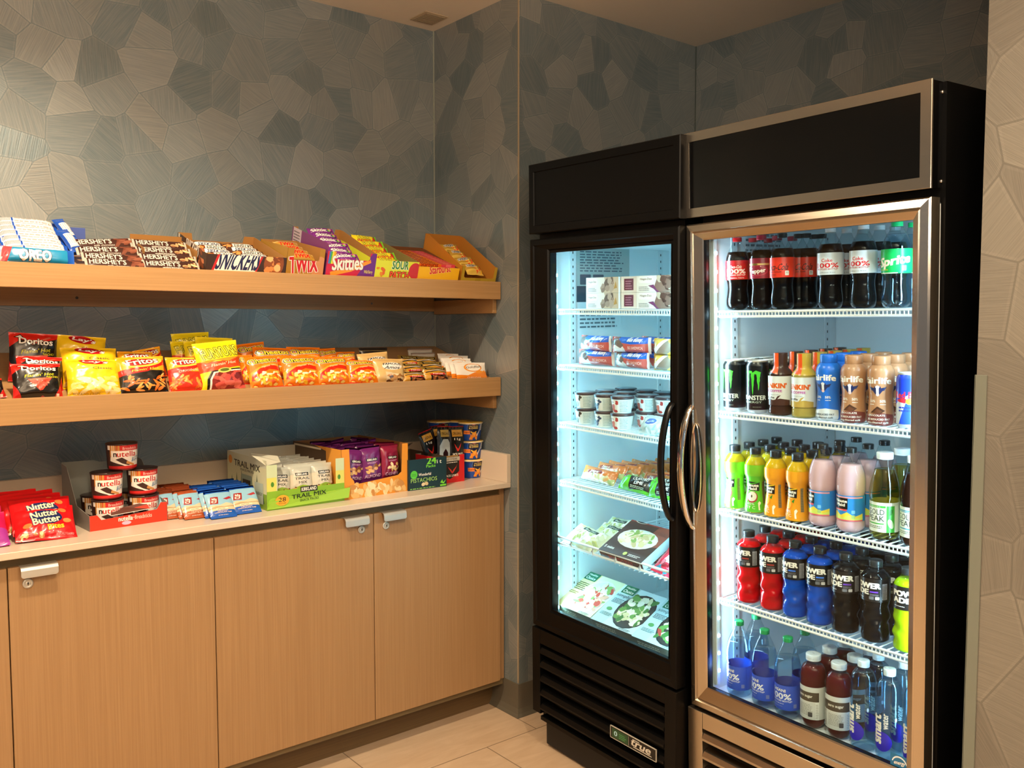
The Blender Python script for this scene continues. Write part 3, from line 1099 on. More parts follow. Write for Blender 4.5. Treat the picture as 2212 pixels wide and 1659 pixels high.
def carton(W, H, D, col, front=(), left=(), top=(), right=(), side_col=None, b=.0006, top_col=None):
    """closed box, origin bottom centre of its front face; front at y=0, depth to +y"""
    mb = MB()
    mb.box(-W / 2, W / 2, 0, D, 0, H, col, b=b)
    if front:
        lay(mb, front, lambda a, q, e: ((a - .5) * W, -e, q * H), 100 * H / W, smooth=False)
    if side_col:
        left = [R(0, 0, 100, 1000, side_col)] + list(left); right = [R(0, 0, 100, 1000, side_col)] + list(right)
    if left:
        lay(mb, left, lambda a, q, e: (-W / 2 - e, D * (1 - a), q * H), 100 * H / D, smooth=False)
    if right:
        lay(mb, right, lambda a, q, e: (W / 2 + e, D * a, q * H), 100 * H / D, smooth=False)
    if top_col:
        top = [R(0, 0, 100, 1000, top_col)] + list(top)
    if top:
        lay(mb, top, lambda a, q, e: ((a - .5) * W, q * D, H + e), 100 * D / W, smooth=False)
    return mb


def panel(mb, poly, O, eu, ev, th, out_col, in_col, art=(), size=None, win=None):
    """flat card panel: outer face printed, inner face kraft; poly in metres on (eu, ev); outward = ev x eu"""
    O, eu, ev = Vector(O), Vector(eu), Vector(ev)
    en = -(eu.cross(ev)).normalized() * -1
    n = len(poly)
    A = [O + eu * u + ev * v for u, v in poly]
    B = [p - en * th for p in A]
    mb.add(A + B, [tuple(range(n)), tuple(range(n, 2 * n))[::-1]] + [(i, n + i, n + (i + 1) % n, (i + 1) % n) for i in range(n)], [out_col, in_col] + [in_col] * n)
    if art:
        w, h = size
        lay(mb, art, lambda a, q, e: O + eu * (a * w) + ev * (q * h) + en * e, 100 * h / w, smooth=False, win=win)


def tray(W, D, hf, hb, cut, col, kraft, front=(), left=(), side_col=None, notch=None, corner=None, floor_=True, right=()):
    """open display box. hf front height at corners, cut=(x0,x1,z) window in the front, hb back height, notch=(x0,x1,z) in the back"""
    mb = MB(); t = .0014
    sc = side_col or col
    f = [(0, 0), (W, 0), (W, hf)]
    if cut:
        x0, x1, z = cut; r = min(.006, (hf - z) * .4)
        f += [(x1, hf), (x1, z + r), (x1 - r, z), (x0 + r, z), (x0, z + r), (x0, hf)]
    f += [(0, hf)]
    panel(mb, f, (-W / 2, 0, 0), (1, 0, 0), (0, 0, 1), t, col, kraft, front, (W, hf), (cut[0] / W * 100 + .5, cut[1] / W * 100 - .5, cut[2] / W * 100) if cut else None)
    sf = corner or hf
    s = [(0, 0), (D, 0), (D, sf), (D * .94, sf), (D * .1, hb), (0, hb)]
    panel(mb, s, (-W / 2, D, 0), (0, -1, 0), (0, 0, 1), t, sc, kraft, left, (D, max(hb, hf)))
    s2 = [(D - u, v) for u, v in s][::-1]
    panel(mb, s2, (W / 2, 0, 0), (0, 1, 0), (0, 0, 1), t, sc, kraft, right, (D, max(hb, hf)))
    bk = [(0, 0), (W, 0), (W, hb)]
    if notch:
        x0, x1, z = notch; bk += [(x1, hb), (x1 - .004, z), (x0 + .004, z), (x0, hb)]
    bk += [(0, hb)]
    panel(mb, bk, (W / 2, D, 0), (-1, 0, 0), (0, 0, 1), t, sc, kraft)
    if floor_:
        mb.box(-W / 2 + t, W / 2 - t, t, D - t, .0005, t + .0005, kraft)
    return mb


def cell(name, mb, mats):
    """make a mesh datablock once; returns it (object removed)"""
    o = mb.build(name, mats)
    me = o.data
    bpy.data.objects.remove(o)
    return me


def put(name, me, M, label, cat, group=None):
    o = bpy.data.objects.new(name, me)
    COL.objects.link(o)
    o.matrix_world = M
    return tag(o, label, cat, group)


def put_parts(name, parts, M, label, cat, group=None):
    r = root(name, label, cat, M, group)
    objs = []
    for pn, me, par in parts:
        o = bpy.data.objects.new(pn, me)
        COL.objects.link(o)
        o.parent = r if par is None else objs[par]
        objs.append(o)
    return r


def TR(x, y, z):
    return Matrix.Translation((x, y, z))


def RX(a):
    return Matrix.Rotation(math.radians(a), 4, 'X')


def RY(a):
    return Matrix.Rotation(math.radians(a), 4, 'Y')


def RZ(a):
    return Matrix.Rotation(math.radians(a), 4, 'Z')


def SCL(x, y, z):
    return Matrix.Diagonal((x, y, z, 1))


# ------------------------------------------------------------------ chip bags on the lower shelf
YEL, ORG, RED, BLK, WHT = '#f7c813', '#f07c0e', '#d8201c', '#16130f', '#f6f1e6'


def mount(lo, la, hi, ha):
    return None


A_DOR = [R(0, 0, 100, 150, '#15120f'), P([(0, 150), (0, 92), (22, 112), (60, 104), (100, 118), (100, 150)], '#d3231a'),
         P([(100, 0), (100, 60), (92, 30), (80, 0)], '#c22018'), P([(0, 0), (0, 55), (10, 25), (18, 0)], '#c22018'),
         P([(8, 118), (24, 128), (30, 114)], '#15120f'), P([(12, 119), (23, 125), (27, 116)], WHT),
         P([(38, 112), (46, 98), (86, 120), (82, 123), (47, 103), (42, 113)], '#c9604a'),
         TO('Doritos', 54, 108, 70, 17, WHT, '#15120f', .05, b=.03, rot=-2),
         T('Flamin\' Hot', 54, 82, 62, 11, '#e9df2a', sh=.3, rot=8, b=.012), T('NACHO', 80, 74, 24, 6, '#e9df2a', b=.02),
         P([(28, 66), (80, 72), (58, 26), (52, 24)], '#e8442c'), P([(28, 66), (80, 72), (74, 66), (34, 61)], '#f06a4a'),
         BL(5, 36, 40, 72, 66, 16, 3, ['#c2301c', '#f2805c', '#a82415']), P([(48, 0), (70, 0), (58, 10)], '#b2414a'), R(86, 4, 92, 14, WHT)]
A_LAY = [R(0, 0, 100, 150, '#f3c91c'), P([(0, 0), (0, 60), (40, 20), (60, 0)], '#eab90f'),
         E(50, 118, 27, 13, '#b3171c', rot=-10), TO("Lay's", 54, 116, 46, 15, WHT, '#b3171c', .03, b=.03, sh=.2, rot=-12),
         T('Classic', 66, 92, 38, 8, '#4a4432', b=.004), BL(9, 28, 10, 88, 55, 26, 13, ['#f5dc7c', '#f9e9a4', '#eecb55', '#fbf0c0'], .55),
         BL(10, 5, 10, 25, 40, 8, 8, ['#e2bd55', '#f0d27a']), T('POTATO CHIPS', 34, 7, 50, 5, '#8c7014', b=.005)]


def A_FRI(hot):
    a = [R(0, 0, 100, 150, '#f6a81a'), R(0, 0, 100, 78 if hot else 72, '#d9301a' if not hot else '#16120e'),
         P([(0, 62), (0, 82), (50, 92), (100, 118), (100, 100), (60, 74)], '#cf2318'),
         E(52, 110, 44, 20, '#f9c84a', rot=8), E(50, 110, 37, 14, '#c11f1e', rot=8)]
    a += TO('Fritos', 52, 112, 66, 22, WHT, '#5a1512', .04, b=.03, rot=8)
    a += [T('ORIGINAL' if not hot else "Flamin' Hot", 56, 82 if hot else 76, 60, 8, '#ffd24a' if hot else '#f4c7b0', sh=.25, rot=9)]
    a += [BL(12 if hot else 13, 8, 6, 92, 60 if hot else 55, 30, 11, ['#f07a28', '#f89a40', '#e2601a', '#f6b060'], .34)]
    return a


A_FUN = [R(0, 0, 100, 170, '#f2dc1c'), P([(0, 60), (0, 96), (50, 92), (100, 104), (100, 72), (50, 66)], '#e0481c'), P([(0, 96), (100, 104), (70, 90), (40, 96), (20, 90)], '#f39a2c'),
         TO('FUNYUNS', 53, 122, 84, 32, '#f2e640', '#2c3414', .06, b=.03, sh=-.1, rot=6), T("Flamin' Hot", 58, 84, 60, 9, '#ffe9c0', sh=.3, rot=6),
         P([(12, 0), (14, 40), (26, 64), (100, 66), (100, 0)], '#1a1710'), P([(18, 0), (20, 38), (30, 60), (100, 62), (100, 0)], '#f4efe2'), P([(22, 0), (24, 36), (34, 56), (100, 58), (100, 0)], '#8f2a24'),
         BL(15, 28, 4, 96, 54, 26, 10, ['#cf4a3c', '#e06a58', '#7c2018', '#d8584a'], .8), E(56, 62, 16, 8, '#d8d86a'), E(56, 63, 11, 5, '#5a6a1c')]
A_CHE = [R(0, 0, 100, 150, '#ef7c12'), P([(0, 30), (0, 62), (30, 84), (66, 96), (100, 92), (100, 60), (60, 74), (26, 58), (12, 26)], '#f6a42c'),
         P([(4, 30), (6, 54), (32, 78), (66, 90), (100, 84), (100, 66), (60, 72), (26, 54), (14, 28)], '#dd2a12'),
         BL(17, 14, 4, 94, 62, 34, 9, ['#f9d23a', '#fbe07a', '#e8541c', '#f6efd0', '#f2b01e'], .5), R(0, 0, 100, 7, '#d62c14'),
         T('Cheetos', 48, 112, 84, 20, WHT, o=.13, b=.03, rot=6), T('Cheetos', 48, 112, 84, 20, '#17140f', o=.08, b=.03, rot=6), T('Cheetos', 48, 112, 84, 20, '#f7cf3c', b=.035, rot=6),
         T("Flamin' Hot", 62, 88, 50, 7, '#ffd9a0', sh=.2, rot=14)]
A_AMO = [R(0, 0, 100, 150, '#d9b271'), E(56, 92, 34, 22, '#f4ece0'), T('FAMOUS', 56, 102, 60, 12, '#17140f', b=.03, arc=.3), T('Amos', 56, 84, 52, 18, '#17140f', b=.015, sh=.3),
         P([(34, 0), (30, 60), (96, 40), (100, 0)], '#e7d0a4'), BL(19, 38, 4, 96, 50, 30, 9, ['#a5703c', '#d9a86c', '#5a3418', '#c98f54'], .7)]
A_SNY = [R(0, 0, 100, 150, '#c9922c'), R(0, 98, 100, 150, '#8a6a2a'), RR(10, 104, 92, 134, 8, '#15120f'), RR(16, 110, 86, 128, 5, '#b9a25c'), T("SNYDER'S", 50, 119, 62, 12, '#15120f', b=.03),
         P([(6, 80), (60, 98), (100, 84), (100, 76), (60, 90), (8, 72)], '#15120f'), P([(8, 86), (60, 101), (98, 90), (60, 95)], WHT), P([(28, 0), (24, 62), (100, 54), (100, 0)], '#1a1510'),
         P([(22, 62), (84, 76), (88, 54), (24, 50)], '#cc1f24'), T('MINIS', 56, 62, 40, 10, WHT, b=.02), BL(21, 34, 4, 94, 46, 24, 8, ['#8a4a24', '#b06a38', '#6a3216', '#c9885a'], .6)]
A_GOL = [R(0, 0, 100, 110, '#f5f0e6'), P([(0, 0), (0, 30), (36, 26), (60, 44), (100, 52), (100, 0)], '#f08a22'), E(56, 72, 30, 26, '#f0982e'), E(57, 73, 25, 21, '#faf4e8'),
         T('Goldfish', 58, 76, 50, 14, '#15120f', b=.012, sh=.25, rot=8), E(76, 46, 12, 9, '#f59a1e'), P([(86, 50), (96, 58), (94, 42)], '#f59a1e'), T('CHEDDAR', 56, 14, 46, 7, '#ffe9d0', b=.02)]


def bagset(nm, W, H, T_, col, art, back, seeds, **k):
    return [(cell(nm, pillow(W, H, T_, col, art, s, back=back, **k), M_FILM), W, H) for s in seeds]


BAGS = {
    'dor': bagset('chip_bag', .125, .165, .045, '#15120f', A_DOR, '#8e1a14', (1, 2)),
    'lay': bagset('chip_bag', .13, .17, .05, '#f3c91c', A_LAY, '#d8b018', (3, 4), wr=.0034),
    'frh': bagset('chip_bag', .12, .16, .04, '#f6a81a', A_FRI(True), '#d08a18', (5,)),
    'fro': bagset('chip_bag', .12, .16, .04, '#f6a81a', A_FRI(False), '#d08a18', (6,)),
    'fun': bagset('chip_bag', .11, .175, .045, '#f2dc1c', A_FUN, '#b8b030', (7, 8)),
    'che': bagset('chip_bag', .11, .15, .045, '#ef7c12', A_CHE, '#e9e2da', (9, 10, 11)),
    'amo': bagset('cookie_bag', .10, .14, .035, '#d9b271', A_AMO, '#d9b271', (12,)),
    'sny': bagset('pretzel_bag', .10, .14, .03, '#c9922c', A_SNY, '#c9922c', (13,)),
    'gol': bagset('cracker_bag', .105, .11, .012, '#f5f0e6', A_GOL, '#e9e3da', (14,), wr=.001),
    'dark': bagset('cookie_bag', .10, .13, .03, '#1c1a18', [R(0, 100, 100, 150, '#2b2722'), R(0, 108, 100, 112, '#8a7a4a')], '#1c1a18', (15,)),
    'wht': bagset('cracker_bag', .10, .12, .015, '#b9b3a8', [R(0, 108, 100, 111, '#a8603c')], '#b9b3a8', (16,), wr=.0008),
}


def zs(zb, y):
    return zb + .024 + (.025 if zb > 1.5 else .030) + (y + SY - .0195) * .30


def lean_bag(key, i, L, Rr, top, y, lean, label, cat, group, name, zb=1.2487, rot=0.0, yaw=0.0, sc=None):
    """stand a bag on the sloped board at depth y, leaning back; L, Rr, top are where its edges are seen"""
    me, W, H = BAGS[key][i % len(BAGS[key])]
    z0 = zs(zb, y)
    d = Vector((0, math.sin(math.radians(lean)), math.cos(math.radians(lean))))
    nrm = Vector((0, -math.cos(math.radians(lean)), math.sin(math.radians(lean))))
    base = Vector((0, y, z0))

    def on(px, py):
        r = ray(px, py)
        t = (base - CAMP).dot(nrm) / r.dot(nrm)
        return CAMP + r * t
    pt = on((L + Rr) / 2, top)
    h = (pt - base).dot(d)
    a, b = on(L, top + 25), on(Rr, top + 25)
    w = b.x - a.x
    x = (a.x + b.x) / 2
    M = TR(x, y, z0) @ RZ(yaw) @ RX(-lean) @ RY(rot) @ SCL(w / W, .92, h / H)
    return put(name, me, M, label, cat, group)


def LB(key, i, L, R_, top, y, lean, label, rot=0, yaw=0, grp='chip bags on the lower shelf', cat='bag of chips', name='chip_bag'):
    return lean_bag(key, i, L, R_, top, y, lean, label, cat, grp, name, rot=rot, yaw=yaw)


LB('dor', 0, 22, 131, 786, -.405, 22, 'black and red tortilla chip bag in front, at the left end of the lower shelf', rot=1)
LB('dor', 1, 30, 131, 770, -.352, 20, 'black and red tortilla chip bag second in its row', rot=4)
LB('dor', 0, 11, 118, 720, -.27, 10, 'black and red tortilla chip bag tallest at the back of its row', rot=4)
LB('dor', 1, -92, 14, 822, -.395, 34, 'black and red tortilla chip bag slumped at the picture edge on the lower shelf', rot=-6)
LB('lay', 0, 138, 256, 777, -.405, 24, 'yellow potato chip bag in front on the lower shelf', rot=2)
LB('lay', 1, 128, 250, 752, -.345, 20, 'yellow potato chip bag in the middle of its row', rot=2)
LB('lay', 1, 113, 222, 726, -.27, 10, 'yellow potato chip bag at the back of its row', rot=5)
LB('frh', 0, 252, 357, 771, -.405, 23, 'orange corn chip bag with black lower half and red swoosh', rot=-1)
LB('fro', 0, 252, 330, 760, -.33, 18, 'orange corn chip bag behind the one with the black lower half', rot=2)
LB('fro', 0, 298, 360, 752, -.28, 12, 'orange corn chip bag tilted at the back of the corn chips', rot=-10)
LB('fro', 0, 358, 438, 772, -.405, 24, 'orange corn chip bag with red lower half in front', rot=1)
LB('fun', 0, 425, 522, 738, -.405, 14, 'tall yellow onion ring snack bag in front with red rings picture', rot=-5)
LB('fun', 1, 418, 500, 729, -.345, 14, 'yellow onion ring snack bag second in its row', rot=3)
LB('fun', 0, 395, 470, 738, -.315, 12, 'yellow onion ring snack bag third in its row', rot=2)
LB('fun', 1, 369, 440, 737, -.27, 10, 'yellow onion ring snack bag poking out to the left of its row', rot=0)
LB('fun', 0, 374, 456, 719, -.215, 4, 'yellow green onion ring snack bag at the very back', rot=-3)
che = [(533, 606, 770, -.405, 24, -2), (606, 684, 769, -.405, 24, 1), (680, 750, 771, -.405, 24, 0), (746, 812, 778, -.405, 28, 4)]
for i, (a, b, t, y, l, ro) in enumerate(che):
    LB('che', i, a, b, t, y, l, 'orange puffed cheese snack bag in the front row, %s' % ['beside the tall yellow bag', 'second from the tall yellow bag', 'third from the tall yellow bag', 'beside the tan cookie bag'][i], rot=ro)
for i, (a, b, t, y, l, ro, s) in enumerate([(513, 545, 767, -.36, 18, 3, 'just right of the tall yellow bag'), (516, 579, 741, -.27, 12, -6, 'at the back with its corner raised'), (544, 628, 751, -.33, 16, 3, 'behind the first front cheese bag'),
                                           (619, 692, 750, -.32, 16, 2, 'behind the second front cheese bag'), (688, 730, 753, -.30, 16, -3, 'narrow, between two others at the back'), (728, 770, 760, -.31, 16, 0, 'behind the last front cheese bag')]):
    LB('che', i + 1, a, b, t, y, l, 'orange puffed cheese snack bag in the second row, ' + s, rot=ro)
LB('amo', 0, 806, 872, 775, -.405, 18, 'tan cookie bag with white oval in front', rot=2, cat='bag of cookies', name='cookie_bag', grp='cookie bags on the lower shelf')
LB('amo', 0, 776, 843, 762, -.35, 14, 'tan cookie bag behind the front tan cookie bag', rot=-4, cat='bag of cookies', name='cookie_bag', grp='cookie bags on the lower shelf')
LB('dark', 0, 776, 838, 751, -.25, 6, 'dark cookie bag at the back behind the tan ones', cat='bag of cookies', name='cookie_bag', grp='cookie bags on the lower shelf')
PG = 'pretzel bags on the lower shelf'
for L_, R_, t, y, l, s in [(872, 922, 803, -.41, 30, 'in front beside the tan cookie bag'), (914, 968, 793, -.41, 28, 'in front beside the white cracker bags'), (868, 918, 785, -.36, 24, 'second, beside the tan cookie bag'),
                           (908, 958, 781, -.35, 24, 'second, beside the white cracker bags'), (862, 905, 768, -.29, 18, 'third, beside the tan cookie bag'), (893, 945, 770, -.29, 18, 'at the back of its row')]:
    LB('sny', 0, L_, R_, t, y, l, 'gold and black pretzel bag ' + s, grp=PG, cat='bag of pretzels', name='pretzel_bag', rot=3)
GG = 'cracker pouches on the lower shelf'
for k, (L_, R_, t, y, l) in enumerate([(984, 1051, 783, -.412, 20), (974, 1028, 784, -.39, 20), (963, 1022, 780, -.365, 20), (958, 1020, 774, -.335, 20), (952, 1014, 768, -.30, 18), (948, 993, 764, -.26, 16)]):
    LB('gol', 0, L_, R_, t, y, l, 'white and orange cracker pouch, %s in its row at the right end' % ['front one', 'second', 'third', 'fourth', 'fifth', 'last'][k], grp=GG, cat='pouch of crackers', name='cracker_pouch', rot=2)
for k, (L_, R_, t, y, l) in enumerate([(881, 936, 753, -.19, 6), (889, 942, 762, -.23, 8)]):
    LB('wht', 0, L_, R_, t, y, l, 'plain pale pouch %s behind the pretzel bags' % ['at the very back', 'next to last'][k], grp='pale pouches', cat='pouch', name='snack_pouch')

# ------------------------------------------------------------------ boxes of candy on the upper shelf
ZB1 = 1.6232
SLOPE = math.degrees(math.atan(.30))


def F1S(x, y=-.438, extra=0.0):
    return TR(x, y, zs(ZB1, y) + .0004) @ RX(SLOPE + extra)


def xr(L, Rr, py, y=-.438):
    a, b = hit(L, py, 1, y).x, hit(Rr, py, 1, y).x
    return (a + b) / 2, b - a


KR = '#a9783e'
# Snickers
x, w = xr(443, 614, 575)
art = [R(0, 0, 100, 60, '#3a2620'), P([(4, 0), (16, 36), (24, 39), (74, 39), (60, 0)], '#c2262c'), P([(7, 0), (18, 33), (24, 36), (70, 36), (58, 0)], WHT),
       T('SNICKERS', 40, 20, 52, 22, '#1a2350', sh=.35, b=.035), E(84, 18, 13, 17, '#8a4a26'), BL(31, 76, 8, 92, 30, 14, 5, ['#d98a4a', '#f0b878', '#7a3c1e', '#c97a3c'], .8)]
Mb = F1S(x)
put('candy_bar_box', cell('candy_bar_box', tray(w, .275, .070, .078, None, '#3a2620', KR, art, [T('SNICKERS', 52, 22, 44, 16, WHT, sh=.3, b=.03), BL(32, 78, 6, 92, 28, 9, 6, ['#c9764a', '#7a3c22']), R(3, 24, 9, 34, '#d8d2c4')], notch=(.035, w - .045, .055)), M_CARTON),
    Mb, 'brown open box of peanut candy bars with a white and blue front', 'candy box')
A_SN = [R(0, 0, 100, 40, '#4a2a20'), R(10, 3, 92, 22, WHT), T('SNICKERS', 52, 12, 66, 14, '#1a2350', sh=.3, b=.03, rot=180), R(10, 1, 92, 3, '#b0303a')]
A_SN2 = [R(0, 0, 100, 40, '#4a2a20'), R(26, 3, 96, 22, WHT), T('SATISFIES', 60, 12, 58, 14, '#17140f', sh=.3, b=.03, rot=180), BL(33, 4, 6, 24, 20, 7, 7, ['#d9924e', '#8a4a22'], .8)]
sn = [cell('candy_bar', pillow(.105, .032, .02, '#4a2a20', a, i, .006, .0008, True, .04, nu=16, nv=8), M_FILM) for i, a in enumerate((A_SN, A_SN2))]
for j in range(5):
    for i in range(2):
        put('candy_bar', sn[(i + j) % 2], Mb @ TR(-.052 + .108 * i, .03 + .043 * j, .036 + .002 * j) @ RX(-64) @ RZ(random.Random(j * 3 + i).uniform(-4, 4)),
            'brown candy bar in the brown open box, %s row, %s side' % (['front', 'second', 'middle', 'fourth', 'back'][j], ['near', 'far'][i]), 'candy bar', 'candy bars in the brown box')
# Twix
x, w = xr(615, 695, 570)
art = [R(0, 0, 100, 130, '#a67a24'), E(88, 30, 22, 30, '#c98a5a')] + [TO('TWIX', 45, 38, 74, 40, '#c4161e', WHT, .05, b=.045, rot=6)]
Mb = F1S(x)
put('candy_bar_box', cell('candy_bar_box', tray(w, .22, .104, .085, (.022, w - .018, .064), '#a67a24', KR, SH(art, 0), (T('36', 50, 20, 10, 8, '#3a2a10', b=.02),)), M_CARTON), Mb, 'gold open box of caramel bars with red lettering', 'candy box')
A_TW = [R(0, 0, 100, 40, '#b88a34'), T('TWIX', 50, 14, 60, 18, '#c4161e', b=.04), R(0, 24, 100, 26, '#e9d8a0')]
tw = cell('candy_bar', pillow(.09, .03, .018, '#b88a34', A_TW, 3, .006, .0008, True, .04, nu=14, nv=8), M_FILM)
for j in range(4):
    put('candy_bar', tw, Mb @ TR(0, .024 + .042 * j, .060 + .004 * j) @ RX(-62), 'gold caramel bar in the gold box, %s one' % ['front', 'second', 'third', 'back'][j], 'candy bar', 'caramel bars in the gold box')
# Skittles
x, w = xr(701, 806, 575)
art = [R(0, 0, 100, 110, '#c81e44'), P([(60, 0), (100, 60), (100, 0)], '#6a2a8a'), P([(50, 50), (100, 110), (100, 60), (70, 30)], '#a23a9a'), R(0, 70, 20, 100, '#d8142a')]
for k, cc in enumerate(['#3a7ac8', '#4aa84a', '#f2dc3a', '#f09a2a']):
    art.append(P([(2 + 3 * k, 25), (4 + 3 * k, 55), (9 + 2 * k, 80), (12 + 2 * k, 80), (8 + 3 * k, 52), (6 + 3 * k, 25)], cc))
art += [P([(10, 2), (50, 12), (90, 30), (88, 36), (48, 20), (8, 10)], '#f0982a'), TO('Skittles', 42, 28, 62, 26, WHT, '#7a1428', .03, b=.035, rot=3), T('Wild Berry', 86, 12, 18, 8, '#e9d86a', b=.015)]
Mb = F1S(x)
left = [R(0, 0, 100, 200, '#7a3a72'), R(3, 8, 26, 44, '#c9b8c0'), LN(5, 10, 24, 42, 9, '#4a3a44', 4), E(52, 26, 7, 6, '#6a6a72'), E(70, 20, 6, 5, '#a46a8a')]
put('candy_box', cell('candy_box', tray(w, .285, .100, .125, (.030, w - .024, .074), '#c81e44', KR, SH(art, 6), left, side_col='#7a3a72', notch=(.02, w - .02, .10)), M_CARTON), Mb, 'red and purple open box of fruit candies with a rainbow front', 'candy box')
A_SK = [R(0, 0, 100, 70, '#7a2a86'), TO('Skittles', 40, 26, 60, 16, WHT, '#5a1a60', .03, b=.03), BL(35, 62, 10, 94, 34, 12, 6, ['#e8542c', '#3a2a6a', '#8ac04a', '#d8a0c0'], .9), T('Wild Berry', 40, 8, 34, 7, '#f0b0d0', b=.01)]
sk = [cell('candy_pack', pillow(.10, .045, .028, '#7a2a86', A_SK, 20 + i, .007, .0018, True, .05, nu=16, nv=10), M_FILM) for i in range(2)]
for j in range(6):
    put('candy_pack', sk[j % 2], Mb @ TR(.002 * (j % 3 - 1), .024 + .042 * j, .055 + .009 * j) @ RX(-56) @ RZ([-3, 5, -6, 3, 4, -4][j]), 'purple fruit candy pack in the red and purple box, %s' % ['front one', 'second', 'third', 'fourth', 'fifth', 'back one'][j], 'candy pack', 'purple candy packs')
# sour gummies
x, w = xr(803, 899, 585)
art = [R(0, 0, 100, 110, '#d9df3a'), P([(0, 70), (30, 58), (60, 66), (100, 56), (100, 110), (0, 110)], '#6ab02e'), T('SOUR', 58, 32, 36, 16, WHT, o=.06, b=.04), T('SOUR', 58, 32, 36, 16, '#3a8a2a', b=.04), T('PATCH', 58, 12, 42, 14, '#17140f', o=.06, b=.04), T('PATCH', 58, 12, 42, 14, '#e8582a', b=.04),
       E(92, 22, 14, 16, '#c8343a'), BL(37, 8, 12, 24, 36, 5, 5, ['#e08a2a', '#d9642a'], .6), P([(40, 46), (46, 58), (50, 46), (58, 60), (64, 46), (72, 58), (76, 44)], '#17140f')]
Mb = F1S(x)
put('candy_box', cell('candy_box', tray(w, .265, .079, .092, None, '#d9df3a', '#8a7a44', SH(art, 3), notch=(.01, w - .01, .08)), M_CARTON), Mb, 'lime green open box of sour gummy candies', 'candy box')
A_SP = [R(0, 0, 100, 80, '#f0d822'), P([(84, 0), (100, 0), (100, 80), (88, 80), (80, 40)], '#7ac02e'), TO('SOUR', 40, 44, 48, 17, '#e9e23a', '#1c2412', .06, b=.04), TO('PATCH', 44, 24, 60, 17, '#f0822c', '#1c1a12', .06, b=.04), E(84, 36, 9, 12, '#d8342a'), BL(39, 30, 4, 70, 14, 8, 4, ['#17140f', '#2a3a14'], .6)]
spm = [cell('candy_pack', pillow(.105, .062, .026, '#f0d822', A_SP, 30 + i, .007, .002, True, .05, back='#7ac02e', nu=16, nv=10), M_FILM) for i in range(2)]
for j in range(5):
    put('candy_pack', spm[j % 2], Mb @ TR([.0, .002, -.004, -.002, -.006][j], .03 + .044 * j, .035 + .010 * j) @ RX(-58 + j * 2) @ RZ([3, -4, 2, -3, 4][j]), 'yellow sour gummy pack in the lime box, %s' % ['front one', 'second', 'middle', 'fourth', 'back one on top'][j], 'candy pack', 'yellow candy packs')
# chewy fruit sticks
x, w = xr(899, 987, 590)
art = [R(0, 0, 100, 100, '#f0b81e'), P([(0, 26), (26, 34), (44, 56), (60, 60), (40, 90), (0, 90)], '#c2304a'), RR(4, 44, 18, 62, 2, '#e8b0b8'), T('36', 11, 53, 9, 9, '#c2304a', b=.02), TO('Starburst', 52, 22, 50, 16, '#d8242c', '#f7d98a', .05, b=.03, rot=8)]
Mb = F1S(x)
put('candy_box', cell('candy_box', tray(w, .275, .064, .080, None, '#f0b81e', '#6e4524', SH(art, 10)), M_CARTON), Mb, 'yellow and red open box packed with chewy fruit sticks', 'candy box')
A_ST = [R(0, 0, 64, 40, '#f07022'), R(64, 0, 100, 40, '#e04a52'), T('Starburst', 34, 9, 44, 9, '#7a1a10', b=.02), R(0, 17, 100, 19, '#f9b04a'), R(76, 2, 90, 15, '#f0747a')]
stm = cell('candy_stick', (lambda mb: mb)(carton(w - .008, .018, .016, '#f07022', A_ST, top=[R(0, 0, 64, 60, '#f28a34'), R(64, 0, 100, 60, '#e8606a'), T('Starburst', 30, 9, 44, 8, '#8a2410', b=.02)], b=.001)), M_FILM)
for j in range(12):
    put('candy_stick', stm, Mb @ TR(0, .004 + .0218 * j, .048 + (.004 if j else -.004)) @ RX(-2), 'orange and pink chewy fruit stick, number %s from the front of the yellow box' % ['one', 'two', 'three', 'four', 'five', 'six', 'seven', 'eight', 'nine', 'ten', 'eleven', 'twelve'][j], 'candy stick', 'chewy fruit sticks')
# gold gummy bear bags in an orange box
x, w = xr(993, 1068, 590)
Mb = F1S(x)
put('candy_box', cell('candy_box', tray(w, .282, .074, .138, (.012, w - .012, .030), '#b98a1e', '#b5762a', [R(0, 0, 100, 130, '#b5962a'), R(40, 0, 56, 42, '#a5881e')], side_col='#b9791e', corner=.074), M_CARTON), Mb, 'tall sloped orange box of gold gummy bags at the right end of the upper shelf', 'candy box')
A_HA = [R(0, 0, 100, 90, '#b58a2c'), R(0, 0, 100, 26, '#d9b24a'), TO('HARIBO', 36, 48, 50, 15, '#17140f', WHT, .1, b=.04), BL(41, 50, 10, 94, 40, 14, 7, ['#f0b42c', '#e8541c', '#f7d85a', '#c2361c'], .7)]
ham = [cell('gummy_bag', pillow(.08, .06, .03, '#b58a2c', A_HA, 44 + i, .006, .0026, False, .05, nu=16, nv=12), M_FILM) for i in range(2)]
for j in range(4):
    put('gummy_bag', ham[j % 2], Mb @ TR(0, .022 + .055 * j, .036 + .014 * j) @ RX(-60) @ RZ([2, -8, 5, -3][j]), 'gold gummy candy bag in the tall orange box, %s' % ['front one', 'second', 'third', 'back one'][j], 'candy bag', 'gold gummy bags')
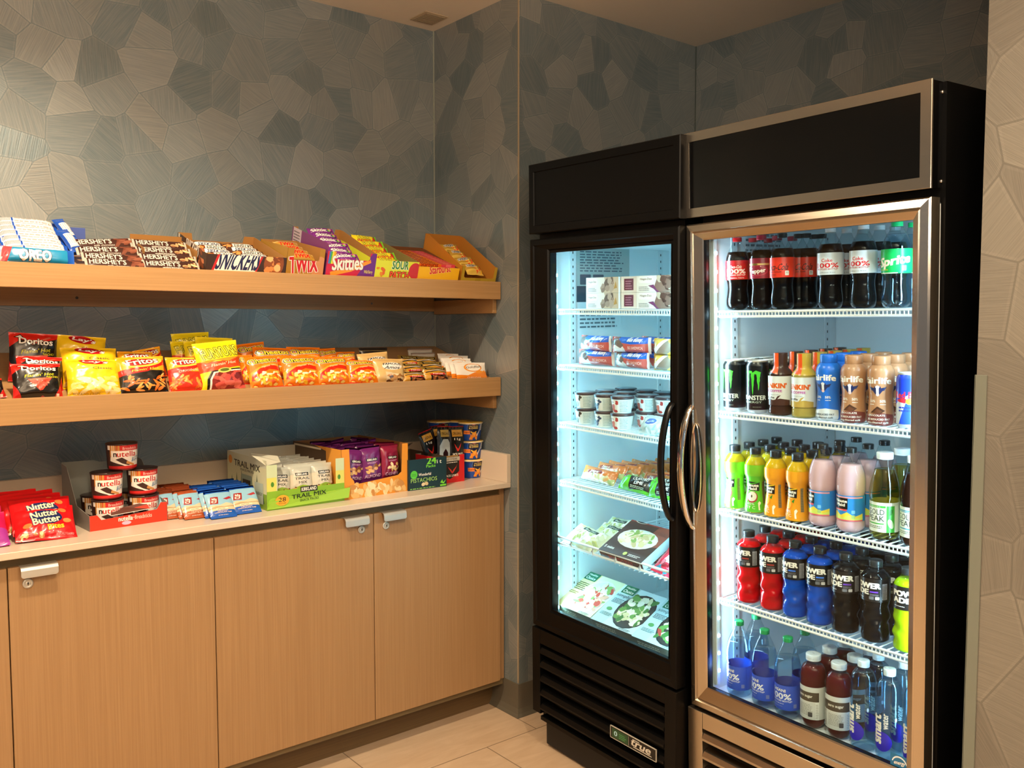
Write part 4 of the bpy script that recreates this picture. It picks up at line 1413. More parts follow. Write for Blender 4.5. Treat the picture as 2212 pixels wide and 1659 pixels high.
# milk chocolate bars
A_HE = [R(0, 0, 100, 40, '#3f211a'), R(0, 0, 4, 40, '#a9a89c'), R(96, 0, 100, 40, '#a9a89c'), T("HERSHEY'S", 36, 15, 58, 14, '#cfc9bd', b=.03), T('milk chocolate', 52, 4, 34, 3.5, '#cfc9bd'), BL(46, 74, 4, 94, 22, 9, 11, ['#7a4432', '#8f5540', '#6a3626'], .34)]
A_HA2 = A_HE[:-1] + [T('with ALMONDS', 50, 4, 34, 3.5, '#cfc9bd'), BL(47, 74, 6, 94, 20, 8, 7, ['#c99a6a', '#8a5a3a', '#e0c090'], .5)]
hm = [cell('chocolate_bar', pillow(.135, .034, .010, '#3f211a', a, 50 + i, .005, .0006, True, .01, nu=18, nv=6, back='#a9a89c'), M_FILM) for i, a in enumerate((A_HE, A_HA2))]


def cbar(me, L, Rr, pyc, y, rot, label, lean=38):
    z = zs(ZB1, y)
    a, b = hit(L, pyc, 1, y), hit(Rr, pyc, 1, y)
    zc = hit((L + Rr) / 2, pyc, 1, y).z
    put('chocolate_bar', me, TR((a.x + b.x) / 2, y, zc) @ RX(-lean) @ RY(rot) @ SCL((b.x - a.x) / .135, 1, 1) @ TR(0, 0, -.017), label, 'chocolate bar', 'chocolate bars on the upper shelf')


for k, (L_, R_, pc, y, ro, s) in enumerate([(183, 318, 570, -.425, 1, 'front'), (176, 308, 558, -.395, 1, 'second'), (163, 300, 542, -.355, -3, 'third'), (152, 286, 525, -.31, -6, 'back')]):
    cbar(hm[0], L_, R_, pc, y, ro, 'brown milk chocolate bar beside the blue cookie packs, %s one of its pile' % s)
for k, (L_, R_, pc, y, ro, s) in enumerate([(308, 430, 574, -.425, 1, 'front'), (302, 424, 560, -.39, 1, 'second'), (292, 412, 544, -.35, 0, 'third'), (286, 402, 529, -.31, 1, 'back')]):
    cbar(hm[1], L_, R_, pc, y, ro, 'brown chocolate bar with almonds beside the brown open box, %s one of its pile' % s)
x, w = xr(288, 400, 540, -.27)
m = MB(); m.box(-w / 2, w / 2, 0, .0015, 0, .072, KR); m.box(-w / 2, w / 2, -.15, .0, 0, .0015, KR); m.box(-w / 2, -w / 2 + .0015, -.15, 0, 0, .06, KR); m.box(w / 2 - .0015, w / 2, -.15, 0, 0, .06, KR)
put('cardboard_tray', cell('cardboard_tray', m, M_CARTON), TR(x, -.22, zs(ZB1, -.22)) @ RX(SLOPE), 'plain cardboard tray standing behind the almond chocolate bars', 'tray')
# sandwich cookie sleeves: on edge, labels up, one lying in front
A_OL = [R(0, 0, 100, 60, '#1d4fae'), R(4, 2, 28, 50, '#efe4dd'), R(31, 2, 94, 50, '#efe4dd'), LN(33, 4, 92, 48, 5, '#a89c98', 3, .35)]
for q in range(12):
    A_OL.append(R(6 + q * 1.8, 5, 6.8 + q * 1.8, 46, '#8a8288'))
ol = [cell('cookie_sleeve', pillow(.155, .030, .028, '#1d4fae', A_OL, 60 + i, .010, .0016, True, .03, nu=20, nv=8, pw=4), M_FILM) for i in range(2)]
A_OR = [R(0, 0, 100, 60, '#1a58b8'), R(6, 0, 90, 60, '#1a86b4'), TO('OREO', 46, 12, 42, 20, WHT, '#0e2048', .05, b=.05), P([(0, 0), (4, 30), (18, 30), (10, 0)], '#d8434a')]
orm = cell('cookie_sleeve', pillow(.155, .045, .03, '#1a58b8', A_OR, 66, .010, .0014, True, .03, nu=20, nv=8, pw=4), M_FILM)


def sleeve_at(me, L, Rr, pyc, y, lean, ro, label):
    a, b = hit(L, pyc, 1, y), hit(Rr, pyc, 1, y)
    put('cookie_sleeve', me, TR((a.x + b.x) / 2, y, (a.z + b.z) / 2) @ RX(-lean) @ RY(ro) @ SCL((b.x - a.x) / .155, 1, 1) @ TR(0, 0, -.015), label, 'cookie pack', 'blue sandwich cookie packs')


sleeve_at(orm, -2, 160, 558, -.41, 20, 2, 'blue sandwich cookie pack lying in front with its name outwards')
for k, (pc, y, L_, R_) in enumerate([(545, -.375, 8, 150), (534, -.352, 2, 146), (523, -.328, -3, 140), (512, -.304, -8, 134), (502, -.280, -12, 128), (493, -.256, -15, 124), (484, -.232, -17, 120)]):
    sleeve_at(ol[k % 2], L_, R_, pc, y, 48, 1, 'blue sandwich cookie pack with white label up, %s behind the front pack' % ['first', 'second', 'third', 'fourth', 'fifth', 'sixth', 'seventh'][k])
A_OV = [R(0, 0, 100, 60, '#1d4fae'), R(30, 6, 84, 46, '#efe4dd'), LN(34, 8, 80, 44, 5, '#a89c98', 8, .35)]
ov = cell('cookie_sleeve', pillow(.09, .034, .026, '#1d4fae', A_OV, 70, .010, .003, True, .03, nu=16, nv=8, pw=3), M_FILM)
for k, (px, py, y) in enumerate([(138, 497, -.26), (148, 520, -.33)]):
    p = hit(px, py, 1, y)
    put('cookie_sleeve', ov, TR(p.x, p.y, p.z) @ RX(-40) @ RY(72) @ TR(0, 0, -.015), 'blue cookie pack standing on end at the right of the pile, %s one' % ['rear', 'front'][k], 'cookie pack', 'blue sandwich cookie packs')
p = hit(158, 520, 1, -.24)
m = MB(); m.box(-.035, .035, 0, .0015, -.06, .04, '#3a4f96', b=.0005); m.box(-.035, .035, -.05, 0, -.06, -.0585, '#3a4f96'); m.box(.0335, .035, -.05, 0, -.06, -.03, '#3a4f96')
put('cookie_tray', cell('cookie_tray', m, M_CARTON), TR(p.x, -.24, p.z), 'blue card tray showing behind the blue cookie packs', 'tray')

# ------------------------------------------------------------------ counter goods


def onc(px, py):
    p = hit(px, py, 2, CT)
    return p


def sleeve(mb, rfn, z0, z1, nv, n, col, art, arc, e=.0004, mat=0, yaw=0, cols=None):
    """printed sleeve round a body of revolution; art faces -Y over arc degrees"""
    zz = [z0 + (z1 - z0) * j / nv for j in range(nv + 1)]
    off = math.radians(yaw)
    vs, fs = [], []
    for z in zz:
        for k in range(n):
            a = 2 * math.pi * k / n + off
            vs.append(((rfn(z) + e) * math.cos(a), (rfn(z) + e) * math.sin(a), z))
    for j in range(nv):
        for k in range(n):
            fs.append((j * n + k, j * n + (k + 1) % n, (j + 1) * n + (k + 1) % n, (j + 1) * n + k))
    mb.add(vs, fs, col, mat, True)
    if art:
        ns = round(arc / 360 * n)
        arc = ns * 360 / n
        a0 = math.radians(-90 - arc / 2)
        da = 2 * math.pi / n
        a0 = round((a0 - off) / da) * da + off
        R_ = max(rfn(z) for z in zz)
        HH = 100 * (z1 - z0) / (R_ * math.radians(arc))

        def surf(a, q, ee):
            t = a * nv_ if False else a
            ang = a0 + math.radians(arc) * a
            z = z0 + (z1 - z0) * q
            # stay on the flat facets of the body
            k = math.floor((ang - off) / da + 1e-6)
            f = ((ang - off) - k * da) / da
            f = min(max(f, 0), 1)
            j = min(nv - 1, int(q * nv + 1e-6)); g = q * nv - j
            r = rfn(zz[j]) * (1 - g) + rfn(zz[j + 1]) * g + e + ee
            A0, A1 = k * da + off, (k + 1) * da + off
            return (r * (math.cos(A0) * (1 - f) + math.cos(A1) * f), r * (math.sin(A0) * (1 - f) + math.sin(A1) * f), z)
        lay(mb, art, surf, HH, 100 / ns, HH / nv, False, mat, flip=False, e0=.0002, es=.00004)
    return mb


def pf(prof):
    def f(z):
        for (r0, z0), (r1, z1) in zip(prof, prof[1:]):
            if z <= z1:
                t = (z - z0) / (z1 - z0) if z1 > z0 else 0
                return r0 + (r1 - r0) * min(max(t, 0), 1)
        return prof[-1][0]
    return f


# chocolate spread cups
NR, NH = .0455, .083


def nut_parts():
    m = MB(); m.lathe([(.036, 0), (.040, .002), (.041, .008)], 32, '#7a1a14'); a = cell('cup_foot', m, M_PLASTIC)
    art = [R(0, 0, 100, 80, '#efe9e0'), R(0, 0, 100, 7, '#c8201c'), P([(0, 7), (0, 48), (12, 48), (8, 20), (40, 10), (46, 7)], '#3a1c14'), R(22, 46, 100, 64, '#c8201c'), T('Breadsticks', 62, 52, 40, 7, '#f0b8b0', b=.02), T('with', 46, 60, 9, 3, '#f0b8b0')]
    art += [P([(8 + 7 * k, 30), (9 + 7 * k, 58), (11 + 7 * k, 62), (14 + 7 * k, 58), (14 + 7 * k, 30)], ['#c98a3c', '#d9a25a', '#b97a30'][k % 3]) for k in range(4)]
    art += [R(12, 30, 84, 46, '#f4efe6'), T('n', 23, 35.5, 8, 9.5, '#17140f', b=.03), T('utella', 53, 37.6, 50, 14, '#c8201c', b=.02), T('&GO!', 78, 24, 26, 11, '#3a7aa8', sh=.35, rot=10), P([(24, 24), (40, 29), (54, 20), (62, 10), (56, 8), (40, 14)], '#3a1c14'), P([(52, 20), (74, 10), (72, 6), (50, 13)], '#c98a4a'),
            P([(90, 20), (100, 30), (100, 60), (92, 56)], '#e9e4da')]
    m = MB(); rf = pf([(.041, .006), (.0445, NH - .006)]); sleeve(m, rf, .006, NH - .006, 4, 40, '#3a1c14', art, 153); b = cell('cup_wrap', m, M_CARTON)
    m = MB(); m.lathe([(.0445, NH - .006), (.0462, NH - .006), (.0462, NH - .002), (.044, NH - .0012), (.020, NH - .0016)], 36, '#33201b', M=None); m.box(-.006, .012, -.049, -.043, NH - .005, NH - .0015, '#33201b'); c = cell('cup_lid', m, M_PLASTIC)
    return [('cup_base', a, None), ('cup_wrap', b, None), ('cup_lid', c, None)]


NUT = nut_parts()
NG = 'chocolate spread cups in the red tray'
TRAYM = TR(0, 0, 0)
pL, pR = onc(193.7, 1149), onc(362, 1124)
yaw = math.degrees(math.atan2(pR.y - pL.y, pR.x - pL.x))
NW = (pR - pL).length
NM = TR((pL.x + pR.x) / 2, (pL.y + pR.y) / 2, CT) @ RZ(yaw)
m = MB(); t = .0014; Dp = .25; W = NW
f = [(0, 0), (W, 0), (W, .055), (W - .016, .055), (W - .03, .034), (.035, .034), (.015, .032), (.0, .034)]
f = [(0, 0), (W, 0), (W, .058), (W - .020, .060), (W - .032, .040), (W * .62, .036), (.034, .030), (.022, .046), (0, .046)]
panel(m, f, (-W / 2, 0, 0), (1, 0, 0), (0, 0, 1), t, '#e0361c', '#b8b4aa', [TO('nutella', 45, 11, 18, 6, WHT, '#a81a14', .05, b=.03), E(46, 5, 6, 2.5, '#c9b8d8'), T('Breadsticks', 68, 11, 22, 5.5, '#f4c8b8', b=.02), R(54, 10.6, 57, 11.2, '#f4c8b8')], (W, .06))
panel(m, [(0, 0), (Dp, 0), (Dp, .046), (Dp * .55, .06), (.05, .17), (0, .175)], (-W / 2, Dp, 0), (0, -1, 0), (0, 0, 1), t, '#85807a', '#8f9088')
panel(m, [(0, 0), (Dp, 0), (Dp, .175), (Dp - .05, .17), (Dp * .3, .07), (0, .058)], (W / 2, 0, 0), (0, 1, 0), (0, 0, 1), t, '#a82a1a', '#8f9088')
panel(m, [(0, 0), (W, 0), (W, .178), (W * .58, .176), (W * .5, .168), (.03, .17), (0, .165)], (W / 2, Dp, 0), (-1, 0, 0), (0, 0, 1), t, '#a82a1a', '#8b8d86')
m.box(-W / 2 + t, W / 2 - t, t, Dp - t, .0005, .0019, '#b8b4aa')
put('display_tray', cell('display_tray', m, M_CARTON), NM, 'red display tray with grey back card on the counter, holding chocolate spread cups', 'display tray')
# torn flap in front
m = MB(); m.add([(-.055, -.002, .040), (.06, -.004, .046), (.055, .018, .064), (-.01, .02, .056), (-.05, .012, .05), (-.055, -.0035, .039), (.06, -.0055, .045), (.055, .017, .063), (-.01, .019, .055), (-.05, .011, .049)],
                [(0, 1, 2, 3, 4), (9, 8, 7, 6, 5)] + [(i, 5 + i, 5 + (i + 1) % 5, (i + 1) % 5) for i in range(5)], ['#5a3024', '#e0361c'] + ['#efe6da'] * 5)

fl = cell('card_flap', m, M_CARTON)
tr_ = [o for o in bpy.data.objects if o.name.startswith('display_tray')][0]
o = bpy.data.objects.new('tray_flap', fl); COL.objects.link(o); o.parent = tr_
c1, c2 = -.045, .063
for (x, y, z, s) in [(c1, .052, .002, 'bottom front cup, near side'), (c2, .055, .002, 'bottom front cup, far side'),
                     (c1 - .002, .050, .002 + NH, 'middle cup, near side'), (c2 - .002, .055, .002 + NH, 'middle layer cup on the far side'), (.002, .056, .002 + 2 * NH, 'single top cup of the stack'),
                     (c1, .150, .002, 'bottom cup behind the near one'), (c2, .150, .002, 'bottom cup behind the far one')]:
    put_parts('spread_cup', NUT, NM @ TR(x, y, z) @ RZ(-8), 'chocolate spread cup, red and white label, ' + s, 'snack cup', NG)

# red cookie bags
A_NB = [R(0, 0, 100, 80, '#d5171c'), P([(0, 0), (100, 0), (100, 10), (0, 6)], '#b81218'), E(52, 44, 27, 16, '#1c2a5a', rot=-6), TO('Nutter', 50, 52, 46, 14, '#f4e8c0', '#1c2a5a', .05, b=.03, rot=8), TO('Butter', 52, 37, 46, 14, '#f4e8c0', '#1c2a5a', .05, b=.03, rot=8),
        TO('Bites', 66, 22, 26, 10, '#f2c81c', '#a81218', .04, b=.04, rot=6), E(20, 26, 8, 5, '#c97a3c', rot=20), E(86, 34, 7, 5, '#d98a4a'), E(80, 58, 7, 5, '#c97a3c', rot=-20), BL(51, 10, 4, 42, 12, 10, 4, ['#e0a86a', '#b97a44', '#f0d0a0'], .7), T('ARTIFICIALLY FLAVORED', 80, 8, 30, 3, '#f0a0a0')]
nb = [cell('cookie_bag', pillow(.165, .125, .035, '#d5171c', A_NB, 80 + i, .010, .003, False, .02, nu=24, nv=18), M_FILM) for i in range(2)]
for k, (L_, R_, t_, b_, dy, ln, ro) in enumerate([(34, 168, 1128, 1175, 0, 52, -4), (28, 162, 1106, 1150, .035, 46, -2), (8, 145, 1088, 1130, .075, 42, 0), (0, 130, 1080, 1115, .11, 38, 2), (-30, 90, 1082, 1120, .15, 36, 0)]):
    p = onc(100, 1172)
    y = -.435 + dy
    a, b = hit(L_, b_, 1, y), hit(R_, b_, 1, y)
    put('cookie_bag', nb[k % 2], TR((a.x + b.x) / 2, y, CT + .002 + .012 * (k > 0)) @ RX(-ln) @ RY(-ro) @ SCL((b.x - a.x) / .165, 1, 1), 'red peanut butter cookie bag on the counter, %s of the leaning row' % ['front one', 'second', 'third', 'fourth', 'last'][k], 'bag of cookies', 'red cookie bags on the counter')
A_PK = [R(0, 0, 100, 100, '#c81e5a'), P([(0, 0), (100, 0), (100, 40), (0, 60)], '#a83a9a'), T('LIMITED', 60, 30, 40, 8, '#f0c0e0', b=.02), BL(53, 50, 50, 90, 80, 6, 7, ['#e8a04a', '#f2c86a'], .7)]
pk = cell('cookie_bag', pillow(.13, .12, .035, '#c81e5a', A_PK, 90, .010, .003, False, .02, nu=18, nv=16), M_FILM)
for k, (R_, dy, ln) in enumerate([(26, 0, 50), (18, .045, 42), (8, .09, 38)]):
    a = hit(R_, 1178, 1, -.44 + dy)
    put('cookie_bag', pk, TR(a.x - .068, -.44 + dy, CT + .003) @ RX(-ln), 'pink and purple snack bag at the left picture edge, %s of three' % ['front', 'middle', 'rear'][k], 'bag of snacks', 'pink snack bags')

# energy bars


def A_CL(base):
    return [R(0, 0, 100, 180, '#8fc0d8'), R(0, 0, 100, 56, base), P([(0, 50), (0, 84), (20, 92), (45, 86), (70, 100), (100, 88), (100, 50)], '#d9c8a4'), P([(0, 70), (30, 80), (60, 74), (100, 80), (100, 72), (0, 62)], '#b9a078'), P([(10, 100), (18, 150), (46, 146), (40, 96)], '#9a2a26'),
            T('CLIF', 28, 122, 34, 18, WHT, b=.04, rot=80), P([(62, 128), (90, 144), (96, 130), (76, 120)], '#a8303a'), R(28, 56, 72, 66, '#efe2c0'), LN(32, 58, 68, 65, 1, '#5a4a30', 6), T('CRUNCHY', 50, 44, 40, 7, '#f2dcc0', b=.02), T('PEANUT BUTTER' if base == '#b0532a' else 'CHOCOLATE CHIP', 50, 34, 66, 8, '#f2dcc0', b=.02), LN(30, 16, 72, 22, 1, '#e8d8c8', 9)]


cb = {k: cell('energy_bar', pillow(.062, .125, .016, c, A_CL(c), 95, .008, .0016, False, .0, nu=12, nv=20, back=c), M_FILM) for k, c in (('brown', '#b0532a'), ('blue', '#1c58b4'))}
for key, L_, R_, b_, rows in (('brown', 352, 398, 1124, 5), ('brown', 399, 455, 1123, 6), ('blue', 456, 513, 1122, 5), ('blue', 506, 566, 1112, 6)):
    for k in range(rows):
        p = onc((L_ + R_) / 2, b_ - 2)
        a, b = hit(L_, b_, 1, p.y), hit(R_, b_, 1, p.y)
        side = {352: 'beside the red tray', 399: 'next to the blue bars', 456: 'next to the brown bars', 506: 'beside the trail mix box'}[L_]
        put('energy_bar', cb[key], TR((a.x + b.x) / 2 + [0, -.004, .003, -.002, .004, 0][k] - .004 * k, p.y + .026 * k, CT + .002) @ RX(-42 + k * 2) @ RZ([0, -3, 2, -2, 3, 1][k]) @ SCL((b.x - a.x) / .062, 1, .82),
            '%s energy bar in the column %s, %s' % ('orange brown' if key == 'brown' else 'blue', side, ['front one', 'second', 'third', 'fourth', 'fifth', 'last'][k]), 'energy bar', 'energy bars on the counter')

# trail mix box
pL, pR = onc(577, 1104), onc(744, 1081)
W = (pR - pL).length
yaw = math.degrees(math.atan2(pR.y - pL.y, pR.x - pL.x))
TM = TR((pL.x + pR.x) / 2, (pL.y + pR.y) / 2, CT) @ RZ(yaw)
m = MB(); t = .0015; Dp = .33; hb = .165
hf = hit(576, 1006, 1, pL.y).z - CT
panel(m, [(0, 0), (W, 0), (W, hf * .95), (W - .03, hf * .93), (W - .03, .062), (W - .05, .055), (.045, .048), (.035, .062), (.035, hf), (0, hf)], (-W / 2, 0, 0), (1, 0, 0), (0, 0, 1), t, '#8ab82e', '#cfc8b0',
      [R(0, 22, 13, 62, '#c8d8b0'), R(88.5, 22, 100, 62, '#c8d8b0'), R(0, 22, 12, 38, '#d9d86a'), R(88.5, 22, 100, 38, '#d9d86a'), R(0, 0, 100, 22, '#86b62c'), RR(2, 1, 99, 14, 5, '#9ac83c'), E(7, 30, 2, 3, '#4a8a2a'), E(93, 30, 2, 3, '#4a8a2a'),
       R(42, 17, 64, 23.5, '#17140f'), T('KIRKLAND', 53, 20.3, 19, 4, WHT, b=.03),
       ], (W, hf))
lefta = [R(0, 0, 100, 80, '#d9d8b0'), R(0, 0, 100, 16, '#86a83c'), R(0, 42, 100, 70, '#cfd2b8'), T('TRAIL MIX', 52, 40, 66, 6.5, '#22261c', b=.02), T('SNACK PACKS', 52, 34.5, 34, 2.6, '#4a4a30'), E(9, 42, 5, 4.5, '#e89a3c'), R(38, 8, 64, 30, '#9ab0a0'), R(41, 20, 61, 25, '#17140f'), T('TRAIL', 51, 16, 16, 3, '#22261c', b=.02), T('MIX', 51, 11.5, 10, 3, '#22261c', b=.02), R(72, 5, 92, 26, '#b9c8b8'), T('ENERGY', 82, 15, 16, 3, '#22261c', b=.02)]
for k in range(7):
    lefta.append(P([(8 + k * 13, 6), (12 + k * 13, 26 + 4 * (k % 3)), (16 + k * 13, 6)], ['#3a5a3a', '#4a6a3a', '#2f4f3a'][k % 3]))
lefta = lefta[:3] + lefta[12:] + lefta[3:12]
panel(m, [(0, 0), (Dp, 0), (Dp, hf), (Dp * .75, hf * 1.02), (0, hb)], (-W / 2, Dp, 0), (0, -1, 0), (0, 0, 1), t, '#8ab82e', '#cfc8b0', lefta, (Dp, hb))
panel(m, [(0, 0), (Dp, 0), (Dp, hb), (Dp * .25, hf * .95), (0, hf * .95)], (W / 2, 0, 0), (0, 1, 0), (0, 0, 1), t, '#8ab82e', '#cfc8b0')
panel(m, [(0, 0), (W, 0), (W, hb), (0, hb)], (W / 2, Dp, 0), (-1, 0, 0), (0, 0, 1), t, '#8ab82e', '#cfc8b0')
m.box(-W / 2 + t, W / 2 - t, t, Dp - t, .0005, .002, '#cfc8b0')
TB = put('trail_mix_box', cell('trail_mix_box', m, M_CARTON), TM, 'green open display box of trail mix bags on the counter', 'display box')
m = MB(); m.add([(-W / 2, .002, hf), (-W / 2 + .05, .002, hf + .008), (-W / 2 + .06, .045, hf + .022), (-W / 2 - .005, .11, hf + .03), (-W / 2 - .02, .07, hf + .028)] + [(-W / 2, .002, hf - .001), (-W / 2 + .05, .002, hf + .007), (-W / 2 + .06, .045, hf + .021), (-W / 2 - .005, .11, hf + .029), (-W / 2 - .02, .07, hf + .027)],
                [(0, 1, 2, 3, 4), (9, 8, 7, 6, 5)] + [(i, 5 + i, 5 + (i + 1) % 5, (i + 1) % 5) for i in range(5)], '#c2c2b0')
o = bpy.data.objects.new('box_flap', cell('box_flap', m, M_CARTON)); COL.objects.link(o); o.parent = TB
m = MB(); m.add([(-W / 2 - .002, -.004, .004), (W / 2 + .012, -.010, .010), (W / 2 + .02, -.006, .044), (-W / 2 + .012, -.006, .030), (-W / 2 - .002, -.001, .004), (W / 2 + .012, -.004, .010), (W / 2 + .02, -.001, .044), (-W / 2 + .012, -.002, .030)], [(0, 1, 2, 3), (7, 6, 5, 4), (0, 4, 5, 1), (1, 5, 6, 2), (2, 6, 7, 3), (3, 7, 4, 0)], '#9ac83c')
lay(m, [T('TRAIL MIX', 52, 12, 44, 5, '#17240f', b=.02, rot=1), T('SNACK PACKS', 52, 6.5, 24, 2.6, '#2a4a14', rot=1), E(18, 9.5, 8.5, 6.3, '#f0a82c'), T('28', 18, 10.5, 9, 5, '#17240f', b=.01), T('POUCHES', 18, 6, 9, 1.3, '#17240f')],
    lambda a, q, e: ((a - .5) * W, -.0045 - e - .006 * a, .002 + q * .05 + a * .006), 100 * .05 / W, smooth=False)
o = bpy.data.objects.new('front_lip', cell('front_lip', m, M_CARTON)); COL.objects.link(o); o.parent = TB
A_TM = [R(0, 0, 100, 150, '#d5cdb8'), R(0, 100, 100, 150, '#b9bcb0'), R(22, 92, 78, 108, '#17140f'), T('KIRKLAND', 50, 100, 46, 9, WHT, b=.03), T('TRAIL', 50, 80, 64, 12, '#22201a', b=.01), T('MIX', 52, 60, 36, 12, '#22201a', b=.01), P([(0, 30), (50, 48), (100, 34), (100, 20), (0, 20)], '#9ab83c'), BL(61, 8, 4, 92, 34, 26, 9, ['#8a5430', '#c98a54', '#5a3018', '#d9a868', '#7a3a2a'], .75)]
tmb = [cell('trail_mix_bag', pillow(.085, .125, .035, '#c9c4b4', A_TM, 100 + i, .008, .0026, nu=16, nv=20), M_FILM) for i in range(2)]
for j in range(7):
    for i in range(3):
        put('trail_mix_bag', tmb[(i + j) % 2], TM @ TR(-.083 + .080 * i, .03 + .040 * j, .034) @ RX(-12) @ RZ(random.Random(j * 7 + i).uniform(-8, 8)) @ RY(random.Random(j + i * 5).uniform(-5, 5)) @ SCL(1, 1, .80),
            'pale trail mix bag in the green box, %s row, %s' % (['front', 'second', 'third', 'fourth', 'fifth', 'sixth', 'back'][j], ['near end', 'middle', 'far end'][i]), 'bag of nuts', 'trail mix bags')

# orange box of nut bags
pL, pR = onc(738, 1081.5), onc(882, 1060)
W = (pR - pL).length
yaw = math.degrees(math.atan2(pR.y - pL.y, pR.x - pL.x))
AM = TR((pL.x + pR.x) / 2, (pL.y + pR.y) / 2, CT) @ RZ(yaw)
hf = (hit(738, 972, 1, pL.y).z + hit(882, 957, 1, pR.y).z) / 2 - CT
m = MB(); Dp = .34
panel(m, [(0, 0), (W, 0), (W, hf), (W - .026, hf), (W - .030, hf * .42), (W - .045, hf * .36), (.055, hf * .28), (.05, hf * .36), (.037, hf * .44), (.032, hf), (0, hf)], (-W / 2, 0, 0), (1, 0, 0), (0, 0, 1), t, '#e8962a', '#9a6a34',
      [BL(63, 14, 2, 94, 15, 60, 5.5, ['#f2cf94', '#e8b870', '#f7dfae', '#d9a25a', '#c98a44'], .7)], (W, hf))
side = [R(0, 60, 100, 80, '#8a6a3a')]
panel(m, [(0, 0), (Dp, 0), (Dp, hf), (0, hf * 1.0)], (-W / 2, Dp, 0), (0, -1, 0), (0, 0, 1), t, '#e0902a', '#8a5c30', [R(70, 0, 100, 60, '#e8a03a'), P([(0, 30), (0, 60), (70, 48), (70, 36)], '#5a4028'), R(2, 48, 60, 50, '#e9dcc0')], (Dp, hf))
panel(m, [(0, 0), (Dp, 0), (Dp, hf), (0, hf)], (W / 2, 0, 0), (0, 1, 0), (0, 0, 1), t, '#e0902a', '#8a5c30')
panel(m, [(0, 0), (W, 0), (W, hf * .99), (0, hf * .99)], (W / 2, Dp, 0), (-1, 0, 0), (0, 0, 1), t, '#e0902a', '#8a5c30')
m.box(-W / 2 + t, W / 2 - t, t, Dp - t, .0005, .002, '#9a6a34')
put('nut_box', cell('nut_box', m, M_CARTON), AM, 'orange open display box of purple nut bags on the counter', 'display box')


def A_AL(cashew):
    c = '#8a1f3c' if cashew else '#6e2468'
    return [R(0, 0, 100, 170, c), R(24, 104, 80, 120, '#17140f'), T('KIRKLAND', 52, 112, 46, 10, WHT, b=.03), LN(28, 92, 78, 102, 2, '#d8a8c8', 5), BL(65 + cashew, 26, 44, 90, 82, 12, 12, ['#c98a54', '#e0b070', '#8a5430', '#d9a468'] if not cashew else ['#f0d49a', '#e0b870', '#f7e0b0'], .6),
            T('CASHEW' if cashew else 'ALMOND', 52, 26, 78, 17, '#d9a8c0', b=.03)]


alb = [cell('nut_bag', pillow(.085, .155, .03, '#6e2468', A_AL(0), 110, .010, .0028, nu=16, nv=22), M_FILM), cell('nut_bag', pillow(.085, .155, .03, '#8a1f3c', A_AL(1), 112, .010, .0028, nu=16, nv=22), M_FILM)]
for j in range(6):
    for i in range(3):
        c = 1 if (i == 2 and j < 3) else 0
        put('nut_bag', alb[c], AM @ TR([-.078, .002, .082][i], .028 + .045 * j, .050 + (.004 * (j % 2))) @ RX([-6, -4, -8, -2, -6, -3][j]) @ RZ(random.Random(j * 5 + i).uniform(-10, 10)) @ RY([8, -2, 1][i] if j == 0 else random.Random(j + i * 9).uniform(-10, 10)) @ SCL(1, 1, .80),
            '%s nut bag in the orange box, %s row, %s' % (['purple', 'dark red'][c], ['front', 'second', 'third', 'fourth', 'fifth', 'back'][j], ['near end', 'middle', 'far end'][i]), 'bag of nuts', 'nut bags in the orange box')

# pistachio box
pL, pR = onc(882.5, 1061), onc(965, 1050)
W = (pR - pL).length
yaw = math.degrees(math.atan2(pR.y - pL.y, pR.x - pL.x))
h = hit(882, 994.5, 1, pL.y).z - CT
PM = TR((pL.x + pR.x) / 2, (pL.y + pR.y) / 2, CT) @ RZ(yaw)
m = MB(); Dp = .26
panel(m, [(0, 0), (W, 0), (W, h), (0, h)], (-W / 2, 0, 0), (1, 0, 0), (0, 0, 1), t, '#14343c', '#5a4a38',
      [T('24', 60, 62, 24, 15, '#7ad83c', b=.03), T('Packs', 58, 50, 24, 6, '#7ad83c', b=.02), T('i t', 80, 58, 12, 8, '#e9f0e0', b=.02), E(14, 34, 9, 9, '#5ac83c'), LN(8, 31, 20, 37, 2, '#2a7a2a', 3), T('Wonderful', 42, 33, 32, 6, WHT, b=.02), T('PISTACHIOS', 40, 21, 68, 9, '#a8d86a', b=.0), E(38, 11, 5, 4, '#e0cfa8', rot=20), E(46, 12, 5, 4, '#d9c090', rot=-20),
       LN(4, 2, 74, 6, 1, '#8ac85a', 7), P([(82, 10), (88, 17), (90, 10), (98, 16), (92, 7)], '#7ad83c'), R(82, 2, 98, 6, '#7ad83c')], (W, h))
panel(m, [(0, 0), (Dp, 0), (Dp, h), (0, h)], (-W / 2, Dp, 0), (0, -1, 0), (0, 0, 1), t, '#14343c', '#4a3c2e')
panel(m, [(0, 0), (Dp, 0), (Dp, h), (0, h)], (W / 2, 0, 0), (0, 1, 0), (0, 0, 1), t, '#14343c', '#4a3c2e')
panel(m, [(0, 0), (W, 0), (W, h), (0, h)], (W / 2, Dp, 0), (-1, 0, 0), (0, 0, 1), t, '#14343c', '#4a3c2e')
m.box(-W / 2 + t, W / 2 - t, t, Dp - t, .0005, .002, '#4a3c2e')
PB = put('pistachio_box', cell('pistachio_box', m, M_CARTON), PM, 'dark green open carton with lime lettering on the counter', 'box')
m = MB(); q = [(-W / 2 + .002, Dp - .002, h), (W / 2 - .03, Dp - .002, h), (W / 2 - .05, Dp - .10, h + .040), (-W / 2 + .002, Dp - .12, h + .012)]
m.add(q + [(x, y, z - .0014) for x, y, z in q], [(0, 1, 2, 3), (7, 6, 5, 4), (0, 4, 5, 1), (1, 5, 6, 2), (2, 6, 7, 3), (3, 7, 4, 0)], '#5c5046')
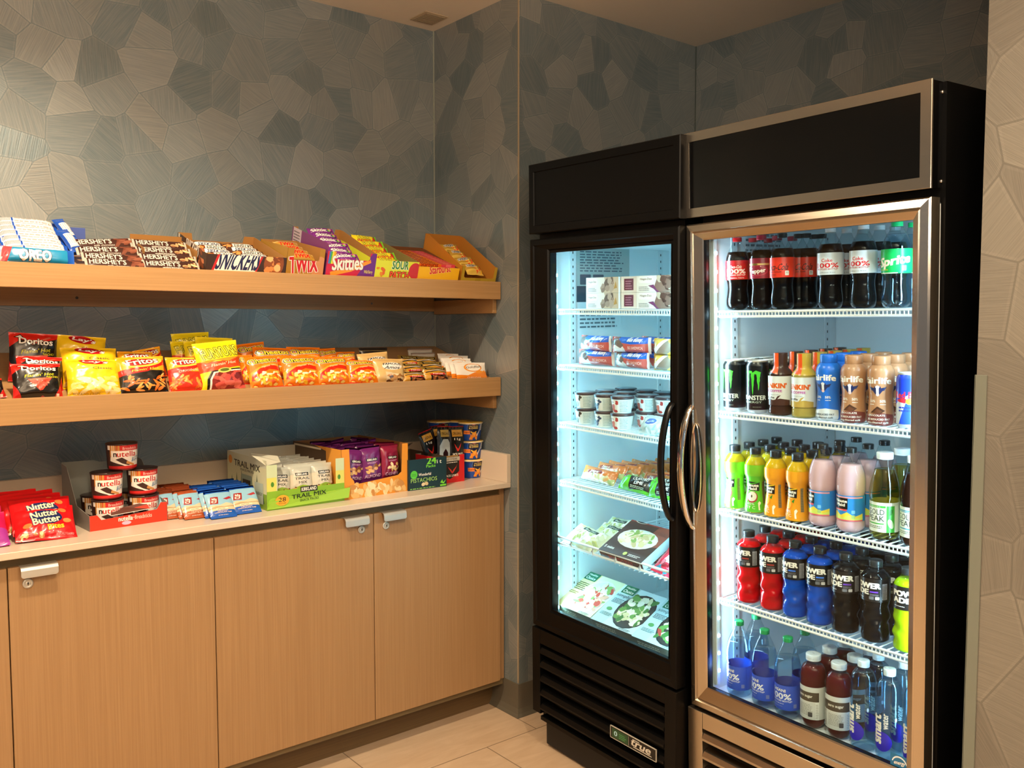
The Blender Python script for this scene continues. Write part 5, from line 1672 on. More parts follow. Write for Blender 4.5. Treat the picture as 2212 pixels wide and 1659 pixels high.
q = [(-W / 2 + .002, .002, h - .0005), (W / 2 - .002, .002, h - .0005), (W / 2 - .02, .07, h - .018), (-W / 2 + .02, .07, h - .018)]
m.add(q + [(x, y, z - .0014) for x, y, z in q], [(0, 1, 2, 3), (7, 6, 5, 4), (0, 4, 5, 1), (1, 5, 6, 2), (2, 6, 7, 3), (3, 7, 4, 0)], '#6c6056')
o = bpy.data.objects.new('box_flap', cell('box_flap', m, M_CARTON)); COL.objects.link(o); o.parent = PB

# jerky box with bags standing in it
pR = onc(1004.5, 1039); 
a, b = hit(940, 1042, 1, pR.y), hit(1004.5, 1039, 1, pR.y)
W = b.x - a.x; h = hit(1003, 981, 1, pR.y).z - CT
JM = TR((a.x + b.x) / 2, pR.y + .002, CT) @ RZ(2)
JA = [R(0, 0, 100, 100, '#d01c22'), P([(0, 92), (82, 92), (82, 30), (62, 16), (50, 10), (38, 16), (0, 30)], '#1d1b1a'), T('11g PROTEIN', 52, 86, 52, 7, WHT, b=.02), R(28, 72, 78, 82, '#b08a4a'), T('ORIGINAL', 54, 77, 38, 6, '#3a2a14', b=.01), R(28, 60, 84, 71, '#b9b5a8'), T('BEEF STEAK', 54, 65.5, 44, 6, '#4a463c', b=.01), LN(28, 55, 78, 59, 1, WHT, 4),
      P([(40, 50), (44, 44), (54, 36), (58, 30), (62, 36), (72, 44), (76, 52), (72, 42), (60, 26), (56, 26), (46, 40)], '#c8342c'), T("JACK LINK'S", 56, 19, 44, 8, WHT, b=.03)]
put('jerky_box', cell('jerky_box', tray(W, .13, h, h, None, '#d01c22', '#8a8078', JA), M_CARTON), JM, 'red and black open carton beside the cup noodles stack', 'box')


def jb(win):
    if win:
        a = [R(0, 0, 100, 230, '#1a1816'), R(6, 0, 94, 40, '#c81e22'), P([(8, 10), (12, 150), (34, 178), (66, 178), (88, 150), (92, 10)], '#a9b8c0'), P([(32, 6), (34, 120), (50, 138), (66, 120), (68, 6)], '#2a1216'), BL(71, 36, 12, 64, 120, 16, 11, ['#3c1a20', '#4a2228', '#241014'], .8), R(18, 188, 84, 218, '#a8904a'), T('ORIGINAL', 50, 202, 54, 12, '#2a2010', b=.02)]
    else:
        a = [R(0, 0, 100, 230, '#1a1816'), R(0, 0, 100, 70, '#c81e22'), R(18, 188, 84, 218, '#c09038'), T('ORIGINAL', 50, 202, 54, 12, '#2a2010', b=.02), T('11g', 50, 176, 40, 12, WHT, b=.02), P([(28, 160), (36, 140), (48, 124), (54, 124), (66, 140), (74, 160), (64, 148), (52, 134), (38, 146)], '#d8302a'),
             T("JACK LINK'S", 50, 110, 66, 14, WHT, b=.03), T('BEEF STEAK', 50, 88, 50, 10, WHT, b=.02), P([(20, 40), (24, 84), (76, 80), (80, 44)], '#e9ddd0'), BL(73, 28, 46, 72, 74, 10, 10, ['#6a2a2a', '#8a3a34'], .8), T('STRIPS', 50, 38, 54, 12, '#1a1816', b=.03)]
    return cell('jerky_bag', pillow(.062, .145, .02, '#1a1816', a, 120 + win, .010, .0016, pinch=.0, nu=14, nv=22, back='#c81e22'), M_FILM)


jbs = [jb(1), jb(0)]
for k, (L_, R_, tp, y, i) in enumerate([(944, 975, 921, -.345, 0), (970, 1003, 921, -.35, 1), (932, 962, 925, -.30, 1), (940, 972, 918, -.27, 1)]):
    a, b = hit(L_, 980, 1, y), hit(R_, 980, 1, y)
    ztop = hit((L_ + R_) / 2, tp, 1, y).z
    z0 = CT + .004
    put('jerky_bag', jbs[i], TR((a.x + b.x) / 2, y, z0) @ RX(-4) @ RY([3, 2, -16, -4][k]) @ SCL((b.x - a.x) / .062, 1, (ztop - z0) / .145),
        'black and red jerky bag standing in the red carton, %s' % ['showing a clear window', 'showing white bull horns lettering', 'leaning at the near side', 'at the back'][k], 'jerky bag', 'jerky bags')

# cup pasta stacks
mc = hit(1032.6, 1033, 2, CT)
rr = .047
CH = .0735


def mac_parts():
    rf = pf([(.0385, .004), (.0475, CH - .004)])
    art = [R(0, 0, 100, 80, '#1a4aa4'), P([(0, 0), (0, 60), (10, 60), (14, 0)], '#0e2a60'), E(62, 36, 21, 21, '#4a7ac0'), E(62, 36, 19.5, 19.5, '#0c1c44'), E(62, 49, 7.5, 3.4, '#d8304a'), E(62, 49, 6, 2.4, '#e9dcd8'), T('MACARONI', 62, 42, 27, 4, '#e0c878', b=.02), T('& CHEESE', 62, 36.5, 29, 5, '#f2d86a', b=.03), E(62, 27, 10, 7, '#f2c84a', a0=180, a1=360), E(62, 28, 7, 4, '#0c1c44', a0=180, a1=360),
           R(28, 18, 50, 29, '#f08a3c'), T('original', 39, 23.5, 18, 5, '#7a1c14', b=.02), BL(75, 48, 4, 74, 20, 16, 6, ['#f09a2c', '#e8821c', '#f7b04a'], .6), P([(72, 14), (84, 30), (86, 30), (76, 12)], '#e9e9e9'), P([(84, 28), (86, 52), (96, 56), (94, 30)], '#d9dde0'), LN(86, 32, 94, 52, 7, '#7a848c', 5)]
    m = MB(); m.lathe([(.036, 0), (.0385, .004)], 40, '#1a4aa4'); sleeve(m, rf, .004, CH - .004, 3, 40, '#1a4aa4', art + [R(3, 10, 5, 62, '#c9d4e0'), LN(6, 10, 12, 60, 12, '#8aa0c0', 11)], 162); a = cell('cup_body', m, M_PLASTIC)
    m = MB(); m.lathe([(.0475, CH - .006), (.0505, CH - .005), (.051, CH - .002), (.0495, CH), (.046, CH)], 40, '#e9dcb8', cap0=False); m.lathe([(.0492, CH), (.0492, CH + .0006)], 40, '#e0b43c'); m.box(-.014, .010, -.018, -.008, CH + .0006, CH + .0008, '#3a2a14')
    m.add([(-.04, -.030, CH), (-.012, -.048, CH), (-.02, -.054, CH - .004), (-.042, -.040, CH - .004)], [(0, 1, 2, 3)], '#e9dcb8')
    b = cell('foil_lid', m, M_PLASTIC)
    return [('cup_body', a, None), ('foil_lid', b, None)]


MAC = mac_parts()
for k in range(3):
    put_parts('pasta_cup', MAC, TR(mc.x - .002 * k, mc.y + .046, CT + k * (CH + .001)) @ RZ([-18, -38, -38][k]), 'blue macaroni cup with yellow foil lid, %s of the front stack of three' % ['bottom', 'middle', 'top'][k], 'pasta cup', 'macaroni cups on the counter')
for (px, py, n) in ((949, 903, 3), (992, 907, 3)):
    y = -.20 if px < 960 else -.24
    for k in range(n):
        x = hit(px, py, 1, y).x
        put_parts('pasta_cup', MAC, TR(x, y, CT + k * (CH + .001)) @ RZ(-30), 'blue macaroni cup in shade, %s of the stack %s' % (['bottom', 'middle', 'top'][k], 'by the wall corner' if px < 960 else 'behind the jerky bags'), 'pasta cup', 'macaroni cups on the counter')

# ------------------------------------------------------------------ bottles and cans
M_CLEARB = clear('clear_bottle', '#eef6f8', 0.06, 1.3, .0, bump=.2)
M_WATER = clear('still_water', '#dcebf4', 0.02, 1.35, .03)
M_TEA = clear('green_tea', '#efe28e', 0.02, 1.4, .04)
M_BLUEFILM = clear('blue_clear_label', '#2a4ec8', 0.15, 1.4, .05)


def shade(c, k):
    r, g, b, a = lin(c)
    return (r * k, g * k, b * k, a)


def bottle(H, R_, prof, capr, caph, capcol, liq=None, liqm=None, level=.8, lab=None, lumps=None, feet=True, shell=True, neckr=None, frost=False, lab2=None, n=36):
    """prof: (radius fraction, height fraction) up to the cap"""
    P_ = [(r * R_, z * H) for r, z in prof]
    rf = pf(P_)

    def lump(sc):
        def f(a, z):
            q = z / H
            v = 1.0
            if feet and q < .07:
                v *= 1 - .16 * (1 - q / .07) * abs(math.cos(2.5 * a)) ** .7
            if lumps and lumps[0] < q < lumps[1]:
                w = math.sin(math.pi * (q - lumps[0]) / (lumps[1] - lumps[0]))
                v *= 1 + .11 * w * math.sin(3 * a + 1.2) * math.sin((q - lumps[0]) / (lumps[1] - lumps[0]) * 4.2 * math.pi)
            return v
        return f
    dense = []
    N = 44
    for i in range(N + 1):
        z = P_[0][1] + (P_[-1][1] - P_[0][1]) * i / N
        dense.append((rf(z), z))
    parts = []
    if liq:
        m = MB()
        zl = level * H
        d = [(r * .965, z + .0008) for r, z in dense if z < zl]
        d.append((rf(zl) * .965, zl))
        m.lathe(d, n, liq, sq=lump(1))
        parts.append(('drink', cell('drink', m, liqm or M_JUICE), None))
    m = MB(); m.lathe(dense, n, '#ffffff', sq=lump(1), cap0=False, cap1=False)
    parts.append(('bottle_body', cell('bottle_body', m, M_CLEARB), None))
    z0 = H - caph
    m = MB()
    nn = 32
    m.lathe([(capr * .97, z0), (capr, z0 + .001), (capr, z0 + .003), (capr * .985, z0 + .0034), (capr, z0 + .0045), (capr, H - .0015), (capr * .95, H - .0003), (capr * .5, H)], nn, capcol,
            sq=lambda a, z: 1 + (.02 * math.cos(16 * a) if z > z0 + .004 and z < H - .001 else 0))
    m.box(-.004, .004, -.0006, .0006, H - .0002, H + .0001, shade(capcol, .4) if frost else capcol)
    parts.append(('cap', cell('cap', m, M_PLASTIC), None))
    for lb in (lab, lab2):
        if lb:
            z0, z1, col, art, arc, mat = (list(lb) + [M_LABEL])[:6]
            m = MB(); sleeve(m, rf, z0 * H, z1 * H, 6 if z1 - z0 < .4 else 14, n, col, art, arc, e=.0006)
            parts.append(('label', cell('label', m, mat), None))
    return parts


COKE = [(.66, 0), (.80, .006), (.92, .03), (.98, .08), (.98, .14), (.90, .24), (.86, .30), (.90, .37), (1.0, .43), (1.0, .69), (.97, .73), (.84, .79), (.62, .86), (.44, .91), (.385, .945), (.385, .99)]
POWR = [(.80, 0), (.95, .008), (1, .03), (1, .10), (.96, .14), (1, .20), (.95, .28), (1, .36), (.95, .44), (1, .51), (1, .80), (.9, .83), (.62, .875), (.50, .90), (.48, .99)]
MMJ = [(.80, 0), (.96, .008), (1, .03), (1, .10), (.94, .16), (.80, .36), (.78, .46), (.84, .54), (.98, .59), (1, .66), (1, .74), (.88, .80), (.60, .865), (.52, .885), (.50, .99)]
MML = [(.66, 0), (.82, .006), (.95, .03), (1, .08), (.98, .13), (.94, .15), (.94, .45), (1, .49), (1, .62), (.92, .71), (.74, .79), (.55, .87), (.43, .925), (.38, .945), (.38, .99)]
GPK = [(.80, 0), (.94, .006), (1, .03), (.96, .08), (.93, .10), (.93, .44), (1, .48), (1, .55), (.90, .66), (.70, .78), (.56, .87), (.52, .905), (.52, .99)]
DAS = [(.66, 0), (.82, .006), (.95, .03), (1, .08), (.95, .11), (.95, .43), (1, .46), (1, .58), (.97, .64), (.83, .74), (.60, .84), (.42, .90), (.37, .925), (.37, .99)]
VIT = [(.55, 0), (.72, .02), (.90, .08), (.98, .15), (.98, .59), (1, .62), (1, .72), (.93, .79), (.78, .845), (.58, .875), (.56, .89), (.56, .99)]
SMA = [(.76, 0), (.92, .006), (1, .03), (1, .74), (.95, .80), (.80, .86), (.58, .895), (.46, .91), (.43, .93), (.43, .99)]

RC = '#d5161c'


def A_coke(txt, c1, c2, c3, big='100%'):
    a = [R(0, 0, 100, 90, c1)]
    if txt == 'coke':
        a += [T('Coca-Cola', 50, 42, 40, 9, WHT, sh=.3, b=.02), T('100%', 50, 27, 66, 15, WHT, b=.028), T('RECYCLED BOTTLE*', 50, 15, 66, 4.5, WHT, b=.03), T('ORIGINAL TASTE', 50, 5, 56, 3.2, WHT, b=.02)]
    elif txt == 'diet':
        a += [T('Coke', 50, 43, 32, 10, '#c81e28', b=.03), T('100%', 50, 28, 68, 14, '#c81e28', b=.028), T('RECYCLED BOTTLE*', 50, 17, 66, 4.5, '#a82a34', b=.03), T('caffeine free', 50, 7, 50, 3, '#5a6a74', b=.0), P([(88, 8), (96, 8), (96, 40), (88, 40)], '#c9d4da')]
    elif txt == 'zero':
        a += [T('Coca-Cola', 46, 32, 74, 20, '#17120f', sh=.35, b=.02), T('ZERO SUGAR', 40, 17, 44, 4, '#17120f', b=.03), LN(14, 4, 46, 13, 2, '#6a1a10', 3), RR(72, 6, 84, 20, 2, '#e9e4dc'), T('73', 78, 14, 6, 5, '#17120f')]
    elif txt == 'dr':
        a += [R(0, 44, 100, 50, '#d9b870'), E(46, 47, 11, 3.4, '#6a5a1c'), E(52, 25, 38, 17, '#b9304a'), E(52, 26, 35, 15, '#8c1430'), T('Dr', 28, 32, 16, 12, WHT, b=.05), T('Pepper', 54, 23, 56, 18, WHT, b=.03, rot=6), E(66, 40, 2, 2, '#d9a0a8')]
    elif txt == 'sprite':
        a += [T('Sprite', 50, 30, 86, 30, WHT, sh=.25, b=.05, rot=8), T('lemon-lime', 22, 10, 26, 4, '#d9e83c', b=.02), RR(70, 6, 82, 20, 2, '#7ad8a8'), R(0, 0, 60, 2, WHT)]
    return a


def A_pow(acc):
    return [R(0, 0, 100, 80, '#131314'), T('POWER', 44, 42, 74, 14, WHT, b=.07), T('ADE', 30, 25, 44, 13, WHT, b=.07), R(56, 24, 76, 28, acc), LN(56, 16, 78, 22, 2, '#8a8a92', 3), LN(10, 8, 40, 12, 1, '#d9d9dd', 4), RR(54, 6, 66, 14, 1.5, '#6a6a6e'), RR(69, 6, 79, 14, 1.5, '#c9c9cd'), R(86, 6, 100, 48, '#9a9aa0'), LN(87, 8, 99, 46, 10, '#3a3a3e', 5)]


def A_mmj(body, fruit):
    a = [P([(0, 0), (0, 130), (78, 130), (86, 0)], body), P([(8, 78), (74, 76), (76, 108), (8, 110)], '#14150f'), P([(8, 104), (38, 99), (74, 106), (74, 110), (38, 103), (8, 108)], '#4ab02a' if fruit == 'a' else '#e8c22a'),
         T('Minute', 42, 96, 56, 10, WHT, b=.06), T('Maid', 42, 84, 40, 9, WHT, b=.06)]
    if fruit == 'a':
        a += [E(44, 54, 22, 20, '#b0303a', rot=20), E(43, 56, 19, 17, '#e9e8d8', rot=20), E(42, 57, 3, 5, '#5a4a2a'), LN(20, 73, 66, 77, 1, '#d0f0b0', 2)]
    else:
        a += [E(40, 52, 18, 19, '#f08c1c'), E(38, 54, 14, 16, '#f9c84a'), E(38, 54, 11, 13, '#f7b02c'), P([(54, 64), (66, 74), (62, 58)], '#2a8a2a'), LN(20, 73, 66, 77, 1, '#f7e0a0', 2)]
    a += [T('100%', 36, 30, 34, 9, '#f4f0e0', b=.0), T('VIT C', 36, 17, 40, 10, '#f4f0e0', b=.0), P([(68, 8), (74, 8), (72, 24), (78, 34), (72, 40), (66, 34)], '#f0ead0'), R(88, 30, 100, 110, '#8a7a5a'), LN(88, 32, 99, 108, 14, '#4a4438', 6)]
    return a


def A_mml():
    return [R(0, 0, 100, 100, '#2a8ad8'), R(0, 0, 100, 4, '#e86a7a'), R(0, 66, 100, 70, '#f0a0a8'), P([(0, 4), (0, 20), (18, 26), (36, 16), (54, 26), (74, 14), (100, 22), (100, 4)], '#f2dc4a'), P([(0, 4), (0, 12), (20, 18), (40, 8), (60, 18), (80, 8), (100, 14), (100, 4)], '#d8e86a'),
            R(10, 34, 56, 66, '#15150f'), T('Minute', 34, 57, 40, 8, WHT, b=.06), T('Maid', 34, 46, 28, 8, WHT, b=.06), R(10, 29, 54, 34, '#e8505a'), LN(14, 30, 50, 33, 1, WHT, 2), RR(66, 8, 76, 18, 2, '#a8c87a'), RR(66, 22, 76, 32, 2, '#7ac0e8')]


def A_gp(c):
    return [R(0, 0, 100, 100, '#e4ecdf'), R(0, 68, 62, 74, c), LN(8, 70, 50, 73, 1, WHT, 1), T('GOLD', 34, 56, 50, 15, '#3c4a3c', b=.01), T('PEAK', 34, 38, 50, 15, '#3c4a3c', b=.01), R(10, 22, 58, 25, c), LN(10, 10, 56, 19, 2, '#5a6a5a', 3), R(64, 0, 86, 74, c), E(75, 24, 7, 14, '#cfe8c0', rot=20), E(75, 56, 5, 9, '#2a7a2a', rot=-20), R(88, 0, 100, 74, '#f2f5ee')]


def A_das():
    return [T('DASANI', 34, 60, 46, 9, WHT, b=.03), T('100%', 40, 42, 66, 18, '#eef2ff', b=.028), T('RECYCLED BOTTLE*', 44, 28, 64, 5, '#eef2ff', b=.03), LN(12, 18, 64, 23, 1, '#c0c8f0', 2), LN(12, 10, 50, 14, 1, '#8a98d8', 3), RR(80, 8, 90, 20, 1, '#7a88c8')]


def A_vit():
    return [R(0, 0, 100, 100, '#d0d2ce'), R(0, 52, 100, 80, '#4a3f34'), R(0, 51, 100, 52.5, '#e9e9e2'), T('vitaminwater', 26, 38, 70, 9, '#22201c', rot=90, b=.03), T('zero sugar', 60, 66, 44, 8, '#e4e0d4', b=.03), LN(40, 12, 84, 46, 9, '#8a8c88', 4), RR(70, 8, 82, 22, 2, '#4a4a4a'), R(90, 0, 100, 52, '#e6e7e3'), LN(91, 4, 99, 48, 9, '#9a9c98', 6)]


def A_sma():
    return [E(48, 42, 30, 30, '#2b24c8'), T('smart', 34, 76, 84, 26, WHT, rot=90, b=.05), T('water', 60, 104, 46, 14, WHT, rot=90, b=.03), E(88, 112, 3, 6, '#cfe0f0')]


BT = {}
BT['coke'] = bottle(.203, .032, COKE, .0125, .012, RC, '#120806', level=.80, lab=(.42, .68, RC, A_coke('coke', RC, '', ''), 150))
BT['dr'] = bottle(.203, .031, COKE, .0135, .013, '#b01834', '#150a06', level=.80, lab=(.42, .69, '#8c1430', A_coke('dr', '#8c1430', '', ''), 150))
BT['zero'] = bottle(.203, .033, COKE, .0125, .012, '#1a1a1c', '#0d0706', level=.80, lab=(.42, .68, '#e0301c', A_coke('zero', '#e0301c', '', ''), 150))
BT['diet'] = bottle(.205, .032, COKE, .0130, .012, '#d4d6d8', '#0e0807', level=.80, lab=(.42, .69, '#cdd3d8', A_coke('diet', '#cdd3d8', '', ''), 150))
BT['sprite'] = bottle(.205, .0345, COKE, .0135, .012, '#0aa35c', '#ffffff', M_WATER, level=.86, lab=(.40, .68, '#0fb257', A_coke('sprite', '#0fb257', '', ''), 150))
BT['apple'] = bottle(.184, .0298, MMJ, .0155, .018, '#1c1f22', '#d2b41e', level=.86, lab=(.03, .75, '#7ac62a', A_mmj('#5cc42a', 'a'), 150))
BT['orange'] = bottle(.184, .0305, MMJ, .0155, .018, '#1c1f22', '#f0b41a', level=.88, lab=(.03, .75, '#f0a01e', A_mmj('#f3a01c', 'o'), 150))
BT['pink'] = bottle(.217, .0362, MML, .0140, .013, '#1b1e20', '#f2bcc0', level=.80, lab=(.15, .45, '#2a8ad8', A_mml(), 150))
BT['gp'] = bottle(.216, .0365, GPK, .0195, .017, '#dfe8ea', '#ffffff', M_TEA, level=.80, lab=(.10, .44, '#e4ecdf', A_gp('#3fae3c'), 150), frost=True)
BT['gpd'] = bottle(.216, .0365, GPK, .0195, .017, '#dfe8ea', '#2a120a', level=.80, lab=(.10, .44, '#e4ecdf', A_gp('#2a9ab8'), 150), frost=True)
for k, c, acc in (('pred', '#e0141a', '#a83a34'), ('pblue', '#0e4fc0', '#3a7ae8'), ('pblack', '#0e0d10', '#6a3ab8'), ('plime', '#b4e010', '#a8d020')):
    BT[k] = bottle(.206, .0345, POWR, .0165, .017, '#26292b', c, level=.86, lab=(.52, .80, '#131314', A_pow(acc), 162), lumps=(.06, .50), feet=False)
BT['das'] = bottle(.222, .0365, DAS, .0135, .013, '#12a05a', '#ffffff', M_WATER, level=.74, lab=(.12, .43, '#3c6ae0', [R(0, 0, 100, 100, '#2f58d0')] + A_das(), 150))
BT['vit'] = bottle(.200, .034, VIT, .0195, .017, '#ccd6da', '#5a1418', level=.84, lab=(.15, .59, '#d0d2ce', A_vit(), 162), feet=False, frost=True)
BT['sma'] = bottle(.231, .0315, SMA, .0145, .017, '#cfe0ea', '#ffffff', M_WATER, level=.88, feet=False, frost=True)
# printed marks on the clear tall water bottle
m = MB()
rf = pf([(r * .0315, z * .231) for r, z in SMA])
n = 36; nv = 12; arc = 150
ns = 15
lay(m, A_sma(), lambda a, q, e: ((rf(.02) + .0012 + e) * math.cos(math.radians(-90 - 75 + 150 * a)), (rf(.02) + .0012 + e) * math.sin(math.radians(-90 - 75 + 150 * a)), .018 + q * .135), 100 * .135 / (.0325 * math.radians(150)), 100 / ns, 20)
BT['sma'].append(('label', cell('label', m, M_LABEL), None))


def can(H, R_, art, col, arc=162):
    P_ = [(.78 * R_, 0), (.84 * R_, .002), (R_, .010), (R_, H - .014), (.82 * R_, H - .003)]
    m = MB(); m.lathe(P_[:3], 40, '#b9bcbe', cap1=False); m.lathe([(R_, .010), (R_, H - .014), (.86 * R_, H - .005)], 40, col, cap0=False, cap1=False)
    b = cell('can_body', m, M_LABEL)
    m = MB(); m.lathe([(.82 * R_, H - .006), (.87 * R_, H - .004), (.87 * R_, H - .001), (.85 * R_, H), (.82 * R_, H - .001), (.81 * R_, H - .004), (.2 * R_, H - .0045)], 40, '#c9ccce')
    m.box(-.006, .006, -.012, .004, H - .0045, H - .003, '#b0b3b5', b=.0005)
    t_ = cell('can_top', m, M_ALU)
    m = MB(); sleeve(m, lambda z: R_, .0105, H - .0145, 6, 40, col, art, arc, e=.0004)
    return [('can_body', b, None), ('can_print', cell('can_print', m, M_LABEL), None), ('can_top', t_, None)]


def drip(x, w, y1, y0, c, seed):
    rnd = random.Random(seed)
    L_, R_ = [], []
    N = 7
    for i in range(N + 1):
        y = y1 + (y0 - y1) * i / N
        k = (1 - i / N) * .8 + .2
        L_.append((x - w / 2 * k + rnd.uniform(-1, 1), y)); R_.append((x + w / 2 * k + rnd.uniform(-1, 1), y))
    R_[-1] = ((L_[-1][0] + R_[-1][0]) / 2, y0 - 3)
    return P(L_ + R_[::-1], c)


A_MON = [R(0, 0, 100, 170, '#0d0e0e'), P([(22, 116), (30, 124), (48, 122), (50, 112), (40, 116)], '#4fd83a'), P([(48, 116), (60, 124), (76, 118), (72, 108), (60, 112)], '#4fd83a'), drip(33, 11, 118, 60, '#4fd83a', 1), drip(50, 12, 116, 50, '#4fd83a', 2), drip(68, 12, 114, 64, '#4fd83a', 3),
         T('MONSTER', 50, 38, 84, 14, '#e9efe9', b=.04), T('ENERGY', 50, 24, 56, 6, '#cfe0cf', b=.01), LN(50, 8, 84, 11, 1, '#8a9a8a', 2)]
BT['mon'] = can(.146, .031, A_MON, '#0d0e0e')
BT['rb'] = can(.132, .0265, [R(0, 0, 100, 200, '#1c3ac8'), P([(0, 0), (0, 60), (60, 100), (100, 60), (100, 0)], '#c9cfd8'), P([(20, 0), (50, 90), (90, 0)], '#2a50d8'), T('Red Bull', 44, 92, 80, 20, '#e0283a', b=.04), P([(10, 74), (34, 84), (50, 76), (40, 66), (20, 70)], '#d8283a'), E(54, 72, 12, 10, '#f2c82c'), P([(90, 74), (70, 84), (54, 76), (64, 66), (80, 70)], '#d8283a'), LN(20, 40, 80, 60, 2, '#2a3ab8', 3)], '#1c3ac8')

DUN = [(.82, 0), (.96, .008), (1, .03), (.98, .07), (1, .09), (.97, .11), (1, .13), (.93, .17), (1, .22), (1, .62), (.98, .66), (.9, .70), (.66, .745), (.56, .77), (.56, .99)]


def dunkin(c, cc):
    P_ = [(r * .032, z * .169) for r, z in DUN]
    rf = pf(P_)
    m = MB(); d = [(rf(.169 * .78 * i / 40), .169 * .78 * i / 40) for i in range(41)]; m.lathe(d, 36, c, sq=lambda a, z: .985)
    parts = [('drink', cell('drink', m, M_JUICE), None)]
    m = MB(); m.lathe(d, 36, '#ffffff', cap0=False, cap1=False); parts.append(('bottle_body', cell('bottle_body', m, M_CLEARB), None))
    art = [R(0, 0, 100, 100, '#dfe3e2'), P([(0, 0), (0, 17), (20, 15), (34, 20), (48, 16), (70, 21), (100, 16), (100, 0)], c), T("DUNKIN'", 46, 60, 84, 15, '#e0641c', b=.07), T('ICED COFFEE', 42, 44, 66, 7, '#b8309a', b=.04), LN(30, 32, 70, 35, 1, '#8a9a9a', 3), T('mocha' if cc == '#43281f' else 'vanilla', 36, 24, 34, 6, '#4a4440', b=.03), P([(56, 18), (62, 28), (72, 32), (64, 22), (60, 17)], c)]
    m = MB(); sleeve(m, lambda z: .032, .028, .107, 6, 36, '#dfe3e2', art, 160, e=.0006); parts.append(('label', cell('label', m, M_LABEL), None))
    m = MB(); sleeve(m, rf, .112, .1685, 8, 36, cc, [P([(30, 8), (64, 0), (60, 200), (34, 200)], '#e8561c')], 140, e=.0008); m.lathe([(.0186, .1685), (.012, .169)], 36, cc, cap0=False); parts.append(('cap_seal', cell('cap_seal', m, M_LABEL), None))
    return parts


BT['dm'] = dunkin('#4a2a20', '#43281f')
BT['dv'] = dunkin('#c2a24e', '#c9a83a')
FLP = [(.84, 0), (.97, .006), (1, .03), (1, .12), (.95, .16), (.87, .36), (.86, .44), (.93, .55), (.98, .62), (1, .74), (.97, .79), (.82, .845), (.68, .865), (.68, .87), (.68, .985), (.62, 1.0)]


def fairlife(c, foot, t2):
    P_ = [(r * .0315, z * .169) for r, z in FLP]
    rf = pf(P_)
    art = [R(0, 0, 100, 200, c), P([(0, 0), (0, 34), (20, 30), (60, 36), (100, 30), (100, 0)], foot), T('fairlife', 50, 124, 78, 17, WHT, b=.04, arc=.1),
           E(50, 97, 9, 15, '#e9eef4'), P([(24, 108), (42, 104), (40, 96), (30, 98)], '#1c2a5a'), P([(76, 108), (58, 104), (60, 96), (70, 98)], '#1c2a5a'), P([(42, 110), (36, 96), (46, 84), (46, 104)], '#1c2a5a'), P([(58, 110), (64, 96), (54, 84), (54, 104)], '#1c2a5a'), E(50, 87, 5, 4, '#f0c8c8'),
           T('50%', 34, 68, 18, 7, WHT, b=.02), T('50%', 66, 68, 18, 7, WHT, b=.02), LN(26, 58, 44, 62, 1, WHT, 2), LN(58, 58, 76, 62, 1, WHT, 3), T('2% REDUCED FAT', 52, 18, 64, 5, t2, b=.03), T('ultra-filtered milk', 50, 9, 62, 5, t2, b=.02, sh=.2)]
    if foot != '#cfd6da':
        art += [P([(30, 36), (50, 54), (72, 42), (60, 34)], '#4a2a1a'), P([(36, 36), (50, 48), (64, 40), (56, 34)], '#6a3c26'), T('CHOCOLATE', 46, 29, 50, 5, WHT, b=.02)]
    m = MB(); sleeve(m, rf, 0, .147, 24, 36, c, art, 160, e=0); m.lathe([(.026, 0), (.0264, .0001)], 36, foot)
    a = cell('bottle_body', m, M_LABEL)
    m = MB(); m.lathe([(.0205, .1465), (.0215, .148), (.0215, .166), (.020, .169), (.010, .169)], 36, c)
    return [('bottle_body', a, None), ('cap', cell('cap', m, M_PLASTIC), None)]


BT['fb'] = fairlife('#1c6ad0', '#cfd6da', '#3a4a5a')
BT['fc'] = fairlife('#b5825c', '#7a3c34', WHT)

ORD = ['front', 'second', 'third', 'fourth', 'fifth']


def column(key, px, py, z, n, r, what, where, cat, group, name='drink_bottle', x0=None, turn=0, dx=None, start=0):
    """a line of the same drink going back from the shelf edge; px, py: where the front one is seen"""
    x0 = x0 or (.072 + r + .004)
    u = hitb(M2, px, py, 0, x0).y
    for k in range(n):
        put_parts(name, BT[key], M2 @ TR(x0 + k * (dx or 2 * r + .003), -u, z + .0006) @ RZ(-90 + turn + random.Random(hash((px, k)) % 1000).uniform(-6, 6)),
                  '%s, %s of its line, %s' % (what, ORD[k + start], where), cat, group)


Z1, Z2, Z3, Z4, Z5 = 1.560, 1.275, .991, .726, .4455
S1, S2, S3, S4, S5 = 'top shelf', 'second shelf', 'third shelf', 'fourth shelf', 'cabinet floor'
g = 'soda bottles'
column('coke', 1593, 590, Z1, 3, .033, 'red-labelled cola bottle', 'top shelf leftmost', 'bottle of soda', g, turn=20)
column('dr', 1645, 590, Z1, 3, .033, 'maroon-labelled soda bottle', 'top shelf', 'bottle of soda', g, turn=10)
column('zero', 1690, 590, Z1, 3, .034, 'black-capped cola with bright red label', 'top shelf', 'bottle of soda', g, turn=14)
column('zero', 1742, 590, Z1, 2, .034, 'black-capped cola with bright red label', 'beside silver label', 'bottle of soda', g, x0=.19, turn=14)
column('diet', 1794, 580, Z1, 3, .034, 'silver-labelled cola bottle', 'top shelf nearer maroon', 'bottle of soda', g, turn=8)
column('diet', 1865, 580, Z1, 3, .034, 'silver-labelled cola bottle', 'top shelf beside green', 'bottle of soda', g, turn=4)
column('sprite', 1937, 575, Z1, 3, .036, 'clear soda bottle with green label and cap', 'top shelf', 'bottle of soda', g, turn=16)
g = 'energy drink cans'
column('mon', 1587, 830, Z2, 4, .032, 'black can with green claw marks', 'by the side wall', 'can of energy drink', g, name='drink_can', turn=-6)
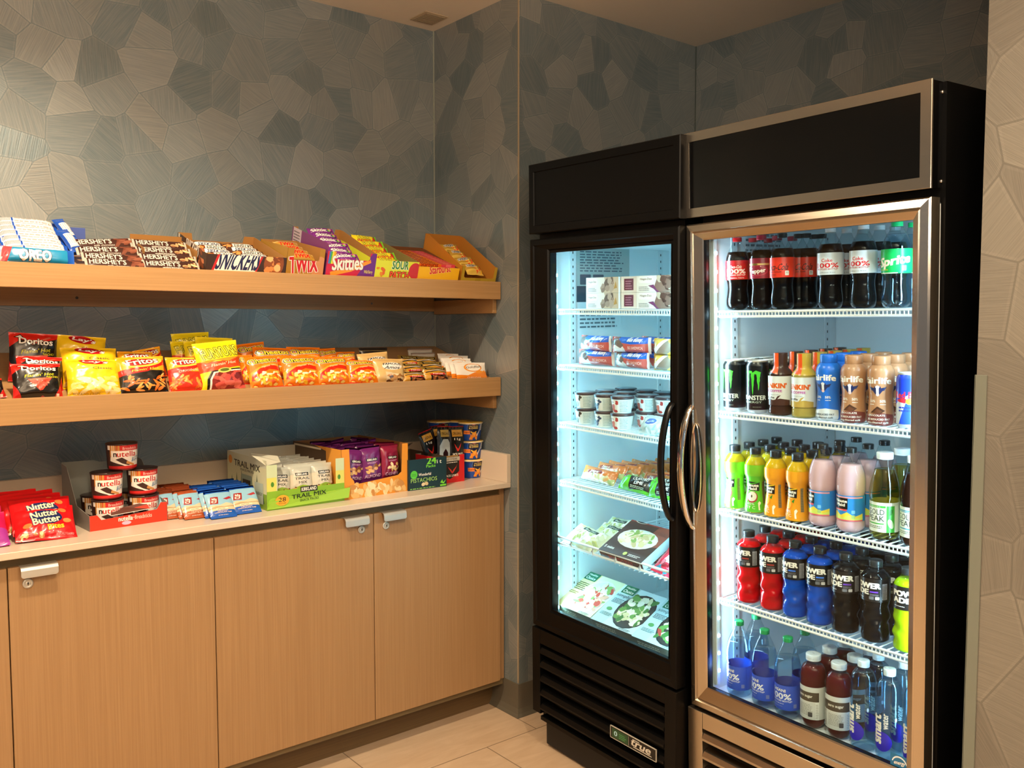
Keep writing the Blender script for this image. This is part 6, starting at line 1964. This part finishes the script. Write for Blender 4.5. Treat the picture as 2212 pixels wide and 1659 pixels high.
column('mon', 1637, 830, Z2, 3, .032, 'black can with green claw marks', 'beside the coffee', 'can of energy drink', g, name='drink_can', turn=6)
g = 'iced coffee bottles'
column('dm', 1686, 840, Z2, 5, .033, 'dark brown iced coffee bottle', S2, 'bottle of iced coffee', g)
column('dv', 1737, 840, Z2, 5, .033, 'pale yellow iced coffee bottle', S2, 'bottle of iced coffee', g)
g = 'milk bottles'
column('fb', 1790, 840, Z2, 3, .032, 'bright blue milk bottle', S2, 'bottle of milk', g, turn=4)
column('fc', 1844, 845, Z2, 3, .032, 'tan chocolate milk bottle', 'beside the blue', 'bottle of milk', g, turn=10)
column('fc', 1903, 850, Z2, 3, .032, 'tan chocolate milk bottle', 'beside the blue can', 'bottle of milk', g, turn=10)
column('rb', 1962, 860, Z2, 2, .028, 'blue and silver can', 'second shelf right end', 'can of energy drink', 'energy drink cans', name='drink_can', turn=26)
g = 'juice bottles'
column('apple', 1588, 1030, Z3, 4, .0305, 'green apple juice bottle', 'by the side wall', 'bottle of juice', g, turn=-4)
column('apple', 1632, 1035, Z3, 4, .0305, 'green apple juice bottle', 'beside the orange', 'bottle of juice', g, turn=16)
column('orange', 1676, 1045, Z3, 4, .031, 'orange juice bottle', 'beside the apple', 'bottle of juice', g, turn=-14)
column('orange', 1723, 1055, Z3, 4, .031, 'orange juice bottle', 'beside the pink', 'bottle of juice', g, turn=-8)
g = 'lemonade and tea bottles'
column('pink', 1777, 1050, Z3, 3, .037, 'pink lemonade bottle', 'beside the orange juice', 'bottle of lemonade', g, turn=-14)
column('pink', 1838, 1060, Z3, 3, .037, 'pink lemonade bottle', 'beside the green tea', 'bottle of lemonade', g, turn=6)
column('gp', 1911, 1075, Z3, 3, .0375, 'yellow green tea bottle with white cap', S3, 'bottle of tea', g, turn=6)
column('gpd', 1978, 1090, Z3, 2, .0375, 'dark tea bottle with white cap', 'third shelf right end', 'bottle of tea', g, turn=6)
g = 'sports drink bottles'
column('pred', 1618, 1225, Z4, 4, .035, 'red sports drink bottle', 'by the side wall', 'bottle of sports drink', g, turn=-4)
column('pred', 1669, 1238, Z4, 4, .035, 'red sports drink bottle', 'beside the blue', 'bottle of sports drink', g, turn=4)
column('pblue', 1718, 1255, Z4, 4, .035, 'blue sports drink bottle', 'beside the red', 'bottle of sports drink', g, turn=-10)
column('pblue', 1771, 1268, Z4, 4, .035, 'blue sports drink bottle', 'beside the black', 'bottle of sports drink', g, turn=6)
column('pblack', 1827, 1283, Z4, 4, .035, 'black sports drink bottle', 'beside the blue', 'bottle of sports drink', g, turn=8)
column('pblack', 1891, 1303, Z4, 4, .035, 'black sports drink bottle', 'beside the lime', 'bottle of sports drink', g, turn=0)
column('plime', 1962, 1320, Z4, 2, .035, 'lime green sports drink bottle', 'fourth shelf right end', 'bottle of sports drink', g, turn=30)
g = 'water bottles'
column('das', 1597, 1410, Z5, 2, .0375, 'green-capped water bottle with blue label', 'by the side wall', 'bottle of water', g, x0=.088, turn=-8)
column('das', 1652, 1430, Z5, 1, .0375, 'green-capped water bottle with blue label', 'middle of the three', 'bottle of water', g, x0=.088, turn=-4)
column('das', 1702, 1450, Z5, 2, .0375, 'green-capped water bottle with blue label', 'beside the dark red drink', 'bottle of water', g, x0=.088, turn=6)
g = 'flavoured water bottles'
column('vit', 1757, 1490, Z5, 3, .035, 'dark red flavoured water with grey label', 'beside the green cap', 'bottle of flavoured water', g, x0=.088, turn=-24)
column('vit', 1812, 1512, Z5, 3, .035, 'dark red flavoured water with grey label', 'beside the tall clear bottle', 'bottle of flavoured water', g, x0=.088, turn=6)
g = 'water bottles'
column('sma', 1865, 1515, Z5, 2, .0325, 'tall clear water bottle with blue disc', 'beside the dark red drink', 'bottle of water', g, x0=.082, turn=-4)
column('sma', 1921, 1537, Z5, 2, .0325, 'tall clear water bottle with blue disc', 'middle of the three', 'bottle of water', g, x0=.082, turn=4)
column('sma', 1981, 1560, Z5, 2, .0325, 'tall clear water bottle with blue disc', 'at the door frame edge', 'bottle of water', g, x0=.082, turn=4)

# small round energy label inside the glass, right bottom corner
m = MB(); p = hitb(M2, 1943, 1652, 0, .013)
m.box(.0128, .0136, -p.y - .023, -p.y + .023, p.z - .027, p.z + .023, '#1c6a9a')
lay(m, [E(50, 60, 42, 42, '#d8e8f0', a0=10, a1=170), E(50, 56, 38, 38, '#1c6a9a', a0=0, a1=180), T('energy', 50, 62, 60, 20, WHT, sh=.3, rot=8, b=.02), R(0, 0, 100, 20, '#d8e8f0'), T('ENERGY STAR', 50, 10, 80, 9, '#1c6a9a', b=.03)], lambda a, q, e: (.0128 - e, -p.y + .023 - a * .046, p.z - .027 + q * .05), 108, smooth=False)
o = m.build('sticker', M_LABEL, D2)
# maker's badge on the freezer grille
m = MB(); ub(m, -.006, -.003, .412, .612, .214, .252, '#0c0c0d'); 
for a, b, c, d in ((.411, .613, .213, .2148), (.411, .613, .2512, .253), (.411, .4128, .213, .253), (.6112, .613, .213, .253)):
    ub(m, -.0068, -.003, a, b, c, d, '#b9b6aa')
lay(m, [R(4, 2, 40, 17, '#1f4a2c'), T('0', 12, 9.5, 7, 8, '#a8d8e8', b=.02), LN(20, 5, 37, 14, 3, '#4a9a5a', 2), R(41, 2, 41.6, 17, '#b9b6aa'), T('true', 68, 10.5, 42, 9, '#cfccc0', sh=.35, b=.03), P([(52, 3.6), (92, 3.6), (90, 5), (52, 5)], '#cfccc0'), P([(50, 15), (66, 15), (64, 16.4), (50, 16.4)], '#cfccc0')],
    lambda a, q, e: (-.0064 - e, -(.412 + a * .2), .214 + q * .038), 19, smooth=False)
m.build('badge', M_LABEL, F1)
# printed sheet on the freezer side wall
for F_, u_, z0, z1, x0, x1, lo in ((F1, .045, 1.60, 1.79, .175, .43, 1), (F1, .045, 1.50, 1.572, .18, .40, 0), (F2, .052, 1.66, 1.785, .20, .44, 0)):
    m = MB()
    if F_ is F1 and lo:
        m.box(x0, x1, -u_ - .0006, -u_ - .0002, z0, z1, '#a8b4b0')
    art = [R(0, 0, 55, 22, '#3a4450'), RR(6, 24, 26, 38, 1, '#4a5460'), RR(30, 24, 50, 38, 1, '#4a5460'), LN(6, 42, 90, 72, 8, '#56606a', 4)] if lo else [LN(4, 4, 90, 60, 9, '#6a757c', 8)]
    lay(m, art, lambda a, q, e: (x0 + a * (x1 - x0), -u_ - .0006 - e, z0 + q * (z1 - z0)), 100 * (z1 - z0) / (x1 - x0), smooth=False)
    m.build('instruction_sheet', M_CARTON, F_)

# ------------------------------------------------------------------ frozen food
FG = M1


def atF(x, u, z):
    return M1 @ TR(x, -u, z) @ RZ(-90)


# ice cream bar cartons
IA = [R(0, 0, 100, 60, '#ece8e2'), P([(56, 0), (48, 10), (60, 24), (56, 33), (100, 33), (100, 0)], '#cfc0a8'), BL(201, 52, 4, 84, 28, 22, 8, ['#8a7464', '#a89482', '#6a5648', '#b9a898'], .8), RR(4, 16, 36, 30, 6, '#f7f5f0'), T('Häagen-Dazs', 20, 23, 24, 5, '#6a4a3a', b=.02), LN(6, 3, 34, 12, 3, '#8a8f94', 4), P([(86, 8), (92, 24), (96, 10)], '#b9934a')]
IB = [R(0, 0, 100, 60, '#ece8e2'), P([(52, 0), (46, 12), (56, 33), (100, 33), (100, 0)], '#8a6a5c'), BL(203, 56, 4, 98, 30, 14, 9, ['#5a3a30', '#7a5648', '#4a2c24', '#c9b49c'], .8), RR(4, 17, 44, 31, 7, '#f7f5f0'), T('Häagen-Dazs', 24, 24, 30, 5, '#6a4a3a', b=.02), P([(30, 12), (44, 14), (52, 4), (60, 0), (52, 0), (44, 6)], '#7a3a6a'), LN(6, 3, 34, 12, 3, '#8a8f94', 4)]
SD = [R(20, 10, 80, 90, '#6a3048'), LN(28, 20, 72, 80, 4, '#b98aa0', 3)]
ia = cell('ice_cream_carton', carton(.155, .0505, .075, '#ece8e2', IA, right=SD, left=SD), M_CARTON)
ib = cell('ice_cream_carton', carton(.165, .0505, .075, '#ece8e2', IB, right=SD, left=SD), M_CARTON)
ie = cell('ice_cream_carton', carton(.070, .0505, .155, '#ece8e2', [R(20, 10, 80, 62, '#6a3048'), LN(28, 16, 72, 58, 4, '#b98aa0', 3)]), M_CARTON)
G = 'ice cream bar cartons'
for k in range(2):
    w = ['lower', 'upper'][k]
    put('ice_cream_carton', ia, atF(.100, .258, 1.579 + k * .051), 'cream ice cream bar carton, %s of the pair nearest the freezer side wall' % w, 'carton', G)
    put('ice_cream_carton', ie, atF(.106, .376, 1.579 + k * .051), 'cream ice cream bar carton end-on between the two pairs, %s one' % w, 'carton', G)
    put('ice_cream_carton', ib, atF(.100, .500, 1.579 + k * .051), 'cream and brown ice cream bar carton, %s of the pair by the door handle side' % w, 'carton', G)
    put('ice_cream_carton', ib, atF(.19, .30, 1.579 + k * .051), 'cream ice cream bar carton in the second row, %s one' % w, 'carton', G)
# ice cream sandwiches
SA = [R(0, 0, 100, 60, '#c25a52'), P([(20, 22), (20, 60), (100, 60), (100, 20), (60, 18)], '#1c62c8'), P([(0, 8), (30, 24), (44, 8), (44, 0), (20, 0)], '#d9dcd8'), P([(0, 22), (22, 33), (42, 16), (30, 6), (0, 16)], '#6a5c58'), P([(0, 10), (28, 0), (36, 0), (38, 8), (20, 16)], '#e9ecea'), T('Blue Bunny', 68, 26, 34, 10, WHT, sh=.2, b=.03), T('BIG SANDWICH', 70, 11, 34, 6, '#f0c8c0', b=.02), R(94, 0, 100, 60, '#dfe4e6')]
sa = [cell('ice_cream_sandwich', pillow(.165, .052, .05, '#c25a52', SA, 210 + i, .010, .0024, True, .03, nu=20, nv=10, pw=3), M_FILM) for i in range(2)]
G = 'ice cream sandwich packs'
for (u, x, k, i, s) in [(.198, .105, 0, 0, 'lower one by the side wall'), (.196, .105, 1, 1, 'upper one by the side wall'), (.375, .10, 0, 1, 'lower one in the middle'), (.368, .102, 1, 0, 'upper one in the middle'),
                        (.42, .17, 0, 0, 'lower one in the second row'), (.42, .17, 1, 1, 'upper one in the second row')]:
    put('ice_cream_sandwich', sa[i], atF(x, u, 1.3895 + k * .047) @ TR(0, .025, 0) @ RZ([4, -5][i]), 'blue and red ice cream sandwich pack, ' + s, 'ice cream sandwich', G)
SB = [R(0, 0, 100, 60, '#d9b84a'), P([(10, 4), (60, 40), (90, 20), (50, 0)], '#8a7464'), P([(10, 10), (50, 44), (60, 40), (20, 4)], '#e9ecea')]
sb = cell('ice_cream_sandwich', pillow(.12, .052, .05, '#d9b84a', SB, 214, .010, .0024, True, .03, nu=16, nv=10, pw=3), M_FILM)
for k in range(2):
    put('ice_cream_sandwich', sb, atF(.095, .535, 1.3895 + k * .047) @ TR(0, .025, 0), 'yellow and brown ice cream sandwich pack at the door edge, %s one' % ['lower', 'upper'][k], 'ice cream sandwich', G)
# small tubs


def tub(c1, c2, seed):
    rf = pf([(.029, 0), (.0365, .047)])
    art = [R(0, 0, 100, 60, '#e9ebe6'), R(60, 0, 100, 60, '#dfe6e2'), LN(64, 6, 94, 40, 7, '#7a9a98', 4), RR(6, 26, 46, 42, 6, '#f9f7f2'), T('Häagen-Dazs', 26, 34, 32, 6, '#3a4a6a', b=.02), BL(seed, 12, 6, 46, 22, 8, 9, [c1, c2], .7), BL(seed + 1, 46, 28, 56, 40, 3, 5, [c1], .9)]
    m = MB(); m.lathe([(.027, 0), (.029, .0004)], 32, '#e9ebe6'); sleeve(m, rf, 0, .047, 3, 36, '#e9ebe6', art, 160, e=0)
    a = cell('tub_body', m, M_CARTON)
    m = MB(); m.lathe([(.0375, .045), (.0388, .046), (.0388, .052), (.037, .0535), (.030, .053)], 36, '#4a3436')
    m.lathe([(.033, .0535), (.033, .0536)], 36, '#8a9098')
    return [('tub_body', a, None), ('tub_lid', cell('tub_lid', m, M_PLASTIC), None)]


TB_ = [tub('#4a3a2c', '#7a6a54', 220), tub('#3a4a6a', '#8a8aa0', 222), tub('#b8403a', '#d8705a', 224)]
G = 'small ice cream tubs'
tubs = []
for (px, y, i, nst, x, s) in [(1265.5, 880, 0, 2, .112, 'by the side wall'), (1308, 885, 1, 2, .112, 'second from the side wall'), (1344, 892, 2, 2, .112, 'third from the side wall'), (1398, 890, 2, 2, .20, 'behind the clear blue pouch'), (1440, 890, 2, 2, .20, 'half hidden by the door edge'),
                              (1310, 880, 0, 2, .205, 'in the second row near the side wall'), (1350, 885, 1, 2, .205, 'in the second row, middle'), (1395, 880, 1, 2, .30, 'in the third row'), (1435, 880, 0, 2, .30, 'in the third row by the door edge'), (1352, 878, 0, 2, .30, 'in the third row near the side wall')]:
    u = hitb(M1, px, y, 0, x).y
    for k in range(nst):
        put_parts('ice_cream_tub', TB_[i], atF(x, u, 1.190 + k * .0545) @ RZ(10), 'white dark-lidded tub %s, %s of its stack' % (s, ['bottom', 'top'][k]), 'tub', G)
CP = [R(0, 0, 100, 80, '#bcd4da'), E(44, 40, 26, 13, '#e9f2f4'), E(44, 40, 24, 11, '#4a6ab0', rot=8), T('nestle', 44, 40, 34, 8, '#c9d8f0', sh=.3, b=.02, rot=8), BL(230, 4, 4, 96, 22, 12, 9, ['#9ac0c8', '#d8e8ea'], .4)]
cp = cell('frozen_pouch', pillow(.10, .07, .03, '#bcd4da', CP, 232, .008, .004, nu=18, nv=14), M_FILM)
for k, px in enumerate((1401, 1440)):
    u = hitb(M1, px, 925, 0, .09).y
    put('frozen_pouch', cp, atF(.09, u, 1.190) @ RX(-40), 'pale clear pouch with blue oval leaning on the tubs, %s one' % ['inner', 'outer'][k], 'frozen pouch', 'pale clear pouches')
# burritos
BU = [R(0, 0, 100, 40, '#cf7434'), P([(0, 0), (0, 14), (60, 18), (100, 10), (100, 0)], '#d9cfae'), P([(20, 22), (60, 28), (66, 20), (24, 14)], '#8a3428'), T("José", 42, 21, 24, 6, '#f0d8b0', sh=.2, b=.02), BL(240, 40, 2, 96, 14, 12, 8, ['#a8b87a', '#c9b88a', '#d8a060'], .5)]
bu = [cell('burrito', pillow(.15, .05, .04, '#cf7434', BU, 242 + i, .012, .003, True, .03, nu=20, nv=10), M_FILM) for i in range(2)]
G = 'wrapped burritos'
for k in range(8):
    put('burrito', bu[k % 2], atF(.115 + .038 * k, .195 + .018 * k, .988 + (.014 if k else 0)) @ TR(0, .02, 0) @ RX(-28) @ RZ([6, -3, 4, 0, 5, -4, 2, 0][k]), 'orange wrapped burrito in the slanted row, %s' % ['frontmost', 'second', 'third', 'fourth', 'fifth', 'sixth', 'seventh', 'rearmost'][k], 'burrito', G)
for k in range(5):
    put('burrito', bu[k % 2], atF(.19 + .045 * k, .40 + .01 * k, .99) @ TR(0, .02, 0) @ RX(-28) @ RZ([-4, 3, 0, 5, -2][k]), 'orange wrapped burrito behind the green packs, %s' % ['first', 'second', 'third', 'fourth', 'fifth'][k], 'burrito', G)
GR = [R(0, 0, 100, 50, '#5cc42a'), P([(0, 30), (0, 50), (36, 50), (40, 40)], '#8a4a4a'), P([(36, 2), (30, 34), (84, 40), (90, 6)], '#1a1f1e'), T('CILANTRO', 60, 30, 40, 8, WHT, b=.02, rot=6), T('LIME', 60, 19, 24, 8, WHT, b=.02, rot=4), LN(40, 6, 80, 12, 2, '#c9d8c0', 3), R(92, 8, 100, 26, '#7ad83a')]
gr = cell('burrito', pillow(.145, .055, .045, '#5cc42a', GR, 250, .012, .003, True, .03, nu=20, nv=10), M_FILM)
for k, (px, py, x, rz) in enumerate([(1362, 1062, .10, 6), (1420, 1072, .095, -4), (1425, 1040, .15, 2)]):
    u = hitb(M1, px, py, 0, x).y
    put('burrito', gr, atF(x, u, .988) @ TR(0, .02, 0) @ RX(-36) @ RZ(rz), 'bright green burrito pack with black band, %s' % ['nearest the orange ones', 'by the door edge', 'lying behind the other two'][k], 'burrito', 'green burrito packs')
# basket shelf: clear pouches, red box dinners, red bag
CL = [R(0, 0, 100, 70, '#cfcfae'), BL(260, 6, 6, 94, 60, 46, 9, ['#c9c47a', '#dfe0c0', '#a8a868', '#eceedd', '#b9bf8a'], .4), R(34, 44, 76, 54, '#3a4438'), T('burrito', 55, 49, 30, 6, '#c9d0c0')]
cl = [cell('clear_pouch', pillow(.15, .10, .045, '#cfcfae', CL, 262 + i, .014, .005, True, .03, nu=20, nv=14), M_FILM) for i in range(2)]
for k, (x, u, ln, rz) in enumerate([(.07, .165, 62, 8), (.15, .20, 58, 2), (.22, .17, 50, -6)]):
    put('clear_pouch', cl[k % 2], atF(x, u, .764) @ RX(-ln) @ RZ(rz), 'clear pouch of pale food on the basket shelf, %s' % ['front one', 'middle one', 'rear one'][k], 'frozen pouch', 'clear pouches on the basket shelf')
ST = [R(0, 0, 100, 130, '#4a3028'), R(0, 84, 100, 110, '#8a3a34'), P([(60, 30), (100, 40), (100, 110), (70, 110)], '#8c4a3c'), E(24, 92, 17, 9, '#e9e2d4'), E(24, 92, 16, 8, '#17140f'), T("Stouffer's", 24, 92, 24, 7, WHT, b=.02, sh=.2), R(44, 86, 96, 96, '#b0202a'), T('CHICKEN FETTUCCINI', 70, 93, 44, 3.5, WHT, b=.03), T('ALFREDO', 74, 88.5, 22, 3.5, WHT, b=.03), E(50, 46, 42, 24, '#e4e0d6'), BL(270, 22, 32, 78, 60, 50, 9, ['#e6dcb8', '#d9cc9a', '#c9b88a', '#8aa85a', '#f0e8cc'], .5), T('5 mins', 16, 12, 22, 6, WHT, b=.02), E(56, 8, 4, 4, '#c9d86a'), LN(64, 5, 90, 11, 2, WHT, 5)]
st = cell('dinner_box', carton(.196, .032, .17, '#4a2c28', [R(0, 0, 100, 30, '#5a342c'), LN(20, 4, 80, 12, 2, '#c94a44', 3)], top=ST, side_col='#b9c4c0'), M_CARTON)
SMt = lambda z: M1 @ TR(.060, -.397, z) @ RZ(-90)
put('dinner_box', st, SMt(.765) @ RX(26) @ TR(0, 0, .0), 'dark red frozen pasta dinner box tilted on top in the basket shelf', 'frozen dinner box', 'pasta dinner boxes')
put('dinner_box', st, M1 @ TR(.150, -.42, .7625) @ RZ(-90), 'dark red frozen dinner box lying flat beneath the tilted one', 'frozen dinner box', 'pasta dinner boxes')
RB = [R(0, 0, 100, 120, '#c8283a'), P([(20, 30), (40, 90), (90, 100), (80, 30)], '#e9e0dc'), T('Crust', 56, 70, 50, 16, '#c8283a', b=.04, rot=20), BL(274, 10, 4, 90, 30, 14, 10, ['#8a2028', '#e0606a', '#3a7a8a'], .5)]
rb_ = cell('frozen_pouch', pillow(.12, .14, .04, '#c8283a', RB, 276, .010, .004, nu=16, nv=18), M_FILM)
u = hitb(M1, 1432, 1205, 0, .09).y
for k in range(2):
    put('frozen_pouch', rb_, M1 @ TR(.07 + .05 * k, -(u + .03), .766 + .004 * k) @ RZ(-90) @ RX(-55) @ RZ(8 - 14 * k), 'red frozen food bag at the right end of the basket shelf, %s one' % ['front', 'rear'][k], 'frozen food bag', 'red frozen bags')
# floor: tilted dinner boxes propped on flat ones


def hc(bg, plate, seed, food, simply):
    a = [R(0, 0, 100, 130, bg), P([(0, 0), (0, 100), (40, 100), (30, 0)], '#e8d49a' if not simply else '#bcd8dc'), E(66, 46, 38, 42, plate), E(66, 46, 35, 39, '#d9dcd8' if not simply else '#3c3430'), BL(seed, 40, 18, 90, 76, 80, 9, food, .6), R(6, 76, 36, 96, '#0f6a4a'), T('Healthy', 21, 90, 22, 6, WHT, b=.01), T('Choice', 21, 82, 24, 7, WHT, b=.02)]
    if simply:
        a += [T('simply', 20, 69, 32, 9, '#3a4a5a', b=.0), LN(6, 50, 34, 62, 4, '#3a4a5a', 3), E(16, 34, 6, 4, '#5a9a5a'), LN(6, 18, 34, 26, 3, '#6a8a90', 5)]
    else:
        a += [LN(6, 48, 34, 70, 5, '#4a4a2a', 3), LN(6, 36, 30, 44, 2, '#8a6a2a', 6)]
    a += [LN(66, 1, 92, 6, 2, '#5a6a6a', 7)]
    return cell('dinner_box', carton(.194, .032, .187, bg, [R(0, 0, 100, 30, '#6a6450'), LN(10, 3, 60, 12, 2, '#c9c4a8', 3)], top=a, side_col='#9a9478'), M_CARTON)


H1 = hc('#e4dfb8', '#eef0ea', 280, ['#e8d8b0', '#d9a890', '#c94a3a', '#8aa85a', '#f0e4c8'], False)
H2 = hc('#cfe4ea', '#2a2624', 284, ['#e9e4cc', '#4a7a3a', '#d9d4a8', '#6a9a4a', '#f2eedc'], True)
H3 = hc('#c4e0ea', '#2a2624', 288, ['#e9e4cc', '#4a7a3a', '#b84a3a', '#6a9a4a', '#f2eedc'], True)
G = 'frozen dinner boxes on the freezer floor'
FZ = .4690
for k, (h_, u, ro, s) in enumerate([(H1, .132, 0, 'yellow frozen dinner box, tilted, nearest the side wall'), (H2, .330, 1.5, 'pale blue frozen dinner box, tilted, middle one, black bowl picture'), (H3, .527, 2, 'pale blue frozen dinner box, tilted, half hidden by the door edge')]):
    put('dinner_box', h_, M1 @ TR(.085, -u, .507) @ RZ(-90 + ro) @ RX(26), s, 'frozen dinner box', G)
for k, u in enumerate((.150, .350, .548)):
    put('dinner_box', (H1, H2, H3)[k], M1 @ TR(.082, -u, FZ) @ RZ(-90), 'frozen dinner box lying flat on the freezer floor, %s' % ['nearest the side wall', 'middle one', 'by the door edge'][k], 'frozen dinner box', G)
    put('dinner_box', (H1, H2, H3)[k], M1 @ TR(.20, -u, FZ + .0325) @ RZ(-90), 'frozen dinner box in the rear pile, %s' % ['nearest the side wall', 'middle one', 'by the door edge'][k], 'frozen dinner box', G)
